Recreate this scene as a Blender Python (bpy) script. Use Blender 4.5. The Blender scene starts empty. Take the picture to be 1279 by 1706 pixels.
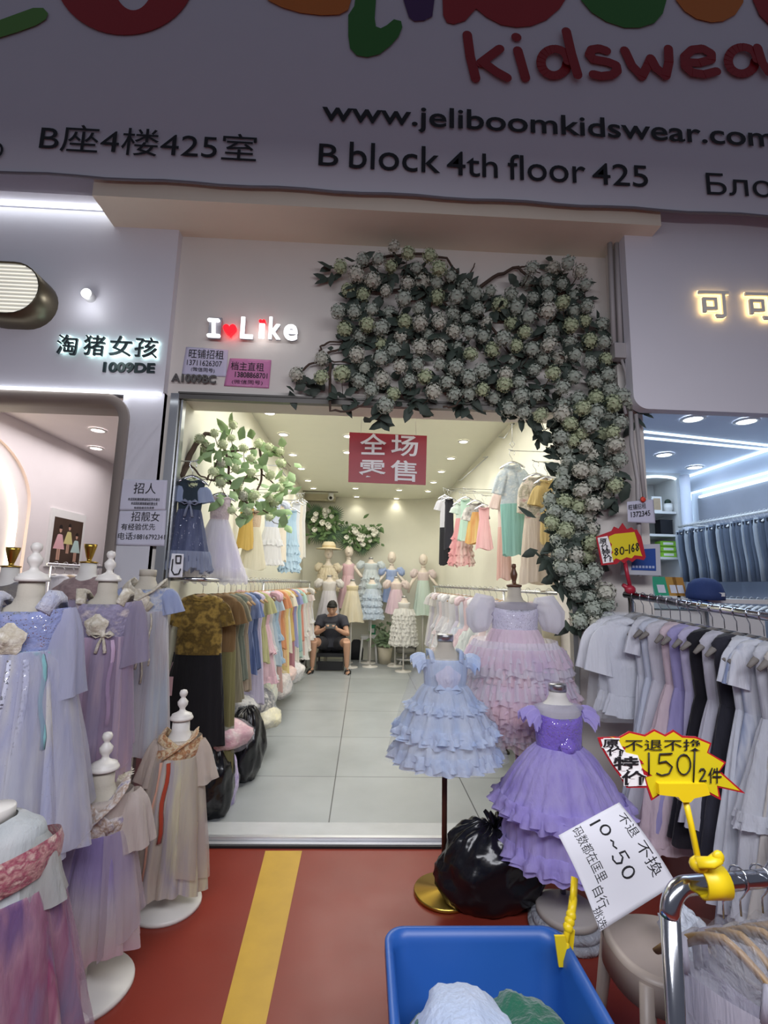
import bpy, math, random
import numpy as np
from mathutils import Vector, Matrix, noise as mnoise
PI = math.pi
SC = bpy.context.scene
COL = SC.collection
rnd = random.Random(7)

# ------------------------------------------------------------------ camera
FPX = 795.0
CX, CY = 639.5, 853.0
EYE = np.array([0.0, 0.0, 1.45])
_D = np.array([606 - CX, -(972 - CY), -FPX]); _D /= np.linalg.norm(_D)
_Z = np.array([766 - CX, -(-4430 - CY), -FPX]); _Z /= np.linalg.norm(_Z)
_Z -= _D * (_Z @ _D); _Z /= np.linalg.norm(_Z)
ROT = np.stack([np.cross(_D, _Z), _D, _Z])            # camera axes -> world axes
cam = bpy.data.cameras.new('camera')
cam.sensor_fit = 'HORIZONTAL'; cam.sensor_width = 36.0
cam.lens = FPX / 1279 * 36.0
cam.clip_start = 0.05
camo = bpy.data.objects.new('camera', cam); COL.objects.link(camo)
M4 = Matrix([[*ROT[0], EYE[0]], [*ROT[1], EYE[1]], [*ROT[2], EYE[2]], [0, 0, 0, 1]])
camo.matrix_world = M4
SC.camera = camo

def at(px, py, Y=None, X=None, Z=None):
    """world point of the surface Y (or X, or Z) = const that the photograph shows at this pixel"""
    v = ROT @ np.array([px - CX, -(py - CY), -FPX])
    if Y is not None: t = Y / v[1]
    elif X is not None: t = X / v[0]
    else: t = (Z - EYE[2]) / v[2]
    return v * t + EYE

# ------------------------------------------------------------------ light
SC.view_settings.view_transform = 'Standard'
SC.view_settings.look = 'None'
SC.view_settings.gamma = 1.0
SC.view_settings.use_curve_mapping = False
SC.view_settings.exposure = 0.0
SC.cycles.use_denoising = True
SC.cycles.max_bounces = 6
SC.cycles.diffuse_bounces = 3
SC.cycles.glossy_bounces = 3
SC.cycles.transmission_bounces = 5
SC.cycles.transparent_max_bounces = 12
SC.cycles.caustics_reflective = False
SC.cycles.caustics_refractive = False
W = bpy.data.worlds.new('world'); SC.world = W
W.use_nodes = True
W.node_tree.nodes['Background'].inputs[0].default_value = (0.62, 0.66, 0.86, 1)
W.node_tree.nodes['Background'].inputs[1].default_value = 0.148

def area(name, loc, target, sx, sy, power, color):
    l = bpy.data.lights.new(name, 'AREA'); l.shape = 'RECTANGLE'
    l.size = sx; l.size_y = sy; l.energy = power; l.color = color
    o = bpy.data.objects.new(name, l); COL.objects.link(o)
    o.location = loc
    d = Vector(target) - Vector(loc)
    o.rotation_euler = d.to_track_quat('-Z', 'Y').to_euler()
    return o
# the market lane's own ceiling lights, behind and above the viewer
area('lane_light', (0.2, -0.35, 2.75), (0.2, 0.85, 0.2), 3.6, 0.7, 108, (0.92, 0.93, 1.0))
# the ceiling lamps of the three shops
area('shop_light', (0.15, 5.8, 3.08), (0.15, 5.8, 0), 1.7, 5.2, 84, (1.0, 0.985, 0.93))
area('shop_light_front', (0.1, 3.75, 3.08), (0.1, 3.75, 0), 1.7, 0.7, 26, (1.0, 0.985, 0.93))
area('pink_shop_light', (-2.6, 4.7, 2.82), (-2.6, 4.7, 0), 1.1, 2.4, 24, (1.0, 0.95, 0.96))
area('denim_shop_light', (3.0, 4.6, 2.92), (3.0, 4.6, 0), 1.6, 2.4, 30, (0.66, 0.82, 1.0))

# ------------------------------------------------------------------ materials
def lin(c):
    if isinstance(c, str):
        c = [int(c[i:i + 2], 16) / 255 for i in (0, 2, 4)]
    return tuple((x / 12.92 if x <= 0.04045 else ((x + 0.055) / 1.055) ** 2.4) for x in c) + (1.0,)

_mats = {}
class NT:
    def __init__(s, m): s.t = m.node_tree; s.n = s.t.nodes
    def new(s, k, **kw):
        n = s.n.new(k)
        for a, v in kw.items(): setattr(n, a, v)
        return n
    def link(s, a, b): s.t.links.new(a, b)

def _start(name):
    m = bpy.data.materials.new(name); m.use_nodes = True
    nt = NT(m); p = nt.n['Principled BSDF']
    return m, nt, p

def mat(name, col, rough=0.5, metal=0.0, var=0.06, scale=6.0, bump=0.0, bscale=40.0, coat=0.0, spec=0.5):
    if name in _mats: return _mats[name]
    m, nt, p = _start(name)
    c = lin(col)
    tc = nt.new('ShaderNodeTexCoord')
    nz = nt.new('ShaderNodeTexNoise'); nz.inputs['Scale'].default_value = scale; nz.inputs['Detail'].default_value = 4
    nt.link(tc.outputs['Object'], nz.inputs['Vector'])
    mx = nt.new('ShaderNodeMix', data_type='RGBA')
    mx.inputs['A'].default_value = tuple(x * (1 - var) for x in c[:3]) + (1,)
    mx.inputs['B'].default_value = tuple(min(1, x * (1 + var)) for x in c[:3]) + (1,)
    nt.link(nz.outputs['Fac'], mx.inputs['Factor'])
    nt.link(mx.outputs['Result'], p.inputs['Base Color'])
    p.inputs['Roughness'].default_value = rough
    p.inputs['Metallic'].default_value = metal
    p.inputs['Specular IOR Level'].default_value = spec
    p.inputs['Coat Weight'].default_value = coat
    if bump:
        nb = nt.new('ShaderNodeTexNoise'); nb.inputs['Scale'].default_value = bscale; nb.inputs['Detail'].default_value = 3
        nt.link(tc.outputs['Object'], nb.inputs['Vector'])
        b = nt.new('ShaderNodeBump'); b.inputs['Strength'].default_value = bump; b.inputs['Distance'].default_value = 0.01
        nt.link(nb.outputs['Fac'], b.inputs['Height']); nt.link(b.outputs['Normal'], p.inputs['Normal'])
    _mats[name] = m
    return m

def emit(name, col, strength):
    if name in _mats: return _mats[name]
    m, nt, p = _start(name)
    p.inputs['Base Color'].default_value = lin(col)
    p.inputs['Emission Color'].default_value = lin(col)
    p.inputs['Emission Strength'].default_value = strength
    _mats[name] = m
    return m

def cloth(name, cols, alpha=1.0, trans=0.25, rough=0.85, mode='streak', glit=0.0, scale=3.0, sheen=0.25, pleat=70.0):
    """woven or tulle fabric. cols: one colour or a list; mode 'streak' spreads them in upright bands round
    the body, 'blotch' as a print, 'ombre' from the hem upwards over the part's own height"""
    if name in _mats: return _mats[name]
    m, nt, p = _start(name)
    if isinstance(cols, str): cols = [cols]
    tc = nt.new('ShaderNodeTexCoord')
    ramp = nt.new('ShaderNodeValToRGB')
    el = ramp.color_ramp.elements
    n = len(cols)
    if n == 1:
        c = lin(cols[0]); cc = [tuple(x * .9 for x in c[:3]) + (1,), tuple(min(1, x * 1.08) for x in c[:3]) + (1,)]
    else: cc = [lin(c) for c in cols]
    lo, hi = (0.3, 0.7) if mode != 'ombre' else (0.05, 0.95)
    for i, c in enumerate(cc):
        pos = lo + (hi - lo) * i / (len(cc) - 1)
        if i < 2: el[i].position = pos; el[i].color = c
        else:
            e = el.new(pos); e.color = c
    nz = nt.new('ShaderNodeTexNoise'); nz.inputs['Detail'].default_value = 3
    mp = nt.new('ShaderNodeMapping')
    nt.link(tc.outputs['Object'], mp.inputs['Vector'])
    if mode == 'ombre':
        sep = nt.new('ShaderNodeSeparateXYZ'); nt.link(tc.outputs['Generated'], sep.inputs[0])
        mp.inputs['Scale'].default_value = (8, 8, 2); nz.inputs['Scale'].default_value = 1
        nt.link(mp.outputs[0], nz.inputs['Vector'])
        ma = nt.new('ShaderNodeMath', operation='MULTIPLY_ADD'); ma.inputs[1].default_value = 0.35; ma.inputs[2].default_value = -0.17
        nt.link(nz.outputs['Fac'], ma.inputs[0])
        ad = nt.new('ShaderNodeMath', operation='ADD'); nt.link(sep.outputs['Z'], ad.inputs[0]); nt.link(ma.outputs[0], ad.inputs[1])
        nt.link(ad.outputs[0], ramp.inputs['Fac'])
    else:
        mp.inputs['Scale'].default_value = (7, 7, 0.8) if mode == 'streak' else (scale * 4,) * 3
        nz.inputs['Scale'].default_value = 1.0 if mode == 'blotch' else scale * .5
        nt.link(mp.outputs[0], nz.inputs['Vector']); nt.link(nz.outputs['Fac'], ramp.inputs['Fac'])
    colout = ramp.outputs['Color']
    p.inputs['Roughness'].default_value = rough
    p.inputs['Sheen Weight'].default_value = sheen
    p.inputs['Specular IOR Level'].default_value = 0.25
    if glit:
        vo = nt.new('ShaderNodeTexVoronoi'); vo.inputs['Scale'].default_value = 110
        nt.link(tc.outputs['Object'], vo.inputs['Vector'])
        lt = nt.new('ShaderNodeMath', operation='LESS_THAN'); lt.inputs[1].default_value = 0.28 * glit
        nt.link(vo.outputs['Distance'], lt.inputs[0])
        mx = nt.new('ShaderNodeMix', data_type='RGBA'); mx.inputs['B'].default_value = (.92, .92, .98, 1)
        nt.link(lt.outputs[0], mx.inputs['Factor']); nt.link(colout, mx.inputs['A'])
        colout = mx.outputs['Result']
        nt.link(lt.outputs[0], p.inputs['Metallic'])
        rr = nt.new('ShaderNodeMath', operation='MULTIPLY_ADD'); rr.inputs[1].default_value = -.6; rr.inputs[2].default_value = rough
        nt.link(lt.outputs[0], rr.inputs[0]); nt.link(rr.outputs[0], p.inputs['Roughness'])
    nt.link(colout, p.inputs['Base Color'])
    nb = nt.new('ShaderNodeTexNoise'); nb.inputs['Scale'].default_value = 1; nb.inputs['Detail'].default_value = 3
    mb = nt.new('ShaderNodeMapping'); mb.inputs['Scale'].default_value = (pleat, pleat, 6 if mode != 'blotch' else pleat)
    nt.link(tc.outputs['Object'], mb.inputs['Vector']); nt.link(mb.outputs[0], nb.inputs['Vector'])
    b = nt.new('ShaderNodeBump'); b.inputs['Strength'].default_value = 0.55; b.inputs['Distance'].default_value = 0.012
    nt.link(nb.outputs['Fac'], b.inputs['Height']); nt.link(b.outputs['Normal'], p.inputs['Normal'])
    out = nt.n['Material Output']
    tr = nt.new('ShaderNodeBsdfTranslucent'); nt.link(colout, tr.inputs['Color'])
    ms = nt.new('ShaderNodeMixShader'); ms.inputs[0].default_value = trans
    nt.link(p.outputs[0], ms.inputs[1]); nt.link(tr.outputs[0], ms.inputs[2])
    if alpha < 1:
        tp = nt.new('ShaderNodeBsdfTransparent')
        m2 = nt.new('ShaderNodeMixShader'); m2.inputs[0].default_value = alpha
        nt.link(tp.outputs[0], m2.inputs[1]); nt.link(ms.outputs[0], m2.inputs[2])
        nt.link(m2.outputs[0], out.inputs['Surface'])
    else: nt.link(ms.outputs[0], out.inputs['Surface'])
    _mats[name] = m
    return m

def film(name, tint='e8ecf4', alpha=0.28, rough=0.12):
    """clear crinkled plastic wrap"""
    if name in _mats: return _mats[name]
    m, nt, p = _start(name)
    p.inputs['Base Color'].default_value = lin(tint); p.inputs['Roughness'].default_value = rough
    tc = nt.new('ShaderNodeTexCoord')
    nb = nt.new('ShaderNodeTexNoise'); nb.inputs['Scale'].default_value = 22; nb.inputs['Detail'].default_value = 4; nb.inputs['Distortion'].default_value = 1.5
    nt.link(tc.outputs['Object'], nb.inputs['Vector'])
    b = nt.new('ShaderNodeBump'); b.inputs['Strength'].default_value = 1.0; b.inputs['Distance'].default_value = 0.02
    nt.link(nb.outputs['Fac'], b.inputs['Height']); nt.link(b.outputs['Normal'], p.inputs['Normal'])
    tp = nt.new('ShaderNodeBsdfTransparent'); ms = nt.new('ShaderNodeMixShader'); ms.inputs[0].default_value = alpha
    nt.link(tp.outputs[0], ms.inputs[1]); nt.link(p.outputs[0], ms.inputs[2])
    nt.link(ms.outputs[0], nt.n['Material Output'].inputs['Surface'])
    _mats[name] = m
    return m

# ------------------------------------------------------------------ mesh building
class MB:
    def __init__(s): s.v = []; s.f = []; s.sm = []; s.mi = []; s.cur = 0
    def add(s, verts, faces, smooth=True):
        b = len(s.v)
        s.v.extend([(float(a[0]), float(a[1]), float(a[2])) for a in verts])
        for f in faces: s.f.append([i + b for i in f]); s.sm.append(smooth); s.mi.append(s.cur)
        return s
    def box(s, c, size, rz=0.0, M=None):
        x, y, z = [a / 2 for a in size]
        vs = [Vector((i * x, j * y, k * z)) for k in (-1, 1) for j in (-1, 1) for i in (-1, 1)]
        R = M if M is not None else Matrix.Rotation(rz, 3, 'Z')
        vs = [R @ v + Vector(c) for v in vs]
        return s.add(vs, [(0, 2, 3, 1), (4, 5, 7, 6), (0, 1, 5, 4), (2, 6, 7, 3), (0, 4, 6, 2), (1, 3, 7, 5)], False)
    def rings(s, rings, cap0=False, cap1=False, smooth=True, closed=True):
        n = len(rings[0]); vs = [p for r in rings for p in r]; fs = []
        for k in range(len(rings) - 1):
            a, b = k * n, (k + 1) * n
            for i in range(n if closed else n - 1):
                j = (i + 1) % n
                fs.append((a + i, a + j, b + j, b + i))
        if cap0: fs.append(tuple(reversed(range(n))))
        if cap1: fs.append(tuple(range((len(rings) - 1) * n, len(rings) * n)))
        return s.add(vs, fs, smooth)
    def lathe(s, prof, c=(0, 0, 0), n=24, sx=1, sy=1, caps=True):
        R = []
        for r, z in prof:
            R.append([(c[0] + r * sx * math.cos(2 * PI * i / n), c[1] + r * sy * math.sin(2 * PI * i / n), c[2] + z) for i in range(n)])
        return s.rings(R, caps, caps)
    def tube(s, pts, r, n=8, caps=True, flat=1.0):
        P = [Vector(p) for p in pts]; m = len(P)
        rr = r if isinstance(r, (list, tuple)) else [r] * m
        T = []
        for i in range(m):
            d = P[min(i + 1, m - 1)] - P[max(i - 1, 0)]
            T.append(d.normalized() if d.length > 1e-9 else Vector((0, 0, 1)))
        u = T[0].orthogonal().normalized(); R = []
        for i in range(m):
            u = u - T[i] * u.dot(T[i])
            u = u.normalized() if u.length > 1e-6 else T[i].orthogonal().normalized()
            w = T[i].cross(u)
            R.append([P[i] + (u * math.cos(2 * PI * k / n) + w * flat * math.sin(2 * PI * k / n)) * rr[i] for k in range(n)])
        return s.rings(R, caps, caps)
    def ball(s, c, r, n=12, sz=(1, 1, 1)):
        R = []
        m = max(5, n // 2 + 1)
        for k in range(m):
            a = PI * (k + 0.02) / (m - 1 + 0.04) - PI / 2
            R.append([(c[0] + r * sz[0] * math.cos(a) * math.cos(2 * PI * i / n), c[1] + r * sz[1] * math.cos(a) * math.sin(2 * PI * i / n), c[2] + r * sz[2] * math.sin(a)) for i in range(n)])
        return s.rings(R, True, True)
    def sheet(s, fn, nu, nv, thick=0.0):
        g = [[Vector(fn(i / nu, j / nv)) for i in range(nu + 1)] for j in range(nv + 1)]
        vs = [p for r in g for p in r]
        idx = lambda i, j: j * (nu + 1) + i
        fs = [(idx(i, j), idx(i + 1, j), idx(i + 1, j + 1), idx(i, j + 1)) for j in range(nv) for i in range(nu)]
        return s.add(vs, fs)
    def slab(s, poly, n, t):
        """flat outline poly (points), thickened by t along -n"""
        n = Vector(n).normalized(); k = len(poly)
        a = [Vector(p) for p in poly]; b = [p - n * t for p in a]
        fs = [tuple(range(k)), tuple(reversed(range(k, 2 * k)))]
        for i in range(k):
            j = (i + 1) % k; fs.append((i, i + k, j + k, j))
        return s.add(a + b, fs, False)
    def build(s, name, m, parent=None, loc=None):
        me = bpy.data.meshes.new(name)
        me.from_pydata(s.v, [], s.f)
        for x in (m if isinstance(m, (list, tuple)) else [m]): me.materials.append(x)
        me.polygons.foreach_set('use_smooth', s.sm)
        if any(s.mi): me.polygons.foreach_set('material_index', s.mi)
        me.update()
        o = bpy.data.objects.new(name, me); COL.objects.link(o)
        if parent is not None: o.parent = parent
        if loc is not None: o.location = loc
        return o

def tag(o, label=None, cat=None, group=None, kind=None):
    if label: o['label'] = label
    if cat: o['category'] = cat
    if group: o['group'] = group
    if kind: o['kind'] = kind
    return o
def thing(name, label, cat, loc=(0, 0, 0), rz=0.0, group=None):
    o = bpy.data.objects.new(name, None); COL.objects.link(o)
    o.location = tuple(float(a) for a in loc); o.rotation_euler = (0, 0, rz)
    o.empty_display_size = 0.1
    return tag(o, label, cat, group)
def struct(o): o['kind'] = 'structure'; return o
KIDS = {}
def dup(root, loc, rz=0.0, label=None, group=None, mats=None, scale=None):
    """copy of a thing with its parts and sub-parts; mats maps a part name to another material"""
    def cp(o, par):
        c = o.copy(); COL.objects.link(c)
        if par is not None: c.parent = par
        base = o.name.split('.')[0]
        if mats and base in mats and c.type == 'MESH':
            c.material_slots[0].link = 'OBJECT'; c.material_slots[0].material = mats[base]
        for ch in o.children: cp(ch, c)
        return c
    r = cp(root, None)
    r.location = tuple(float(a) for a in loc); r.rotation_euler = (0, 0, rz)
    if label: r['label'] = label
    if group: r['group'] = group
    if scale: r.scale = scale
    return r

def bx(name, lo, hi, m, parent=None):
    return MB().box([(a + b) / 2 for a, b in zip(lo, hi)], [abs(b - a) for a, b in zip(lo, hi)]).build(name, m, parent)

# lettering --------------------------------------------------------
_tx = {}
def glyphs(s, fat):
    if (s, fat) in _tx: return _tx[(s, fat)]
    c = bpy.data.curves.new('lettering', 'FONT'); c.body = s; c.offset = fat; c.resolution_u = 4
    c.dimensions = '2D'; c.fill_mode = 'FRONT'
    o = bpy.data.objects.new('lettering', c); COL.objects.link(o)
    dg = bpy.context.evaluated_depsgraph_get()
    me = bpy.data.meshes.new_from_object(o.evaluated_get(dg))
    v = np.array([x.co[:2] for x in me.vertices]); f = [tuple(p.vertices) for p in me.polygons]
    ed = {}
    for p in f:
        for i in range(len(p)):
            e = (p[i], p[(i + 1) % len(p)])
            if (e[1], e[0]) in ed: del ed[(e[1], e[0])]
            else: ed[e] = 1
    bpy.data.objects.remove(o); bpy.data.curves.remove(c); bpy.data.meshes.remove(me)
    _tx[(s, fat)] = (v, f, list(ed))
    return _tx[(s, fat)]
def text(name, s, p0, p1, up, m, parent=None, t=0.0015, fat=0.0):
    """lettering s whose lower corners are p0, p1 and whose height is the vector up, raised t off its surface"""
    v, f, ed = glyphs(s, fat)
    lo, hi = v.min(0), v.max(0)
    p0, p1, up = Vector(p0), Vector(p1), Vector(up)
    u = (p1 - p0); n = u.cross(up).normalized()
    w = [(a - lo) / (hi - lo) for a in v]
    front = [p0 + u * float(a[0]) + up * float(a[1]) + n * t for a in w]
    k = len(front)
    back = [p - n * (t * .95) for p in front]
    fs = list(f) + [(b, a, a + k, b + k) for a, b in ed]
    b = MB(); b.add([q - p0 for q in front + back], fs, False)
    o = b.build(name, m, parent)
    o.location = p0 if parent is None else p0 - Vector(parent.location)
    return o
def textpx(name, s, a, b, h, Y, m, parent=None, t=0.002, fat=0.0):
    p0, p1 = at(*a, Y=Y), at(*b, Y=Y)
    up = at(a[0], a[1] - h, Y=Y) - p0; up[0] *= 0.0
    return text(name, s, p0, p1, up, m, parent, t, fat)
def strokes(name, lines, width, n, m, parent=None, t=0.0015, thick=None):
    """brush or marker strokes: each a list of world points on one surface with normal n; round ends"""
    n = Vector(n).normalized(); b = MB(); o0 = Vector(lines[0][0])
    h = width / 2
    for ln in lines:
        P = [Vector(p) - o0 + n * t for p in ln]
        for i, p in enumerate(P):
            a = n.orthogonal().normalized(); c = n.cross(a)
            K = 12
            p = p + n * (.00004 * len(b.f)); top = [p + (a * math.cos(2 * PI * k / K) + c * math.sin(2 * PI * k / K)) * h for k in range(K)]
            b.slab(top, n, t * .9)
            if i:
                q = P[i - 1] + n * (.00004 * len(b.f)); p = P[i] + n * (.00004 * len(b.f)); d = (p - q)
                if d.length < 1e-6: continue
                w = n.cross(d.normalized()) * h
                b.slab([q - w, p - w, p + w, q + w], n, t * .9)
    o = b.build(name, m, parent)
    o.location = o0 if parent is None else o0 - Vector(parent.location)
    return o
def arc(cx, cy, rx, ry, a0=0, a1=360, n=20):
    return [(cx + rx * math.cos(math.radians(a0 + (a1 - a0) * i / n)), cy + ry * math.sin(math.radians(a0 + (a1 - a0) * i / n))) for i in range(n + 1)]
# ------------------------------------------------------------------ setting
F = 2.94                                   # plane of the shop front
XL, XR, YB, ZC = -1.2, 1.48, 9.45, 3.15    # the shop's inside
cream = mat('cream paint', 'ece2cd', .75, var=.03, bump=.05)
frontpaint = mat('front paint', 'e2dcd4', .7, var=.03, bump=.04)
warmwall = mat('warm wall paint', 'e5e3d2', .7, var=.03)
white_panel = mat('white panel', 'e4e3ea', .45, var=.02)
pinkwall = mat('pale pink plaster', 'e6dfe0', .8, var=.03)
bluewhite = mat('cool white paint', 'd3daea', .5, var=.02)
alu = mat('aluminium', 'b9bbbd', .3, .9, var=.05)
darkalu = mat('dark aluminium', '6d6a66', .4, .7)
chrome = mat('polished steel', 'c9cbd0', .16, 1.0, var=.03)
brass = mat('brass', 'c9a64e', .28, 1.0, var=.05)
blackp = mat('black plastic', '15151a', .35)
whitep = mat('white plastic', 'e8e8e6', .35)
wood = mat('hanger wood', 'a98a63', .5, var=.2, scale=14)
darkwood = mat('dark turned wood', '5b3a26', .4, var=.2)
ink = mat('black ink', '17161b', .6)
paper_grey = mat('lavender white paper', 'c6c5d4', .7, var=.02)
paper = mat('white paper', 'e9e8ee', .7, var=.02)

# red floor of the lane
def red_floor():
    m, nt, p = _start('red floor paint')
    tc = nt.new('ShaderNodeTexCoord'); nz = nt.new('ShaderNodeTexNoise'); nz.inputs['Scale'].default_value = 1.6; nz.inputs['Detail'].default_value = 6
    nt.link(tc.outputs['Object'], nz.inputs['Vector'])
    r = nt.new('ShaderNodeValToRGB'); r.color_ramp.elements[0].position = .3; r.color_ramp.elements[1].position = .75
    r.color_ramp.elements[0].color = lin('7c2f24'); r.color_ramp.elements[1].color = lin('8b382c')
    nt.link(nz.outputs['Fac'], r.inputs['Fac']); nt.link(r.outputs['Color'], p.inputs['Base Color'])
    n2 = nt.new('ShaderNodeTexNoise'); n2.inputs['Scale'].default_value = 5; n2.inputs['Detail'].default_value = 5
    nt.link(tc.outputs['Object'], n2.inputs['Vector'])
    ma = nt.new('ShaderNodeMapRange'); ma.inputs['To Min'].default_value = .2; ma.inputs['To Max'].default_value = .45
    nt.link(n2.outputs['Fac'], ma.inputs['Value']); nt.link(ma.outputs[0], p.inputs['Roughness']); p.inputs['Specular IOR Level'].default_value = .3
    return m
def tile_floor():
    m, nt, p = _start('grey floor tiles')
    tc = nt.new('ShaderNodeTexCoord'); mp = nt.new('ShaderNodeMapping')
    mp.inputs['Location'].default_value = (.17 + .94 * 4, -3.865 + .94 * 4, 0)
    nt.link(tc.outputs['Object'], mp.inputs['Vector'])
    b = nt.new('ShaderNodeTexBrick'); b.offset = 0; b.inputs['Scale'].default_value = 1
    b.inputs['Brick Width'].default_value = .94; b.inputs['Row Height'].default_value = .94; b.inputs['Mortar Size'].default_value = .004
    b.inputs['Color1'].default_value = lin('a4a8aa'); b.inputs['Color2'].default_value = lin('9da2a4'); b.inputs['Mortar'].default_value = lin('55575a')
    nt.link(mp.outputs[0], b.inputs['Vector'])
    nz = nt.new('ShaderNodeTexNoise'); nz.inputs['Scale'].default_value = 2; nz.inputs['Detail'].default_value = 6
    nt.link(tc.outputs['Object'], nz.inputs['Vector'])
    mx = nt.new('ShaderNodeMix', data_type='RGBA', blend_type='OVERLAY'); mx.inputs['Factor'].default_value = .25
    nt.link(b.outputs['Color'], mx.inputs['A']); nt.link(nz.outputs['Fac'], mx.inputs['B'])
    nt.link(mx.outputs['Result'], p.inputs['Base Color']); p.inputs['Roughness'].default_value = .32
    return m
b = MB(); b.box((0, -.06, -.05), (13, 5.96, .1)); struct(b.build('floor_lane', red_floor()))
b = MB(); b.box(((XL + XR) / 2, (2.97 + YB) / 2, -.045), (XR - XL + .2, YB - 2.97, .1)); struct(b.build('floor_shop', tile_floor()))
b = MB(); b.box((-4, 6, -.05), (5.4, 6.2, .1)); struct(b.build('floor_pink_shop', mat('pale floor', 'b9b0ac', .35)))
b = MB(); b.box((4.2, 6, -.05), (5.2, 6.2, .1)); struct(b.build('floor_denim_shop', mat('pale blue floor', 'a9b0ba', .3)))
def P0(x, y): return Vector(at(x, y, Z=0))
stripe = [P0(442, 1418), P0(366, 1715), P0(441, 1715), P0(503, 1418)]
b = MB(); b.slab([p + Vector((0, 0, .002)) for p in stripe], (0, 0, 1), .0015)
struct(b.build('trim_1', mat('yellow road paint', 'bf9628', .45, var=.15, scale=9)))

# the shop's room
struct(bx('wall_left', (XL - .08, F + .04, 0), (XL, YB, ZC), warmwall))
struct(bx('wall_right', (XR, 3.0, 0), (XR + .08, YB, ZC), warmwall))
struct(bx('ceiling', (XL - .08, 3.2, ZC), (XR + .08, YB + .1, ZC + .08), mat('shop ceiling', 'eeeddb', .8, var=.02)))
# back wall, with the rounded far corner
pts = [(XL, YB)] + [(XR - .75 + .75 * math.sin(a), YB - .75 + .75 * math.cos(a)) for a in np.linspace(0, PI / 2, 14)]
b = MB(); o_ = [(x, y + .1) if i == 0 else (x + .1, y + .1) for i, (x, y) in enumerate(pts)]
b.rings([[(x, y, 0) for x, y in pts], [(x, y, ZC) for x, y in pts]], closed=False)
struct(b.build('wall_back', warmwall))
b = MB(); b.box((-.93, 9.3, 3.09), (.62, .26, .12)); b.box((-.93, 9.15, 3.03), (.62, .03, .02)); struct(b.build('trim_2', mat('vent slot', 'cfc7aa', .6)))
b = MB(); b.box((-.9, 8.9, 3.146), (.72, .05, .01)); struct(b.build('trim_3', mat('dark slot', '6f6752', .6)))
# front wall
def fxz(px, py, Y=F): p = at(px, py, Y=Y); return p
zl = 2.6
struct(bx('wall_front', (-1.5, F, zl), (1.76, F + .26, 3.86), frontpaint))
struct(bx('wall_jamb_left', (-1.29, F, 0), (XL + .004, F + .05, zl), frontpaint))
struct(bx('wall_pillar_right', (1.30, F, 0), (1.80, F + .26, zl), frontpaint))
struct(bx('wall_pillar_left', (-1.53, 2.9, 0), (-1.28, 3.2, 2.62), white_panel))
# beam and soffit under the banner
zb = float(at(750, 352, Y=2.6)[2])
b = MB(); b.box((.05, (2.625 + F) / 2, zb + .09), (3.5, F - 2.625, .18)); struct(b.build('ceiling_soffit', cream))
struct(bx('wall_return_right', (1.6, 2.86, 2.6), (1.76, F + .02, zb), frontpaint))
# window frame of the opening: rail along the top, jamb profile
b = MB(); b.box((.05, F - .015, 2.585), (2.5, .04, .03)); b.box((.05, F - .02, 2.61), (2.5, .03, .012)); struct(b.build('trim_4', darkalu))
b = MB(); b.box((-1.215, F - .02, 1.3), (.05, .05, 2.6)); b.box((-1.178, F + .01, 1.3), (.012, .05, 2.6)); struct(b.build('trim_5', alu))
b = MB(); b.box((1.285, F - .01, 1.3), (.03, .05, 2.6)); struct(b.build('trim_6', alu))
marble = mat('grey marble sill', 'c2c4c6', .2, var=.12, scale=8)
struct(bx('trim_7', (-1.2, 2.97, 0), (1.3, 3.13, .022), marble))
b = MB(); b.box((.05, 2.955, .014), (2.5, .035, .028)); b.box((.05, 2.915, .008), (2.5, .03, .016))
b.box((.05, 2.935, .02), (2.5, .006, .03)); struct(b.build('trim_8', mat('sill metal', 'd4d5d8', .3, .6)))
struct(bx('trim_9', (-1.2, 2.885, 0), (1.3, 2.9, .012), mat('black rubber', '1b1a1c', .6)))

# ------------------------------------------------------------------ pink neighbour shop
ZL = float(at(150, 650, Y=2.88)[2]); ZT = float(at(150, 357, Y=2.88)[2])
XE = float(at(287, 500, Y=2.88)[0])
struct(bx('wall_fascia_left', (-5, 2.88, ZL), (XE, 3.0, ZT + .02), white_panel))
struct(bx('trim_10', (-5, 2.78, ZT + .05), (XE, 3.0, ZT + .45), white_panel))
led = emit('white strip light', 'f4f8ff', 3.2)
def led_strip(name, label, lo, hi, m=led, group=None):
    o = thing(name, label, 'strip light', ((lo[0] + hi[0]) / 2, lo[1], lo[2]), 0, group)
    c = o.location
    b = MB(); b.box((0, 0, .0), [abs(h - l) for l, h in zip(lo, hi)]); b.build('diffuser', m, o)
    return o
led_strip('strip_light', 'long white strip light along the top edge of the grey-white fascia', (-5, 2.865, ZT + .035), (XE - .01, 2.88, ZT + .05))
led_strip('strip_light', 'white strip light along the bottom edge of the fascia above the arched shop window', (-5, 2.87, ZL - .012), (XE - .01, 2.895, ZL + .002))
for zz, dz, e in ((ZT + .03, -.4, 1.2), (ZL - .02, -.6, .4)):
    area('strip_glow', (-2.3, 2.82, zz), (-2.3, 2.94 if dz < -.45 else 2.87, zz + dz), 2.2, .02, e, (.9, .95, 1.0))
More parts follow.
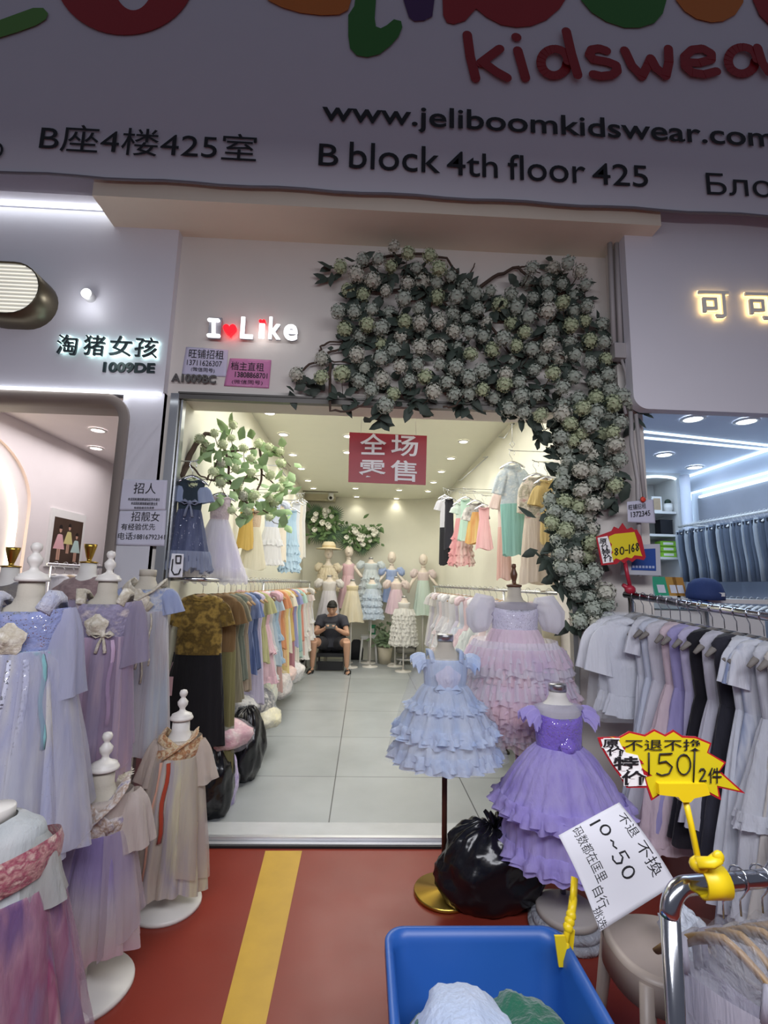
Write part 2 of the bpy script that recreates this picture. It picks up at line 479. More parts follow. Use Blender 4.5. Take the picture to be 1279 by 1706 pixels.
# opening with a rounded frame
def round_rect(x0, x1, z0, z1, r, corners, y, n=10):
    P = []
    for (cx, cz, a0, k) in ((x1 - r, z1 - r, 0, 'tr'), (x0 + r, z1 - r, 90, 'tl'), (x0 + r, z0 + r, 180, 'bl'), (x1 - r, z0 + r, 270, 'br')):
        if k in corners:
            for i in range(n + 1):
                a = math.radians(a0 + 90 * i / n); P.append((cx + r * math.cos(a), y, cz + r * math.sin(a)))
        else:
            P.append((x1 if 'r' in k else x0, y, z1 if 't' in k else z0))
    return P
gx1 = float(at(212, 740, Y=2.9)[0]); gz1 = float(at(120, 655, Y=2.9)[2])
outer = round_rect(-4.6, gx1, 0, gz1, .16, ('tr',), 2.875)
inner = round_rect(-4.6 + .05, gx1 - .055, 0, gz1 - .045, .13, ('tr',), 2.875)
b = MB()
sh = lambda P, d: [(p[0], p[1] + d, p[2]) for p in P]
b.rings([outer, inner, sh(inner, .3), sh(outer, .3), outer])
taupe = mat('taupe frame', '8a8078', .5)
struct(b.build('door_1', taupe))
struct(bx('wall_pink_pier', (gx1 - .02, 2.9, 0), (-1.28, 3.14, 2.6), white_panel))
XW = -3.3
struct(bx('wall_pink_left', (XW - .1, 3.0, 0), (XW, 9, 2.9), pinkwall))
struct(bx('wall_pink_back', (XW, 8.6, 0), (-1.28, 8.7, 2.9), pinkwall))
struct(bx('wall_pink_right', (-1.36, 3.14, 0), (-1.285, 8.6, 2.9), pinkwall))
struct(bx('ceiling_pink', (XW - .1, 2.95, 2.9), (-1.285, 8.7, 3.0), pinkwall))
dl_emit = emit('downlight glow', 'fff6e0', 9)
dl_pink = emit('pink shop lamp glow', 'fff0ee', 8)
dl_blue = emit('cool lamp glow', 'eaf3ff', 9)
def downlight(label, p, r, em, group, cat='ceiling light'):
    o = thing('downlight', label, cat, p, 0, group)
    b = MB(); b.lathe([(r * 1.35, .0), (r * 1.35, -.008), (r * 1.02, -.014), (r, -.006)], n=24, caps=False); b.build('trim_ring', whitep, o)
    b = MB(); b.lathe([(r * 1.0, -.006), (r * .5, -.005), (.001, -.005)], n=24); b.build('lens', em, o)
    return o
for (x, y), w in zip(((115, 673), (10, 668), (163, 716), (160, 746)), ('large recessed lamp nearest the taupe window frame', 'recessed lamp above the glowing arch', 'small recessed lamp behind the taupe frame', 'farthest small recessed lamp in the pink ceiling')):
    p = at(x, y, Z=2.895); downlight(w, p, .06, dl_pink, None)
# glowing arch niche and framed photograph on the pink wall
def onw(px, py, X): return at(px, py, X=X)
pa = onw(22, 860, XW)
arch = [];
yc, zc_, ry, rz_ = float(pa[1]) - .62, 1.9, .62, .62
for i in range(25):
    a = PI * i / 24; arch.append((XW + .02, yc + ry * math.cos(a), zc_ + rz_ * math.sin(a)))
arch = [(XW + .02, yc + ry, .1)] + arch
o = thing('arch_light', 'warm glowing arch outline on the pink wall', 'wall light', (XW, yc, 0))
b = MB(); b.tube([(p[0] - XW, p[1] - yc, p[2]) for p in arch], .022, 6); b.build('light_tube', emit('warm tube', 'fff2d0', 5), o)
b = MB(); b.rings([[(.03, (p[1] - yc) * 1.28 , p[2] * (1.0 if p[2] < 1.9 else 1.0) + (.17 if p[2] >= 1.9 else 0)) for p in arch], [(.0, (p[1] - yc) * 1.28, p[2] + (.17 if p[2] >= 1.9 else 0)) for p in arch]], closed=False); b.build('arch_rim', mat('arch rim', 'e6d3cc', .8), o)
struct(bx('trim_17', (XW, float(at(60, 720, X=XW)[1]), .0), (XW + .012, float(at(62, 720, X=XW)[1]) + .004, .01), pinkwall))
# framed picture
A, B, C, Dq = onw(95, 845, XW), onw(141, 855, XW), onw(130, 950, XW), onw(78, 947, XW)
y0, y1 = float(A[1]) - .1, float(B[1]) + .0; z1, z0 = float(A[2]) - .02, float(Dq[2]) + .02
o = thing('framed_photograph', 'tall framed photograph of children in party dresses on the pink wall', 'picture', (XW, y0, z0))
H_, Wd = z1 - z0, y1 - y0
b = MB(); b.box((.012, Wd / 2, H_ / 2), (.024, Wd, H_)); b.build('frame', whitep, o)
b = MB(); b.box((.026, Wd * .5, H_ * .46), (.004, Wd * .84, H_ * .8)); b.build('print', mat('brown photo ground', '4b3a30', .4, var=.5, scale=5), o)
def figure(u, v, w, h, c, nm, dress):
    b = MB(); M = lambda a, s: (.03, Wd * (u + a * w), H_ * (v + s * h))
    b.slab([M(-.1, .62), M(-.25, .6), M(-.6, .12), M(.6, .12), M(.25, .6), M(.1, .62)], (1, 0, 0), .0015)
    b.build(nm, mat('photo ' + dress, dress, .5), o)
    b = MB(); b.slab([(.0302, Wd * (u + .14 * w * math.cos(a)), H_ * (v + .78 * h + .11 * h * math.sin(a))) for a in np.linspace(0, 2 * PI, 12)[:-1]], (1, 0, 0), .0015)
    b.slab([M(-.18, .12), M(-.18, -.25), M(-.02, -.25), M(-.02, .12)], (1, 0, 0), .0015); b.slab([M(.02, .12), M(.02, -.25), M(.18, -.25), M(.18, .12)], (1, 0, 0), .0015)
    b.build('printed_child', mat('photo skin', 'c99f8a', .5), o)
    b = MB(); b.slab([(.0306, Wd * (u + .17 * w * math.cos(a)), H_ * (v + .84 * h + .1 * h * math.sin(a))) for a in np.linspace(-.4, PI + .4, 12)], (1, 0, 0), .0015)
    b.build('printed_hair', mat('photo hair', '1d1614', .5), o)
figure(.27, .25, .26, .52, 0, 'printed_dress', 'e4b3b8'); figure(.52, .36, .22, .45, 0, 'printed_dress', 'd9cf8e'); figure(.76, .22, .24, .45, 0, 'printed_dress', 'bfd9d4')
# oval lamp, round spot, lettering
pl = at(22, 476, Y=2.88); pr_ = at(75, 480, Y=2.7)
o = thing('oval_wall_lamp', 'ribbed pill-shaped wall lamp with brass rim on the fascia', 'wall lamp', (float(at(0, 476, Y=2.7)[0]), 2.88, float(at(0, 478, Y=2.7)[2])))
def pill(hw, r, y, n=14):
    return [(hw - r + r * math.cos(a), y, r * math.sin(a)) for a in np.linspace(-PI / 2, PI / 2, n)] + [(-hw + r + r * math.cos(a), y, r * math.sin(a)) for a in np.linspace(PI / 2, 1.5 * PI, n)]
hw = float(at(66, 476, Y=2.7)[0] - at(0, 476, Y=2.7)[0]); r = float(at(0, 432, Y=2.7)[2] - at(0, 520, Y=2.7)[2]) / 2
b = MB(); b.rings([pill(hw, r, 0), pill(hw, r, -.18), pill(hw - .006, r - .008, -.182), pill(hw - .006, r - .008, -.17)]); b.build('housing', mat('bronze rim', '6b6352', .35, .8), o)
b = MB(); b.rings([pill(hw - .007, r - .008, -.168), pill(.02, .005, -.17)], cap1=True, smooth=False); b.build('ribbed_glass', emit('lamp glass', 'c4c2b8', .45), o)
b = MB()
for k in range(13):
    z = -r * .86 + k * r * 1.72 / 12; h2 = hw - r + math.sqrt(max(0, (r - .008) ** 2 - z * z)) - .004
    b.tube([(-h2, -.172, z), (h2, -.172, z)], .0036, 6)
b.build('glass_ribs', emit('lamp ribs', 'f4f2e6', .8), o)
p = at(147, 492, Y=2.85)
o = thing('round_spotlight', 'small round white spot lamp glowing on the fascia', 'wall lamp', (p[0], 2.88, p[2]))
b = MB(); b.tube([(0, 0, 0), (0, -.05, .0)], .032, 16); b.build('housing', whitep, o)
b = MB(); b.tube([(0, -.051, 0), (0, -.056, 0)], .03, 16); b.build('lens', emit('spot lens', 'ffffff', 6), o)
pl_ = bpy.data.lights.new('spot_glow', 'POINT'); pl_.energy = .5; pl_.shadow_soft_size = .03; pl_.color = (.92, .95, 1)
q = bpy.data.objects.new('spot_glow', pl_); COL.objects.link(q); q.location = (p[0], 2.76, p[2] - .06)
glow_teal = emit('halo back', 'd8f6f2', 2.6)
letterdark = mat('dark letter face', '2d3a3e', .4)
def halo_sign(name, label, chars, boxes, Y, face, halo, fat=.006):
    """boxes: per character (x0, baseline y, x1, baseline y, height) in the photograph"""
    p = at(boxes[0][0], boxes[0][1], Y=Y)
    o = thing(name, label, 'sign letters', (p[0], Y, p[2]))
    for ch, (x0, ya, x1, yb, h) in zip(chars, boxes):
        L = textpx('letter', ch, (x0, ya), (x1, yb), h, Y - .03, face, o, t=.014, fat=fat)
        e = textpx('halo', ch, (x0 - 1, ya + 1), (x1 + 1, yb + 1), h + 2, Y - .014, halo, o, t=.004, fat=.03)
        e.location -= L.location; e.parent = L
    return o
halo_sign('shop_sign', 'dark metal four-character shop name with white halo light on the fascia', '淘猪女孩',
          [(94, 591, 128, 593, 33), (139, 592, 174, 594, 33), (182, 593, 219, 595, 33), (224, 595, 262, 598, 33)], 2.88, letterdark, glow_teal)
o = thing('unit_number', 'dark raised number 1009DE beneath the halo-lit shop name', 'sign letters', (float(at(172, 620, Y=2.88)[0]), 2.88, float(at(172, 620, Y=2.88)[2])))
textpx('lettering', '1009DE', (172, 621), (258, 623), 17, 2.88, letterdark, o, t=.012, fat=.035)

# ------------------------------------------------------------------ denim neighbour shop
xr0 = float(at(1046, 500, Y=2.72)[0])
zf0 = float(at(1100, 682, Y=2.72)[2])
b = MB(); P = round_rect(xr0, 6, zf0, 4.3, .09, ('bl',), 2.72)
b.rings([P, sh(P, .07)], True, True, smooth=False); struct(b.build('wall_fascia_right', white_panel))
struct(bx('wall_denim_pier', (1.62, 3.2, 0), (1.70, 8.6, 2.95), bluewhite))
XD = 4.24
struct(bx('wall_denim_right', (XD, 2.9, 0), (XD + .1, 8.6, 2.95), bluewhite))
struct(bx('wall_denim_back', (1.6, 6.7, 0), (XD, 6.8, 2.95), bluewhite))
struct(bx('ceiling_denim', (1.6, 2.85, 2.95), (XD + .1, 6.8, 3.05), bluewhite))
ledb = emit('cold strip light', 'd9f0ff', 2.6)
Zd = 2.945
def led_path(label, pts, m=ledb, r=.013, group=None):
    P = [Vector(p) for p in pts]
    o = thing('strip_light', label, 'strip light', P[0], 0, group)
    b = MB(); b.tube([p - P[0] for p in P], r, 6); b.build('diffuser', m, o); return o
led_path('cold white ceiling strip light running across, nearer of the two parallel strips', [at(1072, 719, Z=Zd), at(1290, 743, Z=Zd)])
led_path('cold white ceiling strip light running across, farther of the two parallel strips', [at(1072, 729, Z=Zd), at(1290, 750, Z=Zd)])
led_path('cold white strip light slanting along the ceiling edge above the jeans', [at(1130, 799, Z=Zd - .01), at(1290, 746, Z=Zd - .01)])
w1 = at(1150, 822, X=XD - .03); w2 = at(1290, 784, X=XD - .03)
led_path('cold white strip light along the top of the grey panel above the jeans', [at(1150, 905, X=XD - .03), w1, w2])
led_path('thin inner cold white strip light framing the grey panel above the jeans', [at(1165, 828, X=XD - .03), at(1290, 795, X=XD - .03)], r=.016)
struct(bx('trim_11', (XD - .015, float(at(1160, 850, X=XD)[1]) * 0 + 3.0, 2.0), (XD - .001, float(at(1165, 850, X=XD)[1]), 2.62), mat('grey shop panel', 'a7aab6', .3, var=.2, scale=3)))
for (x, y), w in zip(((1154, 697), (1243, 701), (1106, 757), (1157, 778)), ('bright recessed lamp just behind the white fascia edge', 'second bright recessed lamp behind the fascia, nearer the jeans wall', 'recessed lamp beyond the parallel strip lights', 'unlit-looking far recessed lamp near the arched niche')):
    downlight(w, at(x, y, Z=Zd), .075, dl_blue, None)
# arched shelf niche
ns = 5.9
n0, n1 = at(1078, 960, Y=ns), at(1132, 960, Y=ns)
nx0, nx1 = float(n0[0]), float(n1[0]); zt = float(at(1105, 797, Y=ns)[2])
o = thing('niche_shelf_unit', 'white lit arched shelf unit with small ornaments', 'shelf unit', ((nx0 + nx1) / 2, ns, 0))
w_ = (nx1 - nx0)
b = MB(); b.box((-w_ / 2 - .03, .2, zt / 2), (.05, .5, zt)); b.box((w_ / 2 + .04, .2, zt / 2), (.07, .5, zt)); b.box((0, .44, zt / 2), (w_, .03, zt)); b.box((0, .2, zt + .1), (w_ + .14, .5, .2)); b.build('carcass', whitep, o)
for py in (862, 890 + 10, 938):
    z = float(at(1105, py - 8, Y=ns + .0)[2]); b = MB(); b.box((0, .2, z), (w_, .44, .03)); b.build('shelf', whitep, o)
b = MB(); b.tube([(-w_ / 2 + w_ * (.5 - .5 * math.cos(a)), -.05, zt - .02 + .03 * math.sin(a)) for a in np.linspace(0, PI, 12)], .016, 6); b.build('light_tube', ledb, o)
zs = [float(at(1105, py - 8, Y=ns)[2]) + .016 for py in (862, 900, 938)]
nxc = (nx0 + nx1) / 2
def ornament(label, cat, name, px, z, col, shape):
    x = float(at(px, 850, Y=ns)[0]); o = thing(name, label, cat, (x, ns + .12, z)); return o
o = thing('small_picture_frame', 'small white picture frame on the top niche shelf', 'picture frame', (float(at(1098, 850, Y=ns)[0]), ns + .05, zs[0]))
b = MB(); b.box((0, 0, .1), (.13, .02, .2)); b.build('frame', whitep, o); b = MB(); b.box((0, -.011, .1), (.09, .004, .15)); b.build('print', mat('tan print', 'b29b80', .5, var=.5), o)
o = thing('white_mug', 'white round cup with dark flower on the top niche shelf', 'cup', (float(at(1117, 850, Y=ns)[0]), ns + .05, zs[0]))
b = MB(); b.lathe([(.04, 0), (.055, .05), (.05, .11), (.045, .1)]); b.build('cup', whitep, o); b = MB(); b.ball((0, 0, .13), .04, 10); b.build('flower', mat('dark green', '24382c', .6), o)
o = thing('black_box', 'black box on the middle niche shelf', 'box', (float(at(1112, 880, Y=ns)[0]), ns + .08, zs[1]))
b = MB(); b.box((0, 0, .09), (.16, .12, .18)); b.build('body', blackp, o); b = MB(); b.box((0, 0, .185), (.166, .126, .012)); b.build('lid', blackp, o)
for i in range(3):
    o = thing('green_tissue_pack', ['green tissue pack at the bottom of the three in the glass case', 'green tissue pack in the middle of the three in the glass case', 'green tissue pack on top of the three in the glass case'][i], 'tissue pack', (float(at(1114, 900, Y=ns)[0]), ns + .08, zs[2] + .07 * i), 0, 'tissue packs in the niche')
    b = MB(); b.box((0, 0, .033), (.2, .12, .062)); b.build('pack', mat('lime wrap', '8cc63f', .4), o); b = MB(); b.box((0, -.061, .033), (.13, .002, .03)); b.build('printed_band', whitep, o)
b = MB(); b.tube([(0, 0, 0), (0, 0, 2.9)], .06, 16)
struct(b.build('trim_12', bluewhite, None, at(1147, 900, Y=5.75) * np.array([1, 1, 0])))
# ------------------------------------------------------------------ hanging banner over the shop fronts
YBN = 2.6
zb0, zb1 = at(0, 288, Y=YBN), at(1279, 362, Y=YBN)
o = thing('banner', 'huge white kidswear advertising banner with colourful lettering above the shop fronts', 'banner', (0, YBN, float(zb0[2])))
def bl(x): return float(zb0[2] + (zb1[2] - zb0[2]) * (x - zb0[0]) / (zb1[0] - zb0[0])) - float(zb0[2])
def bfn(u, v):
    x = -5 + 10 * u; z0 = bl(x) + .006 * math.sin(x * 9)
    z = z0 + (2.9) * v
    return (x, -.004 * mnoise.noise((x * 3, z * 2, 0)) - .004 * math.sin(x * 30 + z * 20) * math.exp(-v * 30), z)
b = MB(); b.sheet(bfn, 120, 40)
sheet_m = mat('banner vinyl', 'e6e5ec', .42, var=.02, bump=.05, bscale=8)
b.build('sheet', sheet_m, o)
b = MB(); b.tube([(x, -.012, bl(x) - .004 + .006 * math.sin(x * 9)) for x in np.linspace(-5, 5, 60)], .009, 6); b.build('bottom_rod', mat('grey rod', '77757d', .5), o)
YT = YBN - .0095
def pp(x, y): return at(x, y, Y=YT)
def blob(name, pts, col, holes=()):
    P = [pp(*q) for q in pts]; o0 = Vector(P[0])
    b = MB(); b.slab([Vector(p) - o0 for p in P], (0, -1, 0), .001)
    m = b.build(name, mat('print ' + col, col, .45, var=.03), o); m.location = o0 - o.location
    return m
red_, grn_, org_, pur_ = 'a8121c', '2f7d22', 'd9791b', '4a1a5e'
blob('logo_shape', [(-30, 68)] + [(0, 62), (30, 53), (60, 42), (76, 32), (80, 22), (72, 13), (55, 13), (30, 22), (0, 33), (-30, 40)], '5f9a3c')
# bowl of the first red letter, drawn as an open ring
ring_o = arc(208, -45, 118, 103, 0, 180, 24)
ring_i = arc(222, -45, 36, 62, 180, 0, 24)
blob('logo_shape', [(326, -110)] + [(x, y) for x, y in ring_o] + [(90, -110), (186, -110)] + ring_i + [(258, -110)], red_)
blob('logo_shape', [(430, -40), (446, 0), (470, 12), (500, 21), (535, 25), (565, 24), (580, 16), (586, -5), (586, -60)], org_)
blob('logo_shape', [(600, -60), (590, 10), (580, 25), (580, 60), (583, 80), (594, 92), (612, 95), (632, 90), (650, 76), (664, 60), (670, 45), (668, 35), (656, 32), (644, 42), (634, 47), (626, 44), (624, 30), (630, -60)], grn_)
blob('logo_shape', [(668, -40), (672, 0), (681, 28), (690, 35), (706, 34), (720, 27), (724, -5), (724, -40)], pur_)
blob('logo_shape', [(734, -60), (737, 0), (738, 25), (744, 37), (756, 40), (775, 34), (793, 14), (810, 28), (835, 41), (860, 45), (885, 43), (910, 33), (932, 14), (945, -6), (950, -60)], red_)
blob('logo_shape', [(960, -60), (968, 0), (985, 20), (1010, 36), (1040, 46), (1065, 46), (1090, 38), (1104, 22), (1110, 0), (1112, -60)], grn_)
blob('logo_shape', [(1120, -60), (1126, 0), (1140, 18), (1160, 31), (1185, 37), (1205, 35), (1225, 24), (1238, 4), (1240, -60)], org_)
blob('logo_shape', [(1248, -60), (1254, 0), (1265, 25), (1285, 45), (1330, 60), (1330, -60)], red_)
W_ = 17 / 795 * 2.9
def st(name, lines, w, col):
    s = strokes(name, [[pp(*q) for q in ln] for ln in lines], w, (0, -1, 0), mat('print ' + col, col, .45), o, t=.0012)
    return s
kid = {
 'k': [[(778, 58), (783, 95), (792, 131)], [(832, 82), (800, 106)], [(803, 104), (826, 121), (844, 131)]],
 'i': [[(862, 84), (875, 130)], [(859, 62), (860.5, 63)]],
 'd': [arc(922, 106, 22, 21), [(941, 57), (950, 96), (960, 130)]],
 's': [[(1010, 85), (998, 81), (985, 83), (981, 92), (988, 100), (1010, 104), (1025, 110), (1027, 120), (1018, 127), (1000, 129), (987, 126)]],
 'w': [[(1040, 84), (1052, 110), (1069, 128), (1079, 108), (1083, 98), (1092, 115), (1108, 128), (1113, 105), (1112, 83)]],
 'e': [[(1140, 104), (1165, 105), (1184, 100), (1184, 90), (1170, 82), (1152, 84), (1139, 96), (1140, 112), (1152, 123), (1172, 126), (1192, 121)]],
 'a': [arc(1234, 103, 23, 21), [(1258, 84), (1266, 110), (1276, 125)]],
 'r': [[(1290, 84), (1300, 126)], [(1295, 100), (1310, 86), (1325, 84)]],
}
for k in kid: st('kidswear_letter', kid[k], W_, '9c1420')
bink = mat('banner ink', '14131a', .5)
def bt(s, a, b_, h, fat=0.0): return textpx('lettering', s, a, b_, h, YT, bink, o, t=.0012, fat=fat)
def bt2(s, a, b_, h, fat=0.0):
    m = textpx('lettering', s, a, b_, h, YT, bink, o, t=.0012, fat=fat); return m
bt('www.jeliboomkidswear.com', (535, 211), (1292, 256), 44, .012)
bt('B', (530, 275), (563, 277), 36, .003); bt('block', (581, 280), (733, 289), 44, .003); bt('4th', (744, 291), (829, 297), 40, .003)
bt('floor', (846, 299), (976, 306), 42, .003); bt('425', (987, 307), (1080, 312), 36, .003)
bt('B座4楼425室', (64, 250), (426, 270), 46, .0)
bt('Блок', (1178, 324), (1325, 331), 36, .0)
bt('D', (-22, 263), (3, 265), 28, .0)

# ------------------------------------------------------------------ the shop's own sign and notices
glow_w = emit('white sign face', 'ffffff', 1.5); glow_w2 = emit('white sign halo', 'eef3ff', 2); glow_r = emit('red heart light', 'ff1520', 2.2)
p = at(345, 567, Y=F)
o = thing('shop_sign', 'glowing white letters I Like with red hearts on the cream front wall', 'sign letters', (p[0], F, p[2]))
side = mat('grey letter side', '8d8d95', .5)
for ch, x0, x1, yb, h in (('I', 346, 367, 564, 35), ('L', 400, 421, 565, 35), ('k', 447, 467, 566, 36), ('e', 472, 495, 568, 26)):
    if ch == 'I':
        Q = lambda x, y: at(x, y, Y=F - .05)
        L = strokes('letter', [[Q(349, 534), Q(364, 535)], [Q(356.5, 535), Q(356.5, 560)], [Q(348, 560), Q(365, 561)]], .022, (0, -1, 0), glow_w, o, t=.012)
    else: L = textpx('letter', ch, (x0, yb - 1), (x1, yb), h, F - .05, glow_w, o, t=.012, fat=.018)
    s = textpx('letter_side', ch if ch != 'I' else 'I', (x0 + 1, yb + 1), (x1 + 1, yb + 2), h, F - .03, side, o, t=.012, fat=.022); s.location -= L.location; s.parent = L
L = textpx('letter', 'ı', (431, 564), (440, 564.5), 24, F - .05, glow_w, o, t=.012, fat=.02)
def heart(name, cx, cy, r):
    P = []
    for i in range(28):
        a = 2 * PI * i / 28
        P.append((cx + r * (16 * math.sin(a) ** 3) / 16, cy - r * (13 * math.cos(a) - 5 * math.cos(2 * a) - 2 * math.cos(3 * a) - math.cos(4 * a)) / 16))
    W3 = [at(*q, Y=F - .055) for q in P]; o0 = Vector(W3[0])
    b = MB(); b.slab([Vector(w) - o0 for w in W3], (0, -1, 0), .03); m = b.build(name, glow_r, o); m.location = o0 - o.location
heart('heart', 382, 548, 11); heart('heart', 436.5, 536, 5.5)
def hglow(x, y, e, c, Y):
    l = bpy.data.lights.new('sign_glow', 'POINT'); l.energy = e; l.color = c; l.shadow_soft_size = .05
    q = bpy.data.objects.new('sign_glow', l); COL.objects.link(q); q.location = at(x, y, Y=Y)
hglow(420, 552, .12, (.95, .97, 1), F - .12); hglow(180, 585, .3, (.8, 1, .97), 2.78)
def notice(name, label, cat, quad, Y, m, lines, n_off=.004, wave=.003):
    """paper on a wall: corner pixels tl,tr,br,bl; lines: (string, (x0,y0),(x1,y1),h,fat)"""
    P = [Vector(at(*q, Y=Y - n_off)) for q in quad]
    base = (P[3] + P[2]) / 2; base.y = Y
    o = thing(name, label, cat, base)
    b = MB()
    def fn(u, v):
        a = P[3].lerp(P[2], u); c = P[0].lerp(P[1], u); p = a.lerp(c, v) - base
        p.y -= wave * (.5 + .5 * math.sin(u * 7 + v * 5)); return p
    b.sheet(fn, 14, 14); sh_ = b.build('sheet', m, o)
    so = sh_.modifiers.new('thickness', 'SOLIDIFY'); so.thickness = .001; so.offset = 1
    for s, a, c, h, ft in lines:
        textpx('lettering', s, a, c, h, Y - n_off - wave - .002, ink, o, t=.0008, fat=ft)
    return o
notice('notice', 'pale lavender shop-to-let notice taped above the unit number A1009BC', 'notice', [(310, 578), (380, 583), (377, 628), (303, 624)], F, mat('lavender paper', 'cfcbe2', .6),
       [('旺铺招租', (314, 596), (372, 599), 15, .0), ('13711626307', (311, 608), (369, 611), 9, .0), ('(微信同号)', (318, 619), (357, 622), 8, 0)])
notice('notice', 'crinkled pink to-let notice in a plastic sleeve beside the lavender one', 'notice', [(383, 597), (452, 600), (448, 647), (373, 643)], F, mat('pink paper', 'd487b4', .25, bump=.4, bscale=20),
       [('档主直租', (384, 616), (439, 619), 14, 0), ('13808868701', (391, 628), (445, 631), 9, .01), ('(微信同号)', (386, 640), (437, 642), 8, -.004)])
o = thing('unit_number', 'grey raised number A1009BC under the taped notices', 'sign letters', at(285, 638, Y=F))
textpx('lettering', 'A1009BC', (286, 637), (360, 640), 14, F - .02, mat('grey letters', '5c5a58', .5), o, t=.012, fat=.03)
YP = 2.9
notice('notice', 'white recruitment notice headed 招人 on the white pier, upper of the two', 'notice', [(199, 799), (279, 800), (276, 850), (196, 850)], YP, paper_grey,
       [('招人', (222, 822), (259, 823), 18, .0), ('本店因拓展规模诚招店员待遇优', (213, 834), (266, 835), 5, 0), ('本店因拓展规模诚招营业员', (218, 841), (262, 842), 5, 0), ('有经验者优先录用', (223, 848), (256, 848), 4, 0)])
notice('notice', 'white recruitment notice headed 招靓女 on the white pier, below the other', 'notice', [(196, 852), (277, 850), (274, 910), (193, 908)], YP, paper_grey,
       [('招靓女', (218, 868), (265, 869), 16, .0), ('有经验优先', (201, 883), (258, 883), 11, 0), ('电话:', (196, 899), (223, 899), 12, .0), ('18816792341', (224, 898), (274, 899), 8, .0)])
# little sticker on the glass jamb
o = notice('sticker', 'small white sticker with a U-shaped emblem low on the aluminium jamb', 'sticker', [(286, 922), (306, 923), (304, 962), (281, 962)], F - .04, paper, [])
st_ = strokes('emblem', [[at(*q, Y=F - .053) for q in ((288, 932), (286, 950), (290, 957), (298, 956), (301, 948))], [at(*q, Y=F - .053) for q in ((294, 926), (302, 926), (301, 938), (294, 938), (294, 926))]], .007, (0, -1, 0), ink, None, .001)
st_.parent = o; st_.location = Vector(st_.location) - Vector(o.location)
# neighbour sign
warm_halo = emit('warm halo', 'ffdf9c', 2.6)
halo_sign('shop_sign', 'warm halo-lit characters on the white fascia beside the flower garland', '可可', [(1165, 530, 1215, 531, 44), (1243, 533, 1294, 534, 44)], 2.72, mat('white letter face', 'f6f2e6', .4), warm_halo, fat=.012)

# pipes, box and papers on the pillar behind the flowers
YQ = F
pipem = mat('grey conduit', 'a9a5a5', .5)
o = thing('conduit_pipe', 'twin grey conduit pipes running down the pillar to a junction box', 'pipe', at(1020, 575, Y=YQ - .03))
def loc(P): return [Vector(p) - Vector(o.location) for p in P]
YZ = 2.80
o.location = at(1022, 575, Y=YZ)
for x in (1015, 1026):
    b = MB(); b.tube(loc([at(x, 396, Y=YZ), at(x + 7, 575, Y=YZ)]), .016, 8); b.build('pipe', pipem, o)
b = MB(); b.box(Vector(at(1030, 587, Y=YZ)) - o.location, (.08, .06, .1)); b.build('junction_box', pipem, o)
o = thing('flexible_hose', 'grey flexible hose looping down from the junction box', 'hose', at(1034, 600, Y=YZ))
b = MB(); b.tube(loc([at(x, y, Y=YZ) for x, y in ((1034, 596), (1042, 620), (1044, 640), (1036, 662), (1042, 690))]), .01, 7); b.build('hose', pipem, o)
o = thing('drain_pipe', 'grey vertical pipe down the edge of the pillar by the denim shop', 'pipe', at(1066, 960, Y=YZ))
b = MB(); b.tube(loc([at(1050, 686, Y=YZ), at(1052, 740, Y=YZ), at(1062, 800, Y=YZ), at(1066, 960, Y=YZ)]), .014, 8); b.tube(loc([at(1059, 690, Y=YZ), at(1073, 830, Y=YZ)]), .012, 8); b.build('pipe', pipem, o)
o = notice('notice', 'white paper with phone number and small red flower sticker on the pillar', 'notice', [(1044, 836), (1088, 832), (1091, 872), (1045, 870)], YZ - .03, mat('grey-lilac paper', 'c4c4d6', .6),
       [('旺铺招租', (1047, 850), (1076, 847), 9, 0), ('1372345', (1051, 862), (1083, 859), 9, 0.01)])
rf = MB(); rf.lathe([(.018, 0), (.012, .004), (.001, .006)], n=10); m_ = rf.build('red_flower', mat('red sticker', 'd8412c', .5), o); m_.location = Vector(at(1071, 832, Y=YZ - .05)) - o.location; m_.rotation_euler = (PI / 2, 0, 0)
P = [at(*q, Y=YZ - .02) for q in ((1046, 908), (1099, 906), (1101, 959), (1042, 957))]
o = thing('wall_cabinet', 'white wall box with a blue panel behind the red price sign', 'wall box', P[3])
q = [Vector(p) - Vector(P[3]) for p in P]
b = MB(); b.slab(q, (0, -1, 0), .06); b.build('case', mat('grey-white case', 'b9bbc4', .45), o)
cen = sum(q, Vector()) / 4
b = MB(); b.slab([cen + (v - cen) * .7 + Vector((0, -.003, 0)) for v in q], (0, -1, 0), .002); b.build('blue_panel', mat('blue panel', '2f4f96', .3), o)
b = MB()
for i in range(7): b.slab([cen + Vector((-.075 + i * .02 + dx, -.006, -.05 + dz)) for dx, dz in ((0, 0), (.014, 0), (.014, .014), (0, .014))], (0, -1, 0), .001)
b.build('panel_icons', mat('pale icons', 'a9b6d6', .4), o)

# red hanging retail sign
YS = 3.3
P = [Vector(at(*q, Y=YS)) for q in ((582, 720), (711, 726), (709, 808), (580, 803))]
o = thing('hanging_sign', 'red hanging sign reading 全场零售 under the shop ceiling', 'sign', (P[3] + P[2]) / 2)
b = MB(); b.slab([p - Vector(o.location) for p in P], (0, -1, 0), .006); b.build('board', mat('red sign board', 'a31c2a', .4, var=.04), o)
sw = mat('white lettering', 'f0eeee', .5)
for ch, a, c in (('全', (599, 757), (643, 758)), ('场', (651, 759), (696, 761)), ('零', (597, 801), (642, 802)), ('售', (650, 801), (694, 803))):
    textpx('lettering', ch, a, c, 35, YS - .003, sw, o, t=.002, fat=.014)
b = MB()
for (x, y, x2) in ((601, 722, 607), (693, 726, 686)): 
    for k in (-3, 3):
        e = Vector(at(x2 + k, 650, Y=YS)); e.z = ZC; b.tube([Vector(at(x, y, Y=YS)) - o.location, e - o.location], .0012, 4)
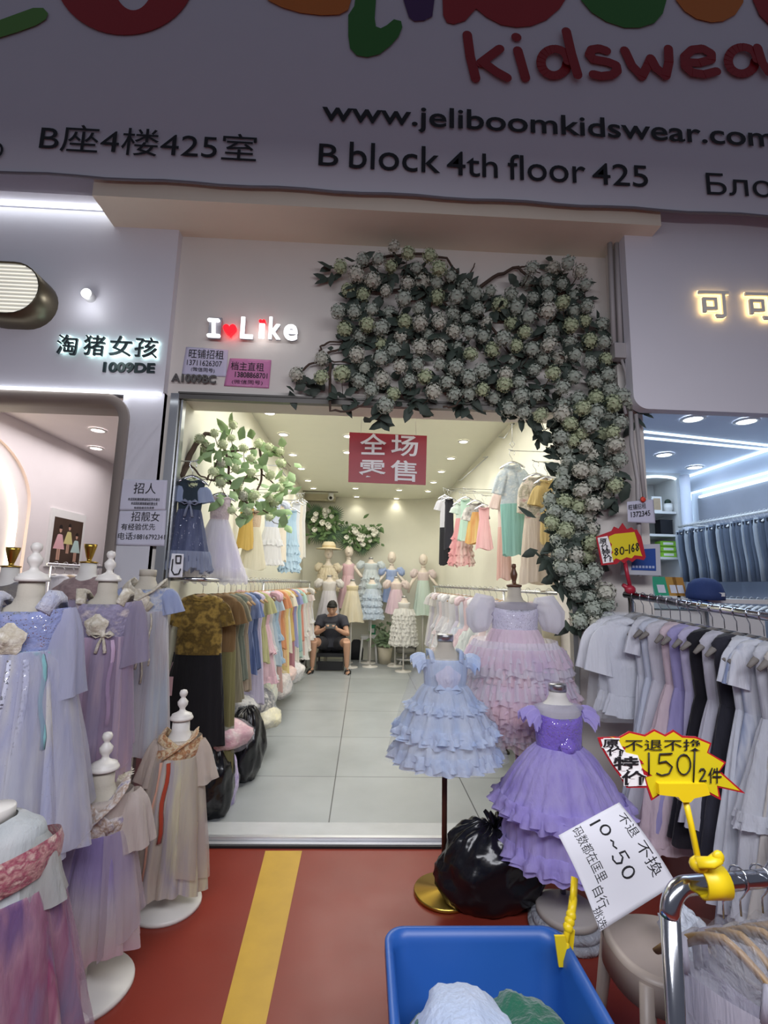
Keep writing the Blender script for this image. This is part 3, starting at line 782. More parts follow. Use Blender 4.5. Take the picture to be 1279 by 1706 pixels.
b.build('hanging_string', mat('white string', 'dcd8cc', .6), o)
# ceiling lamps of the shop
rows = [((449, 687), 'lamp nearest the doorway in the row by the leafy branch'), ((472, 723), 'second lamp from the doorway in the row by the leafy branch'), ((488, 757), 'third lamp from the doorway in the row by the leafy branch'), ((502, 780), 'fourth lamp from the doorway in the row by the leafy branch'), ((513, 800), 'fifth lamp from the doorway in the row by the leafy branch'), ((522, 813), 'sixth lamp from the doorway in the row by the leafy branch'), ((529, 825), 'last lamp of the row by the leafy branch, near the vent'),
        ((772, 735), 'nearest lamp in the row by the pastel outfits'), ((751, 763), 'second lamp in the row by the pastel outfits'), ((735, 785), 'third lamp in the row by the pastel outfits'), ((722, 803), 'fourth lamp in the row by the pastel outfits'), ((713, 818), 'last lamp in the row by the pastel outfits'),
        ((665, 816), 'middle ceiling lamp just below the red sign, nearer one'), ((660, 830), 'middle ceiling lamp just below the red sign, farther one'), ((592, 813), 'middle ceiling lamp by the lower corner of the red sign'), ((594, 827), 'middle ceiling lamp nearest the back wall by the vent'), ((580, 726), 'ceiling lamp half hidden by the upper corner of the red sign'), ((579, 753), 'ceiling lamp peeking out beside the red sign, second of two')]
for i, ((x, y), w) in enumerate(rows):
    q = at(x, y, Z=ZC - .002)
    downlight(w, q, .05, dl_emit, 'recessed lamps in the shop ceiling')
    l = bpy.data.lights.new('lamp', 'SPOT'); l.energy = 9 if i < 12 else 5; l.spot_size = 1.9; l.spot_blend = .7; l.color = (1, .95, .82); l.shadow_soft_size = .05
    so = bpy.data.objects.new('lamp', l); COL.objects.link(so); so.location = (q[0], q[1], q[2] - .03)
o = thing('security_camera', 'small white dome security camera under the ceiling at the back', 'security camera', at(551, 829, Y=9.0))
b = MB(); b.ball((0, 0, 0), .06, 14); b.lathe([(.05, .04), (.05, .09)], n=14); b.build('housing', whitep, o)
b = MB(); b.ball((0, -.035, -.01), .034, 12); b.build('lens', blackp, o)
# ------------------------------------------------------------------ flowers
def fibo(n):
    P = []
    for i in range(n):
        z = 1 - 2 * (i + .5) / n; r = math.sqrt(1 - z * z); a = i * 2.39996
        P.append(Vector((r * math.cos(a), r * math.sin(a), z)))
    return P
def pompom_geo(b, c, R, rng, n=40):
    c = Vector(c)
    b.ball(c, R * .74, 10)
    for d in fibo(n):
        d = (d + Vector((rng.uniform(-.1, .1), rng.uniform(-.1, .1), rng.uniform(-.1, .1)))).normalized()
        u = d.orthogonal().normalized(); u = Matrix.Rotation(rng.uniform(0, 6), 3, d) @ u; w = d.cross(u)
        k = R * rng.uniform(.88, 1.06)
        vs = [c + d * k * .93]
        for j in range(8):
            rr = R * (.30 if j % 2 == 0 else .15); a = j * PI / 4
            vs.append(c + d * (k * (1.0 if j % 2 == 0 else .95)) + (u * math.cos(a) + w * math.sin(a)) * rr)
        b.add(vs, [(0, 1 + j, 1 + (j + 1) % 8) for j in range(8)])
petal_mats = [mat('petals pale green', 'b3bd98', .8, var=.25, scale=30), mat('petals grey lilac', 'a8b0a2', .8, var=.22, scale=30), mat('petals cream', 'c3c3b3', .8, var=.22, scale=30)]
leaf_mat = mat('hydrangea leaf', '3f4b42', .65, var=.35, scale=12)
leaf_fresh = mat('fresh leaf', '9ab884', .55, var=.4, scale=10)
bark = mat('twig bark', '4e3d33', .8, var=.3, scale=30)
petal_mats.append(mat('petals lit green', 'cdd8ae', .75, var=.25, scale=30))  # indoor branch blossoms: lamplit brightness is painted into this paler petal colour
heads = []
for i in range(4):
    b = MB(); pompom_geo(b, (0, 0, 0), 1.0, random.Random(i)); o = b.build('flower_head', petal_mats[i]); heads.append(o.data); bpy.data.objects.remove(o)
def leaf(b, p, d, up, L, Wd):
    d = Vector(d).normalized(); w = d.cross(Vector(up)); w = w.normalized() if w.length > 1e-4 else d.orthogonal().normalized()
    n = w.cross(d); p = Vector(p)
    vs = [p, p + d * L * .35 + w * Wd - n * Wd * .35, p + d * L * .4, p + d * L * .35 - w * Wd - n * Wd * .35,
          p + d * L * .72 + w * Wd * .7 - n * Wd * .4, p + d * L * .75, p + d * L * .72 - w * Wd * .7 - n * Wd * .4, p + d * L - n * Wd * .5]
    b.add(vs, [(0, 1, 2), (0, 2, 3), (1, 4, 5, 2), (2, 5, 6, 3), (4, 7, 5), (5, 7, 6)])
def inside(p, poly):
    x, y = p; c = False; j = len(poly) - 1
    for i in range(len(poly)):
        xi, yi = poly[i]; xj, yj = poly[j]
        if (yi > y) != (yj > y) and x < (xj - xi) * (y - yi) / (yj - yi) + xi: c = not c
        j = i
    return c
def scatter(poly, d, rng, seeds=(), tries=9000):
    P = list(seeds); xs = [p[0] for p in poly]; ys = [p[1] for p in poly]
    for _ in range(tries):
        q = (rng.uniform(min(xs), max(xs)), rng.uniform(min(ys), max(ys)))
        if inside(q, poly) and all((q[0] - a) ** 2 + (q[1] - c) ** 2 > d * d for a, c in P): P.append(q)
    return P
def garland(name, label, cat, base, pts, branches, Yf, size, leafy, leafm, rng, limit=100, nleaf=6, weights=(3, 4, 2, 0), big=1.0):
    """Yf(x, y): depth in front of which the heads sit"""
    o = thing(name, label, cat, base); B = Vector(o.location)
    for ln, r in branches:
        P = []
        for i, q in enumerate(ln):
            P.append(Vector(at(*q[:2], Y=Yf(*q[:2]) - (q[2] if len(q) > 2 else .03))) - B)
        Q = [P[0]]
        for a, c in zip(P, P[1:]):
            for k in range(1, 5):
                t = k / 4; Q.append(a.lerp(c, t) + Vector((rng.uniform(-.006, .006), rng.uniform(-.006, .006), rng.uniform(-.006, .006))))
        b = MB(); b.tube(Q, [r * (1 - .5 * i / len(Q)) for i in range(len(Q))], 7); b.build('branch', bark, o)
    rest = MB(); fol = MB()
    for i, (x, y) in enumerate(pts):
        Y = Yf(x, y); dep = rng.uniform(.05, .2); p = Vector(at(x, y, Y=Y - dep)) - B
        R = size * rng.uniform(.85, 1.15) * (Y - dep) / Y
        if i < limit:
            h = bpy.data.objects.new('flower_head', rng.choices(heads, weights)[0]); COL.objects.link(h); h.parent = o
            h.location = p; h.scale = (R, R, R * rng.uniform(.82, 1)); h.rotation_euler = (rng.uniform(0, 6), rng.uniform(0, 6), 0)
        else: pompom_geo(rest, p, R, rng, 26)
        q = p + Vector((rng.uniform(-.07, .07), dep * .8, rng.uniform(-.09, .04)))
        fol.cur = 1; fol.tube([p, p.lerp(q, .5) + Vector((0, 0, -.015)), q], .003, 4); fol.cur = 0
        for _ in range(nleaf if rng.random() < leafy else 1):
            d = Vector((rng.uniform(-1, 1), rng.uniform(-.75, .35), rng.uniform(-1, .8)))
            leaf(fol, q + Vector((rng.uniform(-.05, .05), rng.uniform(-.06, .03), rng.uniform(-.05, .05))), d, (rng.uniform(-.5, .5), -1, rng.uniform(-.2, .9)), big * rng.uniform(.08, .14), big * big * rng.uniform(.022, .036))
    fol.build('leaves', [leafm, bark], o)
    if rest.v: tag(rest.build('flower_heads', petal_mats[1], o), kind='stuff')
    return o
g = random.Random(3)
polyA = [(560, 455), (575, 432), (605, 425), (650, 405), (700, 415), (735, 430), (755, 455), (790, 475), (850, 480), (880, 452), (905, 436), (940, 436), (972, 446), (985, 490), (1000, 530), (1012, 580), (1028, 630), (1020, 668), (960, 680), (912, 690), (868, 692), (820, 668), (780, 655), (735, 660), (708, 650), (688, 632), (655, 668), (620, 660), (585, 640), (572, 618), (585, 590), (568, 555), (556, 520), (565, 490)]
seedA = [(567, 444), (604, 433), (656, 411), (680, 422), (716, 426), (651, 444), (731, 447), (563, 519), (590, 520), (612, 541), (600, 560), (656, 584), (632, 571), (494, 624), (536, 598), (569, 622), (535, 628), (618, 650), (655, 656), (682, 634), (642, 675), (722, 652), (745, 637), (804, 649), (842, 624), (840, 640), (886, 446), (922, 447), (966, 453), (888, 497), (872, 686), (900, 691), (848, 680), (978, 510), (1002, 540), (730, 534), (732, 538), (756, 552)]
ptsA = scatter(polyA, 23, g, seedA)
brA = [([(585, 500), (590, 470), (605, 446), (640, 428), (690, 422), (745, 430), (762, 455)], .013), ([(800, 478), (830, 458), (862, 445), (885, 466), (905, 470)], .013),
       ([(862, 447), (876, 444), (900, 455)], .007), ([(780, 470), (785, 452), (790, 438)], .006), ([(550, 605, .1), (549, 640, .1), (551, 684, .1), (580, 686, .1), (615, 670, .06)], .01), ([(550, 605), (533, 592), (534, 578), (548, 570), (580, 569)], .009),
       ([(545, 588), (575, 582), (600, 560)], .008), ([(738, 678, .1), (760, 676, .1), (774, 655, .1), (772, 630, .06)], .007), ([(500, 618), (520, 605), (545, 600), (590, 605)], .008), ([(600, 500), (660, 545), (720, 585)], .01), ([(640, 490), (700, 470), (760, 520), (800, 560)], .01), ([(840, 600), (900, 560), (960, 480)], .012), ([(800, 520), (850, 590), (900, 640)], .01)]
garland('hydrangea_garland', 'big grey-green snowball flower garland spreading over the front wall above the doorway', 'flower garland', at(760, 620, Y=F), ptsA, brA, lambda x, y: F - .01, .054, .95, leaf_mat, g)
polyB = [(925, 690), (960, 676), (1022, 668), (1035, 700), (1036, 760), (1030, 810), (1000, 850), (985, 900), (1000, 960), (1015, 1000), (1018, 1040), (995, 1050), (975, 1010), (945, 985), (925, 940), (915, 890), (922, 840), (935, 790), (940, 740)]
seedB = [(934, 729), (1025, 742), (1012, 752), (936, 804), (918, 833), (940, 836), (946, 862), (980, 858), (930, 900), (958, 925), (935, 945), (990, 975), (952, 970), (966, 1034), (1012, 690), (1036, 660), (1050, 668), (1010, 790), (1018, 780), (985, 760)]
garlandB = garland('hydrangea_garland', 'grey-green snowball flower garland trailing down the pillar beside the doorway', 'flower garland', at(985, 1040, Y=F), scatter(polyB, 19, g, seedB),
        [([(985, 660), (975, 760), (965, 860), (975, 960), (1000, 1045)], .014), ([(1000, 680), (990, 780), (955, 850)], .01)], lambda x, y: F - .02, .057, 1.0, leaf_mat, g, nleaf=7)
# the leafy branch inside, above the dresses
def YI(x, y): return 3.08 + (x - 305) / 165 * .75
polyC = [(330, 730), (360, 705), (385, 705), (400, 745), (430, 735), (462, 750), (474, 790), (472, 830), (462, 868), (440, 850), (415, 835), (395, 850), (372, 815), (345, 790), (325, 815), (322, 790), (340, 765)]
seedC = [(388, 708), (368, 772), (448, 745), (466, 752), (472, 800), (466, 812), (328, 802), (322, 806), (386, 850), (448, 862), (412, 852), (392, 780), (396, 810), (404, 825), (448, 828), (457, 838), (385, 730)]
cC = scatter(polyC, 17, g, seedC)[:30]
garland('leafy_branch', 'brown branch with fresh green leaves and snowball blossoms above the hanging dresses', 'branch', at(303, 800, Y=3.06), cC,
        [([(301, 795, 0), (315, 765, 0), (330, 735, .02), (342, 722, .03), (362, 724, .03)], .022), ([(370, 730), (378, 760), (382, 800), (398, 830), (412, 838)], .011), ([(385, 752), (420, 748), (432, 745)], .008), ([(432, 742), (435, 770), (436, 800), (425, 828), (400, 832)], .011), ([(314, 772), (330, 790), (352, 800), (368, 790), (372, 772)], .007), ([(345, 800), (360, 770), (385, 760)], .007), ([(352, 800), (380, 805), (396, 812)], .007), ([(430, 800), (415, 790), (405, 800), (400, 820)], .006), ([(436, 790), (455, 805), (470, 815)], .007), ([(412, 838), (435, 845), (450, 860)], .007)],
        YI, .04, .9, leaf_fresh, g, nleaf=4, weights=(1, 0, 1, 6), big=1.05)
# two palm-and-rose sprays on the back wall
rose = mat('cream rose', 'f0eee0', .7, var=.12, scale=40); palm = mat('palm green', '4c6a4c', .6, var=.3); rosel = mat('rose leaf', '5d7a4a', .6, var=.3)
def rose_geo(b, c, R, rng):
    c = Vector(c); b.ball(c, R * .6, 8)
    for k in range(9):
        a = k * 2.4; d = Vector((math.cos(a) * .8, -.6, math.sin(a) * .8)).normalized()
        u = d.orthogonal().normalized(); w = d.cross(u)
        b.add([c + d * R * .5, c + d * R * .9 + u * R * .5, c + d * R * 1.05, c + d * R * .9 - u * R * .5, c + d * R * .75 + w * R * .5, c + d * R * .75 - w * R * .5], [(0, 1, 4), (1, 2, 4), (2, 3, 4), (3, 0, 4), (0, 1, 5), (1, 2, 5), (2, 3, 5), (3, 0, 5)])
def spray(label, cx, cy, rx, ry, nr, palms, seed, Y=9.3):
    r = random.Random(seed); o = thing('flower_spray', label, 'flower arrangement', at(cx, cy, Y=Y)); B = Vector(o.location)
    for ang, L in palms:
        b = MB(); d = Vector((math.cos(ang), -.1, math.sin(ang)))
        n = Vector((0, -1, 0)); base = Vector((0, -.05, 0)) + d * .1
        b.tube([Vector((0, 0, 0)), base, base + d * L * .5], .006, 5)
        for k in range(15):
            a = -1.15 + 2.3 * k / 14; dd = (d * math.cos(a) + d.cross(n) * math.sin(a)).normalized()
            leaf(b, base + d * L * .25, dd, n, L * (.85 - .2 * abs(a)), .014)
        b.build('palm_leaf', palm, o)
    b = MB()
    for _ in range(150):
        x, y = r.gauss(0, .45) * rx, r.gauss(0, .45) * ry; p = Vector(at(cx + x, cy + y, Y=Y - r.uniform(.03, .22))) - B
        leaf(b, p, (r.uniform(-1, 1), r.uniform(-.8, .1), r.uniform(-1, 1)), (0, -1, r.uniform(-.5, .5)), r.uniform(.1, .2), .03)
    b.build('leaves', rosel, o)
    for _ in range(nr):
        a = r.uniform(0, 6.28); k = math.sqrt(r.random()) * .8
        p = Vector(at(cx + rx * k * math.cos(a), cy + ry * k * math.sin(a), Y=Y - r.uniform(.18, .3))) - B
        b = MB(); rose_geo(b, p, r.uniform(.045, .065), r); b.build('rose', rose, o)
    return o
spray('palm and rose spray nearer the dress wall, higher of the two on the back wall', 538, 870, 26, 26, 14, [(-1.2, .4), (-.7, .45), (-1.9, .35), (.6, .35), (2.2, .3), (2.9, .28)], 1)
spray('cream rose spray lower on the back wall above the tiered pale dress', 600, 893, 36, 22, 24, [(3.0, .4), (-2.6, .35), (-1.4, .3), (-.4, .3), (.3, .3)], 2)
# ------------------------------------------------------------------ clothes
def skirt_geo(b, z0, z1, r0, r1, flat=1.0, folds=12, amp=.08, rng=rnd, rows=12, n=112, pw=.8, hemw=0.0, crink=.012):
    p1, p2, p3 = rng.uniform(0, 6), rng.uniform(0, 6), rng.uniform(0, 6); f2 = int(folds * 1.63) + 1; so = rng.uniform(0, 50)
    R = []
    for j in range(rows + 1):
        t = j / rows; r = r0 + (r1 - r0) * t ** pw; ring = []
        for i in range(n):
            a = 2 * PI * i / n
            f = 1 + amp * (.25 + .75 * t) * (.6 * math.sin(folds * a + p1 + 1.1 * t * math.sin(2 * a)) + .4 * math.sin(f2 * a + p2)) + crink * mnoise.noise((4 * math.cos(a) + so, 4 * math.sin(a), t * 5)) * 2
            ring.append((r * f * math.cos(a), r * f * flat * math.sin(a), z0 + (z1 - z0) * t + hemw * t * t * math.sin(3 * a + p3)))
        R.append(ring)
    b.rings(R)
def ruffle_geo(b, z, r, h, flat=1.0, nf=30, amp=.012, out=.02, rng=rnd, rows=4, arc_=None, c=(0, 0)):
    n = nf * 5; ph = rng.uniform(0, 6); so = rng.uniform(0, 40); R = []
    for j in range(rows + 1):
        v = j / rows; ring = []
        for i in range(n):
            a = 2 * PI * i / n
            w = math.sin(nf * a + ph + 1.6 * mnoise.noise((3 * math.cos(a) + so, 3 * math.sin(a), 0)))
            k = mnoise.noise((6 * math.cos(a) + so, 6 * math.sin(a), v * 2))
            rr = r + out * v + amp * (.15 + v) * w + amp * k
            aa = a + .35 / nf * v * math.cos(nf * a * .5)
            ring.append((c[0] + rr * math.cos(aa), c[1] + rr * flat * math.sin(aa), z - h * v + h * .38 * v * k + .004 * w * v))
        R.append(ring)
    b.rings(R)
def bodice_geo(b, zw, zs, ww, bw, sw, flat, neck=.05, drop=.0, n=40, top='round'):
    L = zs - zw
    prof = [(0, ww), (.3, (ww + bw) / 2), (.58, bw), (.74, bw * .98)]
    if top == 'round': prof += [(.88, sw * .95), (.96, sw * .8), (1.0, max(neck * 1.25, sw * .55)), (1.03, neck)]
    elif top == 'tube': prof += [(.8, bw * .97)]
    R = []
    for t, r in prof:
        ring = []
        for i in range(n):
            a = 2 * PI * i / n; fl = flat if t < .8 else flat * (1 - (t - .8) * 1.6) if top == 'round' else flat
            if t >= 1.0: fl = .85
            k = 1 + .015 * math.sin(9 * a + t * 7)
            zz = zw + L * t - (drop * max(0, -math.sin(a)) ** 3 if t > .9 or top == 'tube' and t > .75 else 0)
            ring.append((r * k * math.cos(a), r * k * fl * math.sin(a), zz))
        R.append(ring)
    b.rings(R)
def puff_geo(b, s, zs, sw, R=.06, L=.1, nf=7, rng=rnd, elastic=True):
    P = [Vector((s * sw * .8, 0, zs - .01)), Vector((s * (sw + .03), 0, zs - .015)), Vector((s * (sw + .055), -.005, zs - L * .4)), Vector((s * (sw + .06), -.01, zs - L * .75)), Vector((s * (sw + .05), -.01, zs - L))]
    rr = [R * .5, R * .95, R * 1.05, R * .9, R * .55]
    n = 42; T = (P[-1] - P[0]).normalized(); u = Vector((0, 1, 0)); R_ = []
    for k, p in enumerate(P):
        d = (P[min(k + 1, 4)] - P[max(k - 1, 0)]).normalized(); w = d.cross(u).normalized()
        R_.append([p + (u * math.cos(2 * PI * i / n) + w * math.sin(2 * PI * i / n)) * rr[k] * (1 + .07 * math.sin(nf * 2 * PI * i / n + k * .4)) for i in range(n)])
    b.rings(R_, True, True)
def sleeve_geo(b, s, zs, sw, L, r0, r1, drop=.6, flat=.6, rng=rnd, fwd=0.0):
    p0 = Vector((s * sw * .72, 0, zs - .045)); K = 11; n = 44
    pts = [p0]; q = p0
    for k in range(1, K + 1):
        dr = drop + (1 - drop) * min(1, .3 + k / K * 1.1) * (1 if L > .22 else .35); d = Vector((s * (1 - dr), fwd, -dr)).normalized(); q = q + d * (L / K); pts.append(q)
    d = Vector((s * .25, 0, -1)).normalized()
    w = d.cross(Vector((0, 1, 0))).normalized(); R_ = []; ph = rng.uniform(0, 6)
    for k, p in enumerate(pts):
        t = k / K; r = r0 * (.75 + .35 * math.sin(min(1, t * 3) * PI / 2)) + (r1 - r0) * t ** 1.3
        R_.append([p + (w * math.cos(2 * PI * i / n) + Vector((0, 1, 0)) * flat * math.sin(2 * PI * i / n)) * r * (1 + (.04 + .16 * t) * math.sin(5 * 2 * PI * i / n + ph) + .06 * t * math.sin(11 * 2 * PI * i / n + 2 * t)) for i in range(n)])
    b.rings(R_)
def flutter_geo(b, s, zs, sw, L=.09, nf=5, rng=rnd):
    n = nf * 8; ph = rng.uniform(0, 6); R_ = []
    for j in range(5):
        v = j / 4; row = []
        for i in range(n + 1):
            t = i / n; a = -1.5 + 3.0 * t
            w = math.sin(nf * 2 * PI * t + ph) * .016 * v
            row.append((s * (sw * .72 + (L * .75) * v * math.cos(a * .75) + .01), math.sin(a) * (.05 + .035 * v), zs - .012 - .04 * abs(math.sin(a)) ** 2 - L * .5 * v * v + w + .02 * v))
        R_.append(row)
    b.rings(R_, closed=False)
def bow_geo(b, p, w):
    p = Vector(p)
    b.ball(p, w * .16, 8)
    for s in (-1, 1):
        b.tube([p, p + Vector((s * w * .3, -.005, w * .14)), p + Vector((s * w * .5, -.004, .02 * w)), p + Vector((s * w * .3, -.005, -w * .12)), p], [w * .05, w * .15, w * .17, w * .12, w * .05], 8, flat=.35)
        b.tube([p, p + Vector((s * w * .14, -.012, -w * .45)), p + Vector((s * w * .22, -.014, -w * .9))], [w * .05, w * .09, w * .1], 6, flat=.25)
def rosette_geo(b, p, R, rng):
    p = Vector(p)
    for k in range(3):
        rr = R * (1 - k * .28); n = 18
        for j in range(1):
            r0 = [(p.x + rr * (1 + .12 * math.sin(5 * a)) * math.cos(a), p.y - .006 * k, p.z + rr * (1 + .12 * math.sin(5 * a)) * math.sin(a)) for a in np.linspace(0, 2 * PI, n, endpoint=False)]
            r1 = [(p.x + rr * .55 * math.cos(a), p.y - .006 * k - .014, p.z + rr * .55 * math.sin(a)) for a in np.linspace(0, 2 * PI, n, endpoint=False)]
            b.rings([r0, r1], False, True)

def dress(name, label, cat, loc, rz, sp, group=None, seed=0):
    """a dress with its hem at the Empty's height; sp holds measures (m) and fabrics"""
    r = random.Random(seed); S = lambda k, d=None: sp.get(k, d)
    o = thing(name, label, cat, loc, rz, group)
    zs, zw = sp['zs'], sp['zw']; sw, bw, ww, hw = S('sw', .13), S('bw', .12), S('ww', .1), sp['hw']
    fl, fs = S('flat', .72), S('sflat', .85)
    b = MB(); bodice_geo(b, zw, zs, ww, bw, sw, fl, S('neck', .05), S('drop', .02), top=S('top', 'round')); b.build('bodice', sp['bod'], o)
    if S('straps'):
        for s in (-1, 1):
            b = MB(); zt = zw + (zs - zw) * .78; b.tube([(s * bw * .6, -bw * fl * .8, zt - .01), (s * sw * .6, -.035, zs), (s * sw * .6, .02, zs), (s * bw * .6, bw * fl * .75, zt)], S('strapw', .014), 6, flat=.4)
            b.build('strap', S('trim', sp['bod']), o)
    if S('cross'):
        # wide crossing neckline bands over the shoulders
        for s in (-1, 1):
            b = MB(); R_ = []; wd = S('crossw', .035)
            P = [(s * sw * .5, .05, zs - .035), (s * sw * .62, .0, zs + .002), (s * sw * .62, -.05, zs - .02), (s * bw * .52, -bw * fl * .8, zs - (zs - zw) * .3), (s * bw * .1, -bw * fl * 1.03 - .004 * s, zs - (zs - zw) * .52), (-s * bw * .5, -bw * fl * .92, zw + (zs - zw) * .12)]
            Q = [Vector(p) for p in P]; pts_ = []
            for i in range(len(Q) - 1):
                for k in range(4): pts_.append(Q[i].lerp(Q[i + 1], k / 4))
            pts_.append(Q[-1])
            b.tube(pts_, [wd * (.7 if i < 6 else 1) for i in range(len(pts_))], 10, flat=.22); b.build('neck_band', S('trim', sp['bod']), o)
    if S('yoke'):
        b = MB(); bodice_geo(b, zw + (zs - zw) * .45, zs, bw * .97, bw * .97, sw * .96, fl * .97, S('neck', .05), 0); b.build('sheer_yoke', sp['yoke'], o)
    tiers = S('tiers')
    if not tiers:
        b = MB(); skirt_geo(b, zw + .01, 0, ww * 1.01, hw, fs, S('folds', 12), S('amp', .09), r, pw=S('pw', .8), hemw=S('hemw', .012), n=S('n', 112)); b.build('skirt', sp['skirt'], o)
        if S('over'):
            # loose outer layer of sheer net, open at the front
            b = MB(); r2 = r; so = r2.uniform(0, 40); n_ = 120; R_ = []
            for j in range(13):
                t = j / 12; ring = []
                for i in range(n_ + 1):
                    a = -1.2 + 5.5 * i / n_; rr = ww * 1.05 + (hw * 1.07 - ww * 1.05) * t ** .75
                    f = 1 + (.03 + .1 * t) * (math.sin(7 * a + so) * .6 + math.sin(12 * a + so * 2 + t) * .4) + .05 * t * mnoise.noise((3 * a, t * 3, so))
                    ring.append((rr * f * math.cos(a), rr * f * fs * math.sin(a), zw + .012 - (zw * (.9 + .06 * math.sin(2 * a + so))) * t))
                R_.append(ring)
            b.rings(R_, closed=False); b.build('net_overskirt', sp['over'], o)
        if S('under'):
            b = MB(); skirt_geo(b, zw, .03, ww * .96, hw * .86, fs, 9, .05, r, pw=S('pw', .8), n=64); b.build('underskirt', sp['under'], o)
        if S('hem_ruffle'):
            b = MB(); ruffle_geo(b, S('hem_ruffle') * .6, hw * .985, S('hem_ruffle'), fs, 34, .012, .02, r); b.build('hem_ruffle', S('trim', sp['skirt']), o)
    else:
        # each tier: (height of its lower edge, half width there, ruffle depth)
        zt, rt = zw + .01, ww * 1.01
        for k, (z1, r1, rh) in enumerate(tiers):
            b = MB(); skirt_geo(b, zt, z1, rt, r1, fs, S('folds', 16), S('amp', .05), r, rows=7, pw=S('pw', .75), n=S('n', 112), crink=.02)
            sk = b.build('skirt_tier', (sp['tmats'][k % len(sp['tmats'])] if S('tmats') else sp['skirt']), o)
            if rh:
                b = MB()
                for q in range(S('layers', 1)):
                    ruffle_geo(b, z1 + rh * (.55 - .35 * q), r1 * (.985 - .02 * q), rh, fs, S('nf', 34), S('ramp', .012), S('rout', .025), r)
                b.build('ruffle', S('trim', sp['skirt']), sk)
            zt, rt = z1 + rh * .3 + .02, r1 * S('inset', .86)
    if S('fluff'):
        # rows of gathered tulle frills all over the skirt
        for k, (z, rr, h) in enumerate(S('fluff')):
            b = MB()
            for q in range(2): ruffle_geo(b, z + h * .3 - q * h * .25, rr - .012 * q, h, fs, S('nf', 30), S('ramp', .018), S('rout', .04), r)
            b.build('tulle_frill', sp['fmats'][k % len(sp['fmats'])], o)
    sl = S('sleeve', 'none'); sm_ = S('slm', sp['bod'])
    if sl != 'none':
        for s in (-1, 1):
            b = MB()
            if sl == 'puff': puff_geo(b, s, zs, sw, S('pr', .06), S('pl', .11), rng=r)
            elif sl == 'flutter':
                flutter_geo(b, s, zs, sw, S('pl', .09), rng=r); flutter_geo(b, s, zs - .02, sw * .96, S('pl', .09) * .8, rng=r)
            elif sl == 'short': sleeve_geo(b, s, zs, sw, S('pl', .14), S('r0', .05), S('r1', .06), S('drp', .6), S('slf', .6), r)
            elif sl == 'wide': sleeve_geo(b, s, zs, sw, S('pl', .34), S('r0', .05), S('r1', .11), S('drp', .82), S('slf', .5), r, S('fwd', 0))
            b.build('sleeve', sm_, o)
    if S('sash'):
        b = MB(); R_ = []
        for t, k in ((0, 1.0), (.3, 1.05), (.7, 1.06), (1, 1.0)):
            R_.append([(ww * k * 1.03 * math.cos(a), ww * k * 1.03 * fl * math.sin(a) * 1.05, zw - .01 + S('sashh', .05) * t + S('sasht', 0) * math.cos(a)) for a in np.linspace(0, 2 * PI, 40, endpoint=False)])
        b.rings(R_); b.build('sash', sp['sash'], o)
    if S('bow'):
        b = MB(); bow_geo(b, (S('bowx', 0), -ww * fl * 1.1 - .01, zw + S('bowz', .02)), S('bow')); b.build('bow', S('bowm', S('trim', sp['bod'])), o)
    if S('rosette'):
        b = MB(); rosette_geo(b, (0, -ww * fl * 1.06 - .012, zw + S('rosz', .09)), S('rosette'), r); b.build('rosette', S('rosm', S('trim', sp['bod'])), o)
    for (ax, z0, z1, w, m) in S('ribbons', ()):
        b = MB(); pts_ = []
        for k in range(9):
            t = k / 8; z = (z0 + (z1 - z0) * t) * zw; rr = ww + (hw - ww) * max(0, min(1, (zw - z) / zw)) ** S('pw', .8) + .008
            pts_.append((rr * math.cos(ax) + .006 * math.sin(t * 9), rr * fs * math.sin(ax), z))
        b.tube(pts_, w * .8, 6, flat=.25); b.build('ribbon', m, o)
    return o

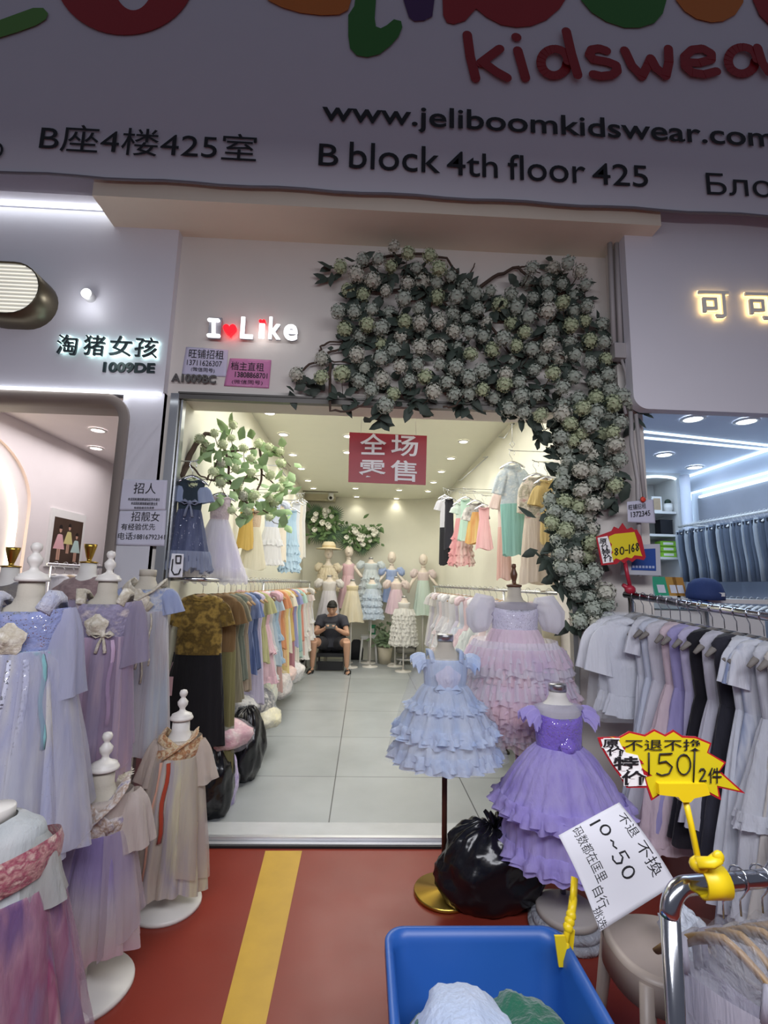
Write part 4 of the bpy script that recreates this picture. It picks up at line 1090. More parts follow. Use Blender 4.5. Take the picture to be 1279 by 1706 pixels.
linen = mat('linen torso', 'b9b2a4', .85, var=.06, bump=.1, bscale=120)
whitetorso = mat('white torso', 'd8d5cf', .6, var=.03)
whitepaint = mat('white turned wood', 'ddd9d2', .4, var=.05)
silverm = mat('brushed silver', 'c4c4c6', .3, 1.0)
def dress_form(label, loc, zn, sw, torso, cap, capm, polem, basem, baser, group=None, poler=.013, tilt=0.0, th=.5, baseh=.018, name='dress_form'):
    """torso stand: zn = height of the neck's top"""
    o = thing(name, label, 'mannequin', loc, tilt, group)
    b = MB(); n = 32; R_ = []
    for z, rx, ry in ((0, .04, .04), (-.05, .042, .043), (-.075, .055, .047), (-.1, sw * .75, .055), (-.125, sw * .93, .065), (-.16, sw * .98, .075), (-.22, sw * .9, .085), (-.34, sw * .76, .08), (-.42, sw * .85, .088), (-th, sw * .92, .09), (-th - .03, sw * .7, .07)):
        kx = .86 if z < -.15 else .95; R_.append([(rx * kx * math.cos(2 * PI * i / n), ry * (.82 if z < -.15 else .95) * math.sin(2 * PI * i / n), zn + z) for i in range(n)])
    b.rings(R_, True, True); b.build('torso', torso, o)
    b = MB()
    if cap == 'knob':
        b.lathe([(.05, 0), (.053, .006), (.05, .014), (.045, .018), (.045, .024), (.03, .03), (.014, .04), (.012, .05), (.022, .065), (.024, .08), (.012, .095), (.009, .1), (.016, .108), (.019, .12), (.014, .132), (.001, .136)], (0, 0, zn), 20)
    elif cap == 'finial':
        b.lathe([(.043, 0), (.045, .012), (.03, .016), (.013, .02), (.012, .035), (.019, .06), (.021, .075), (.012, .1), (.01, .11), (.014, .118), (.012, .135), (.001, .137)], (0, 0, zn), 18)
    elif cap == 'plate':
        b.lathe([(.042, -.03), (.042, 0), (.04, .004), (.001, .006)], (0, 0, zn), 24)
    elif cap == 'cup':
        b.lathe([(.044, 0), (.045, .006), (.012, .01), (.012, .02), (.016, .03), (.03, .085), (.032, .1), (.027, .1), (.001, .095)], (0, 0, zn), 18)
    b.build('neck_cap', capm, o)
    b = MB(); b.tube([(0, 0, baseh * .6), (0, 0, zn - th)], poler, 12); b.build('pole', polem, o)
    b = MB(); b.lathe([(baser, 0), (baser, baseh * .6), (baser * .97, baseh), (baser * .2, baseh + .004), (poler * 1.6, baseh + .02), (.001, baseh + .02)], n=40); b.build('base', basem, o)
    return o
# ------------------------------------------------------------------ gowns in front of the pink shop
def zat(px, py, Y): return float(at(px, py, Y=Y)[2])
def xat(px, py, Y): return float(at(px, py, Y=Y)[0])
def worn(name, label, cat, px, pn, ps, pw, ph, Y, sp, form_label, cap='knob', capm=whitepaint, torso=linen, polem=whitepaint, basem=whitepaint, baser=.14, group=None, fgroup=None, seed=1, rz=0.0, formrz=0.0, poler=.013):
    """pixel heights of neck top, shoulder, waist and hem on the axis px at depth Y"""
    x = xat(px, (pn + ph) / 2, Y); zh = zat(px, ph, Y)
    sp = dict(sp); sp['zs'] = zat(px, ps, Y) - zh; sp['zw'] = zat(px, pw, Y) - zh
    f = dress_form(form_label, (x, Y, 0), zat(px, pn, Y), sp.get('sw', .13) * .92, torso, cap, capm, polem, basem, baser, fgroup, th=min(.5, (zat(px, pn, Y) - zh) * .8), poler=poler)
    d = dress(name, label, cat, (x, Y, zh), rz, sp, group, seed)
    return d, f
tulA = cloth('tulle silver lilac', ['9fa5cc', 'd4d3da', 'b7bad6', 'dedbd4'], .9, .3, glit=.35)
tulA_b = cloth('lavender blue bodice', ['9ba4d2', '8d97c4', 'b9b6d0'], 1, .1, glit=.8, mode='blotch')
lace = cloth('cream lace', ['d9d3c4', 'c3b9a4', 'efe9dc'], 1, .1, mode='blotch', scale=8)
teal = cloth('teal ribbon cloth', '7fb0b4', 1, .1)
d, f = worn('gown', 'long silvery lavender gown with sequin streaks and teal ribbon', 'dress', 24, 968, 992, 1085, 1425, 1.72,
            dict(sw=.15, bw=.128, ww=.115, hw=.24, bod=tulA_b, skirt=tulA, over=cloth('lilac net over', ['c3c6de', 'd8d8e2', 'b5b9d8'], .5, .4), sleeve='wide', slm=cloth('lilac sheer sleeve', ['c6c6dc', 'b9bdd4'], .75, .4), pl=.3, r0=.05, r1=.075, slf=.8, drp=.86, top='tube', straps=1, strapw=.03, rosette=.05, rosm=lace, rosz=.05, sash=teal, sashh=.02, folds=10, amp=.15, trim=cloth('silver blue band', ['9fa6c6', 'c9c9d4', '8790b8'], 1, .1, mode='blotch', glit=.6),
                 ribbons=[(-1.1, .98, .1, .012, cloth('sequin band', 'c9cbdc', 1, .1, glit=1.4)), (-1.45, .98, .2, .009, cloth('sequin band', 'c9cbdc', 1, .1, glit=1.4)), (-.75, 1, .55, .01, teal)]),
            'white-capped linen dress form inside the silvery lavender gown', seed=4, rz=.15)
tulB = cloth('tulle mauve', ['9891b2', 'c9afc8', 'ada0bc', 'd6bcc8'], .92, .3)
d, f = worn('gown', 'mauve gown with sheer hanging sleeves and lace bodice, second stand from the picture edge', 'dress', 163, 968, 985, 1062, 1292, 2.2,
            dict(sw=.15, bw=.125, ww=.112, hw=.15, bod=cloth('mauve lace', ['a39cb4', '8f88a2', 'cbbfc0'], 1, .1, mode='blotch', scale=7), skirt=tulB, over=cloth('mauve net over', ['b3a8c8', 'cdb4cc', 'a99fbe'], .45, .4), sleeve='wide', slm=cloth('mauve sheer', ['9a93ab', 'a89fb5'], .7, .4), pl=.27, r0=.05, r1=.075, slf=.8, drp=.8, top='tube', straps=1, strapw=.024, rosette=.045, rosm=lace, rosz=.06, trim=lace, folds=9, amp=.15,
                 hem_ruffle=.02, ribbons=[(-1.0, 1, .4, .012, cloth('pale lilac ribbon', 'c5a9c4', 1, .1))], bow=.08, bowm=lace, bowx=.03),
            'white-capped linen dress form inside the mauve gown', seed=8, rz=.2)
tulC = cloth('tulle lavender to cream', ['d0aeb8', 'cfc2c2', 'c6bdc9', 'a294c0', '9687bb'], .95, .3, mode='ombre')
broc = cloth('lilac silver brocade', ['8f86a0', 'c9c1bd', 'a8907e', 'd6d0cc'], 1, .05, mode='blotch', scale=9)
d, f = worn('gown', 'lower crossover gown with lavender skirt fading to cream on a round white base', 'dress', 158, 1282, 1300, 1383, 1576, 1.97,
            dict(sw=.125, bw=.11, ww=.1, hw=.165, bod=cloth('cream crossover cloth', ['b5a9a2', 'c2b6ac'], 1, .1), skirt=tulC, over=cloth('grey lilac net over', ['c4b8cc', 'd3c6cc'], .4, .4), sleeve='short', slm=cloth('greige sleeve', ['b5a8a3', 'c4b8b0'], .95, .2), pl=.2, r0=.055, r1=.06, drp=.75, sash=broc, sashh=.06, sasht=.02, cross=1, crossw=.03, top='tube', slf=.8, folds=9, amp=.14, hemw=.02, trim=broc),
            'white-capped dress form inside the lower lavender crossover gown', seed=5, baser=.17, rz=.25)
d, f = worn('gown', 'pale blue lace gown with grey-white skirt beside the white pier', 'dress', 233, 950, 968, 1020, 1246, 2.6,
            dict(sw=.135, bw=.12, ww=.11, hw=.165, bod=cloth('pale blue lace', ['9fb0cf', 'c5c8cf', '8d9dc4'], 1, .1, mode='blotch', scale=8), skirt=cloth('tulle grey white', ['b9bece', 'd6d4da', 'c7c2c9', 'bec6d4'], .95, .3), sleeve='short', slm=cloth('blue organza', ['9aa8d0', 'b3bcd8'], .9, .3), r0=.05, r1=.055, slf=.8, pl=.13, folds=9, amp=.13, top='tube', cross=1, rosette=.06, rosm=lace, rosz=.06,
                 ribbons=[(-1.35, 1, .6, .007, lace), (-1.15, 1, .5, .006, lace), (-.95, 1, .62, .006, lace)], trim=lace),
            'plain-topped linen dress form inside the pale blue lace gown', cap='plate', capm=linen, seed=9, fgroup=None)
tulE = cloth('tulle cream stripes', ['c9bdb4', 'd8cfc0', 'b9b3bd', 'd9d3b4', 'c8b8a6'], .95, .3)
gold = cloth('gold brocade', ['b99b6b', 'd8c6a4', 'a9754f', 'c8b58a'], 1, .05, mode='blotch', scale=10)
d, f = worn('gown', 'small cream gown with gold brocade bodice and red ribbon beside the doorway', 'dress', 291, 1198, 1216, 1260, 1474, 2.42,
            dict(sw=.115, bw=.1, ww=.095, hw=.158, bod=cloth('cream silk', ['cdbfae', 'd8cdbd'], 1, .1), skirt=tulE, over=cloth('cream net over', ['dcd0c6', 'e4dbca', 'cdc4c6'], .45, .4), sleeve='wide', slm=cloth('cream sheer', ['d3c5bb', 'dcd2c8'], .8, .4), pl=.19, r0=.042, r1=.06, slf=.8, drp=.8, sash=gold, sashh=.075, sasht=.03, top='tube', cross=1, crossw=.025, folds=10, amp=.15, hemw=.02, trim=gold,
                 ribbons=[(-1.75, 1, .42, .014, cloth('red ribbon', 'b5472f', 1, .1)), (-2.1, 1, .15, .012, cloth('peach ribbon', 'd8a48e', .9, .1))]),
            'small white-capped dress form inside the cream and gold gown', torso=whitetorso, seed=11, baser=.15, rz=.1)
tulF = cloth('tulle wine and violet', ['5a4a7e', 'a86a86', '77799a', '8e4468', 'b9919c', '54508a'], .97, .25)
brocr = cloth('wine brocade', ['7c2e40', 'b58a86', '93485a', 'd0b8ac'], 1, .05, mode='blotch', scale=8)
d, f = worn('gown', 'gown with slanting wine-red brocade sash and violet-pink skirt at the very front of the stands', 'dress', -34, 1345, 1362, 1478, 1790, 1.42,
            dict(sw=.13, bw=.13, ww=.155, hw=.26, bod=cloth('sage white cloth', ['aeb4b6', 'c6c8c8'], 1, .15), skirt=tulF, over=cloth('wine net over', ['8a86ac', 'b98fa6', '9a6a90'], .4, .4), sleeve='wide', slm=cloth('sage sheer', ['a7aaa8', 'b9bab6'], .85, .3), pl=.17, r0=.055, r1=.075, slf=.8, drp=.8, sash=brocr, sashh=.085, sasht=.055, folds=11, amp=.14, hemw=.02, trim=brocr),
            'dress form inside the wine-sashed gown, mostly hidden', cap='plate', seed=6, baser=.15)
# two gold-cupped forms behind, in dark and patterned tops
for (px, py, Y, lab, col, kl) in ((18, 945, 2.5, 'gold-cupped dress form behind the silvery lavender gown', ['8a8376', '6d6a78'], 'dark grey top on the gold-cupped form behind the silvery gown'), (148, 938, 2.62, 'gold-cupped white-necked dress form behind the mauve gown', ['6f5a5e', '9b8583', '55464c'], 'brown patterned top on the gold-cupped form behind the mauve gown')):
    x = xat(px, py, Y); zn = zat(px, py, Y)
    dress_form(lab, (x, Y, 0), zn, .14, whitetorso, 'cup', brass, whitepaint, whitepaint, .14)
    dress('dress', kl, 'dress', (x, Y, zn - .85), 0, dict(zs=.77, zw=.46, sw=.14, bw=.13, ww=.115, hw=.16, bod=cloth('top ' + col[0], col, 1, .1, mode='blotch'), skirt=cloth('skirt ' + col[0], col, 1, .1), sleeve='short'), None, 3)

# ------------------------------------------------------------------ display stands at the doorway
blu = cloth('pale blue organza', ['bdd2f6', 'cedef8', 'b0c8f0'], .97, .25); blu2 = cloth('pale blue tulle', ['c6d8f6', 'd8e4f9', 'b6ccf1'], .9, .3)
bwn = mat('brown metal pole', '54332a', .4, .5)
d, f = worn('dress', 'frilled pale blue dress in clear plastic on the stand with the gold disc base', 'dress', 741, 1058, 1085, 1143, 1260, 2.5,
            dict(sw=.13, bw=.115, ww=.105, hw=.26, bod=blu, skirt=blu2, top='tube', drop=-.0, straps=1, strapw=.022, trim=blu2, sleeve='flutter', slm=blu2, pl=.1, tiers=[(.25, .17, .03), (.14, .235, .05), (.03, .25, .05)], nf=22, ramp=.022, layers=2, sflat=.9, rosette=.06, rosm=cloth('pale pink blue rosette', ['c9cbe4', 'd9d6ea', 'b5c3ea'], 1, .2), rosz=.05, bow=.13, bowm=blu, bowz=-.0, amp=.07),
            'silver-topped dress form on a thin brown pole with gold disc base', cap='plate', capm=silverm, torso=linen, polem=bwn, basem=brass, baser=.145, seed=21)
b = MB(); L = zat(741, 1085, 2.5) - zat(741, 1260, 2.5)
skirt_geo(b, L - .02, .0, .135, .295, .92, 7, .06, random.Random(5), rows=14, n=90, pw=.9); b.build('plastic_cover', film('crinkled plastic', alpha=.15), d)
pur = cloth('purple tulle', ['b0a2ea', 'c0b4f0', 'a394e2'], .93, .3); pur_s = cloth('purple sequin bodice', ['7b62c4', '8a74d2'], 1, .05, glit=.8, mode='blotch'); purf = cloth('pale purple frill', ['b6a8ea', 'c4b8f0'], .9, .35)
sheerw = cloth('sheer white net', 'c3c0d6', .5, .3)
d, f = worn('dress', 'purple tulle dress with sequin bodice and two frilled tiers standing above the black bag', 'dress', 932, 1140, 1172, 1244, 1420, 2.35,
            dict(sw=.135, bw=.115, ww=.105, hw=.3, bod=pur_s, skirt=pur, top='tube', yoke=sheerw, sleeve='flutter', slm=purf, trim=purf, pl=.11, tiers=[(.23, .285, .055), (.05, .27, .06)], inset=.82, nf=26, ramp=.018, rout=.035, layers=2, sflat=.92, rosette=.04, rosm=pur_s, rosz=.02, folds=22, amp=.035, n=220),
            'silver-topped dress form under the purple tulle dress', cap='plate', capm=silverm, torso=whitetorso, polem=chrome, basem=mat('clear grey base', 'b9b7b0', .3), baser=.16, seed=22, rz=.1)
pk = cloth('pale pink tulle', ['f0d8e8', 'f8e6f2', 'ead6ee'], .62, .45); pk2 = cloth('blush tulle', ['f4d6de', 'fae4ea', 'f0d8ec'], .6, .45); pkw = cloth('white lilac tulle', ['eeebf7', 'f8f6fc', 'e6e2f2'], .62, .45)
pkb = cloth('beaded lilac bodice', ['d6d2e8', 'e6e2f2'], 1, .15, glit=.7, mode='blotch')
zz = lambda y: zat(858, y, 2.82) - zat(858, 1206, 2.82)
d, f = worn('dress', 'large blush pink tulle gown with puff sleeves and cloud-like frills, tallest stand by the pillar', 'dress', 858, 978, 1003, 1050, 1206, 2.82,
            dict(sw=.155, bw=.135, ww=.13, hw=.25, bod=pkb, skirt=cloth('pink under tulle', ['eed4e6', 'f6e2ee'], 1, .3), yoke=sheerw, top='tube', sleeve='puff', slm=cloth('white net sleeve', ['dcdbe8', 'e8e6f0'], .75, .4), pr=.075, pl=.17, folds=20, amp=.04, pw=.6, n=160, trim=pkw,
                 fluff=[(zz(y - 16), r_, .1) for y, r_ in ((1090, .235), (1100, .262), (1112, .272), (1124, .262), (1136, .27), (1146, .29), (1156, .305), (1166, .308), (1177, .298), (1188, .285), (1199, .275), (1210, .262), (1220, .24))],
                 fmats=[pkw, pk, pkw, pk2, pk, pkw, pk, pk2, pk2, pk, pk2, pkw, pk2], nf=44, ramp=.015, rout=.045),
            'linen dress form with dark turned wood finial under the blush pink gown', cap='finial', capm=darkwood, torso=linen, polem=chrome, basem=chrome, baser=.16, seed=23)
# ------------------------------------------------------------------ hangers and rails
def make_hanger(label, hookm, barm, w=.16, hook=.085):
    """origin at the rail's axis; the shoulders hang below, across X"""
    o = thing('clothes_hanger', label, 'hanger')
    b = MB(); pts_ = [(.0, .0 - .022 * math.cos(a) * 0 + 0, 0) for a in ()]
    arc_ = [(.021 * math.cos(a), 0, .004 + .021 * math.sin(a)) for a in np.linspace(-.6, PI, 9)]
    b.tube([(.017, 0, -.016)] + arc_ + [(-.021, 0, -.008), (-.008, 0, -.03), (0, 0, -.042), (0, 0, -hook)], .0022, 6); b.build('hook', hookm, o)
    b = MB(); b.tube([(x, 0, -hook - .012 - .09 * (abs(x) / w) ** 1.4 * (w / .17)) for x in np.linspace(-w, w, 11)], [.008 if abs(k - 5) == 5 else .013 for k in range(11)], 8, flat=.5); b.build('shoulder_bar', barm, o)
    return o
def rail_thing(label, pts, r, posts, m=chrome, name='clothes_rail', brackets=()):
    P = [Vector(p) for p in pts]; o = thing(name, label, 'clothes rack', (P[0].x, P[0].y, 0))
    B = Vector(o.location)
    b = MB(); b.tube([p - B for p in P], r, 12); b.build('rail', m, o)
    for p in posts:
        b = MB(); q = Vector(p) - B; b.tube([q, (q.x, q.y, 0.03)], r * .8, 10); b.build('post', m, o)
        b = MB(); b.lathe([(.03, 0), (.03, .02), (.012, .035), (.001, .035)], (q.x, q.y, 0), 14); b.build('foot', darkalu, o)
    for a, c in brackets:
        b = MB(); b.tube([Vector(a) - B, Vector(c) - B], r * .7, 8); b.build('bracket', m, o)
    return o
# garment patterns, built once with the hem at 0 and copied along the rails
def garment(kind, L, hw, m1, m2=None, sleeve='short', seed=0, sw=.15):
    sp = dict(zs=L, zw=L - .3, sw=sw, bw=sw * .9, ww=sw * .8, hw=hw, flat=.3, sflat=.26, bod=m1, skirt=m2 or m1, sleeve=sleeve, folds=9, amp=.1, n=72, pw=.9, neck=.05, slm=m1, pl=.15, r0=.05, r1=.055, drp=.7, slf=.45)
    if kind == 'tulle': sp.update(tiers=[(L * .35, hw * .85, .06), (.03, hw, .06)], nf=18, layers=1, n=72, sflat=.34, pr=.035, pl=.08)
    if kind == 'fluffy': sp.update(fluff=[(L - .36, hw * .6, .1), (L - .45, hw * .75, .11), (L - .54, hw * .88, .11), (L - .63, hw * .97, .11)], fmats=[m2 or m1], nf=16, ramp=.014, pr=.035, pl=.08, sflat=.28, n=60)
    if kind == 'set': sp.update(zw=L - .36, ww=sw * .95)
    return sp
PROTO = {}
def hang(kind, loc, rz, label, group, m1, m2, L, hw, sleeve='short', hang_drop=.058, sw=.15):
    L = round(L, 1); hw = round(hw, 2)
    key = (kind, L, hw, sleeve, sw)
    mats_ = {'bodice': m1, 'skirt': m2 or m1, 'skirt_tier': m2 or m1, 'ruffle': m2 or m1, 'sleeve': m1, 'tulle_frill': m2 or m1}
    if key not in PROTO:
        PROTO[key] = dress('hanging_dress', label, 'dress', (loc[0], loc[1], loc[2] - hang_drop - .045 - L), rz, garment(kind, L, hw, m1, m2, sleeve, sw=sw), group, len(PROTO))
        return PROTO[key]
    return dup(PROTO[key], (loc[0], loc[1], loc[2] - hang_drop - .045 - L), rz, label, group, mats_)
def C1(*c, a=.97, t=.2): return cloth('garment ' + ' '.join(c) + (' sheer' if a < .95 else ''), list(c), a, t, mode='streak')

# ---- the long rail on the side of the leafy branch
RX0, RX1 = -.97, -.95
rail_a = rail_thing('long steel clothes rail down the side of the shop under the navy dress', [(-1.19, 3.02, 1.45), (-1.0, 3.03, 1.45), (RX0, 3.06, 1.45), (RX1, 8.55, 1.45)], .014, [(RX0, 4.7, 1.45), (RX1, 8.5, 1.45)],
            brackets=[((XL, 4.4, 1.45), (RX0, 4.4, 1.45)), ((XL, 6.6, 1.45), (RX1, 6.6, 1.45))])
hang0 = make_hanger('steel hook and wooden shoulders of a hanger on the rail under the navy dress', chrome, wood)
colsA = [('gold vest with black skirt', ('8a6f2e', '6e5a2a', 'a08440'), ('1b1a1c', '232226'), 'set', .9, .19), ('bronze brown', ('7a5f3c', '8f7350'), ('8f8a5c', '7d7850'), 'set', 1.1, .17), ('olive grey', ('7e7a62', '96917a'), None, 'plain', .7, .17), ('dark sage', ('6d7568', '7f877a'), None, 'plain', .6, .16), ('taupe', ('a1917f', 'b3a592'), None, 'plain', .7, .16),
         ('denim blue striped', ('6e85b8', '9aaad0', '56699a'), None, 'plain', .6, .17), ('dark denim', ('4d5c80', '62729a'), None, 'plain', .6, .16), ('pale lilac', ('c4bcd6', 'd2cbe0'), None, 'plain', .9, .17), ('moss green', ('a9a878', 'c2c08f'), None, 'plain', .6, .16), ('blush pink tulle', ('dcb3c0', 'e6c6cf'), None, 'tulle', .8, .2),
         ('silver white', ('cfd0d2', 'dadada'), None, 'tulle', .8, .18), ('pale grey-blue', ('a9bccb', 'bccbd6'), None, 'plain', .7, .19), ('dusty blue', ('98b2c8', 'acc2d4'), None, 'tulle', .7, .18), ('dusty rose long', ('c9a29c', 'd6b3ac'), None, 'plain', 1.0, .17), ('rust orange', ('c67f58', 'd89a70'), None, 'plain', .6, .16), ('apricot', ('dcae7e', 'e6c294'), None, 'plain', .8, .16),
         ('butter yellow long', ('dcc27c', 'e6d296'), None, 'plain', 1.0, .16), ('ivory', ('dcd6c4', 'e8e3d4'), None, 'plain', .7, .16), ('mustard', ('cfae66', 'dbbf7c'), None, 'plain', .6, .15), ('plum rose long', ('a6707c', 'b8848e'), None, 'plain', 1.0, .16), ('periwinkle', ('8f94c4', 'a5a9d2'), None, 'plain', .7, .16), ('cream', ('e2dccb', 'ece7da'), None, 'plain', .9, .16),
         ('teal', ('8ab4b4', '9ec3c2'), None, 'plain', .8, .18), ('mint', ('b3cfc4', 'c4dcd2'), None, 'plain', .9, .16), ('coral', ('e08a74', 'e8a08c'), None, 'plain', .7, .16), ('shell pink', ('e2bcb4', 'ebccc4'), None, 'plain', .9, .16), ('white long', ('dfdcd8', 'eae7e3'), None, 'tulle', 1.0, .18), ('pearl', ('d6d2cc', 'e3dfda'), None, 'tulle', .9, .18), ('ivory frilled', ('e6e0d2', 'efe9dd'), None, 'tulle', .9, .17), ('rose white', ('e6d6d4', 'efe2e0'), None, 'plain', .9, .16),
         ('milk white', ('e3e0da', 'edeae5'), None, 'tulle', .8, .17), ('pale peach', ('ecd6c6', 'f2e1d4'), None, 'plain', .8, .16), ('cloud white', ('dddde0', 'e8e8ea'), None, 'tulle', .8, .17), ('oat', ('ddd2bd', 'e8dfcd'), None, 'plain', .8, .16)]
ORD = ['first', 'second', 'third', 'fourth', 'fifth', 'sixth', 'seventh', 'eighth', 'ninth', 'tenth', 'eleventh', 'twelfth', 'thirteenth', 'fourteenth', 'fifteenth', 'sixteenth', 'seventeenth', 'eighteenth', 'nineteenth', 'twentieth', 'twenty-first', 'twenty-second', 'twenty-third', 'twenty-fourth', 'twenty-fifth', 'twenty-sixth', 'twenty-seventh', 'twenty-eighth', 'twenty-ninth', 'thirtieth', 'thirty-first', 'thirty-second', 'thirty-third', 'thirty-fourth']
g = random.Random(12)
for i, (nm, c1, c2, kind, L, hw) in enumerate(colsA):
    y = 3.12 + .15 * i if i < 6 else 3.12 + .9 + (i - 6) * .155
    x = RX0 + (RX1 - RX0) * (y - 3.06) / 5.5; rz = g.uniform(-.22, .08) if i else .02
    if i == 0: x -= .05
    p = (x, y, 1.452)
    if i: dup(hang0, p, rz, None, 'hangers on the rail under the navy dress')
    else: hang0.location = p; hang0['group'] = 'hangers on the rail under the navy dress'
    m1 = cloth('gold brocade vest', ['7c6429', '5d4a22', 'a08440', '6f5828'], 1, .05, mode='blotch', scale=4) if i == 0 else C1(*c1)
    lab = 'gold patterned vest over a black skirt, foremost on the rail under the navy dress' if i == 0 else f'{nm} garment, {ORD[i]} on the rail counting from the gold vest'
    h_ = hang(kind, p, rz, lab, 'garments on the rail under the navy dress', m1, C1(*c2) if c2 else None, L, hw, ('short' if i < 2 or i % 3 == 2 else 'none') if kind != 'tulle' else ('none', 'puff')[i % 2], sw=.15 if i < 2 else .14)
    if i == 0: first_ = h_
b = MB(); b.box((-.15, -.06, .36), (.065, .003, .11)); b.tube([(-.15, -.06, .415), (-.13, -.05, .5)], .0015, 5); b.build('hang_tag', mat('pink tag', 'c9a3a8', .6), first_)
# ---- the rail behind the pink gown
rail_b = rail_thing('steel clothes rail along the wall of pastel outfits behind the pink gown', [(1.36, 3.1, 1.415), (1.33, 3.1, 1.415), (1.16, 8.0, 1.43)], .014, [(1.35, 3.12, 1.415), (1.29, 4.4, 1.42), (1.17, 7.9, 1.43)])
hang1 = make_hanger('wooden hanger on the rail behind the pink gown', chrome, wood)
def pale(c, k=.45):
    return '%02x%02x%02x' % tuple(round(int(c[j:j + 2], 16) * (1 - k) + t * k) for j, t in ((0, 238), (2, 236), (4, 240)))
colsB = [('pale yellow slip', ('e2d9a4', 'd6cc94'), 'plain', .7, .2), ('white fluffy', ('dedde2', 'e9e8ec'), 'fluffy', .8, .3), ('lemon fluffy', ('e6e3c0', 'efecd2'), 'fluffy', .8, .31), ('white organza', ('dad9e2', 'e6e5ec'), 'fluffy', .8, .29), ('pink frilled', ('e6ccd4', 'eed9df'), 'fluffy', .8, .28), ('lilac frilled', ('cfc6e2', 'dbd4ea'), 'tulle', .8, .23), ('white lace', ('e0dee0', 'eae8ea'), 'fluffy', .8, .28), ('blush fluffy', ('ead0cf', 'f0dcdb'), 'fluffy', .8, .3),
         ('pearl white', ('d9d8dc', 'e4e3e7'), 'tulle', .7, .23), ('mint white', ('d2e0d8', 'dfeae3'), 'fluffy', .8, .28), ('rose pink', ('e4bcc4', 'ecccd2'), 'fluffy', .8, .28), ('pale blue', ('c6d4e6', 'd4dfed'), 'fluffy', .8, .3), ('ivory', ('e4dfd2', 'ece8de'), 'tulle', .8, .23), ('lavender', ('c9c2e0', 'd6d0e8'), 'tulle', .7, .22), ('snow white', ('e3e4e8', 'ecedf0'), 'fluffy', .8, .25), ('soft peach', ('ecd4c8', 'f2dfd6'), 'tulle', .8, .23),
         ('white tiered', ('dddde2', 'e8e8ec'), 'tulle', .8, .22), ('grey white', ('cfcfd6', 'dadae0'), 'tulle', .7, .22), ('pale rose', ('e6d0d4', 'eedde0'), 'tulle', .8, .22), ('silver', ('cccdd6', 'd8d9e0'), 'tulle', .7, .2), ('stone', ('d6d0c6', 'e0dbd2'), 'plain', .8, .18), ('grey lilac', ('bfbacb', 'ccc8d6'), 'plain', .8, .18), ('white', ('dcdad8', 'e6e4e2'), 'plain', .8, .18)]
for i, (nm, c1, kind, L, hw) in enumerate(colsB):
    y = 3.2 + .2 * i; x = 1.335 - .035 * (y - 3.1) - (.07 if kind == 'fluffy' else .03); p = (x, y, 1.418 + .003 * (y - 3))
    rz = g.uniform(-.05, .25)
    pr = (1.33 - .035 * (y - 3.1), y, p[2])
    if i: dup(hang1, pr, rz, None, 'hangers on the rail behind the pink gown')
    else: hang1.location = pr; hang1['group'] = 'hangers on the rail behind the pink gown'
    hang(kind, p, rz, f'{nm} dress, {ORD[i]} from the doorway on the rail behind the pink gown', 'dresses on the rail behind the pink gown', C1(*[pale(c) for c in c1], a=.93, t=.3), None, L, hw, 'none' if i == 0 or i % 2 else 'short' if kind == 'plain' else 'puff', sw=.13)

# ---- rail out in the lane before the denim shop
r0, r1 = at(1050, 992, Y=2.72), at(1300, 1031, Y=1.95)
d_ = (Vector(r1) - Vector(r0)); Lr = d_.length; d_.normalize(); ang = math.atan2(d_.y, d_.x) + PI / 2
rail_c = rail_thing('steel clothes rail of white and lilac garments, red price sign at its end', [Vector(r0) - d_ * .04, Vector(r1) + d_ * .5], .019, [Vector(r0) - d_ * .0, Vector(r1) + d_ * .45])
hang2 = make_hanger('grey-brown wooden hanger on the lane rail with the red price sign', chrome, mat('grey hanger wood', '6f6a66', .6, var=.2), w=.18)
organza = film('clear garment bag', 'e2e6ee', .35, .2)
colsC = [('white top in clear plastic', ('e2e4ec', 'ecedf2'), 'plain', .4, .2, 1), ('folded white blouse in clear plastic', ('dde0ea', 'e8eaf0'), 'plain', .5, .19, 1), ('white blouse', ('dcdee8', 'e6e7ef'), 'plain', .8, .19, 1), ('pale blue-white dress', ('d0d6e8', 'dde2ee'), 'plain', .9, .29, 0), ('glittering white lace dress', ('d4d2de', 'e0dfe8'), 'plain', 1.0, .33, 1), ('blush pink tulle dress', ('d9c3cd', 'e2cfd7'), 'tulle', 1.0, .33, 0), ('lavender dress', ('a29bd0', 'b4aedb'), 'plain', .9, .29, 0), ('pale lilac dress', ('c0badb', 'cdc8e3'), 'plain', .8, .18, 0),
         ('black lace-trimmed dress', ('1c1b22', '26252e'), 'plain', .9, .29, 0), ('grey-white satin dress in plastic', ('c6c5d4', 'd4d3de'), 'plain', .8, .29, 1), ('black and white dress', ('22222a', '3a3a46'), 'plain', .9, .29, 0), ('white dress with long sheer sleeves', ('d3d7e4', 'dfe2ea'), 'plain', 1.0, .33, 0), ('white dress with blue flowers', ('d6d9e4', '8796ba', 'e0e2ea', 'd9dce6'), 'plain', 1.1, .33, 0), ('pale grey chiffon dress', ('c6c9d5', 'd5d7df'), 'tulle', 1.0, .33, 0),
         ('cream dress with coral bodice panel', ('c9c4c0', 'd4cfcb'), 'plain', 1.0, .33, 0), ('silver grey dress', ('c0c2ce', 'ced0d9'), 'plain', 1.0, .33, 0), ('white chiffon dress', ('d6d8e2', 'e2e4ea'), 'tulle', 1.0, .33, 0)]
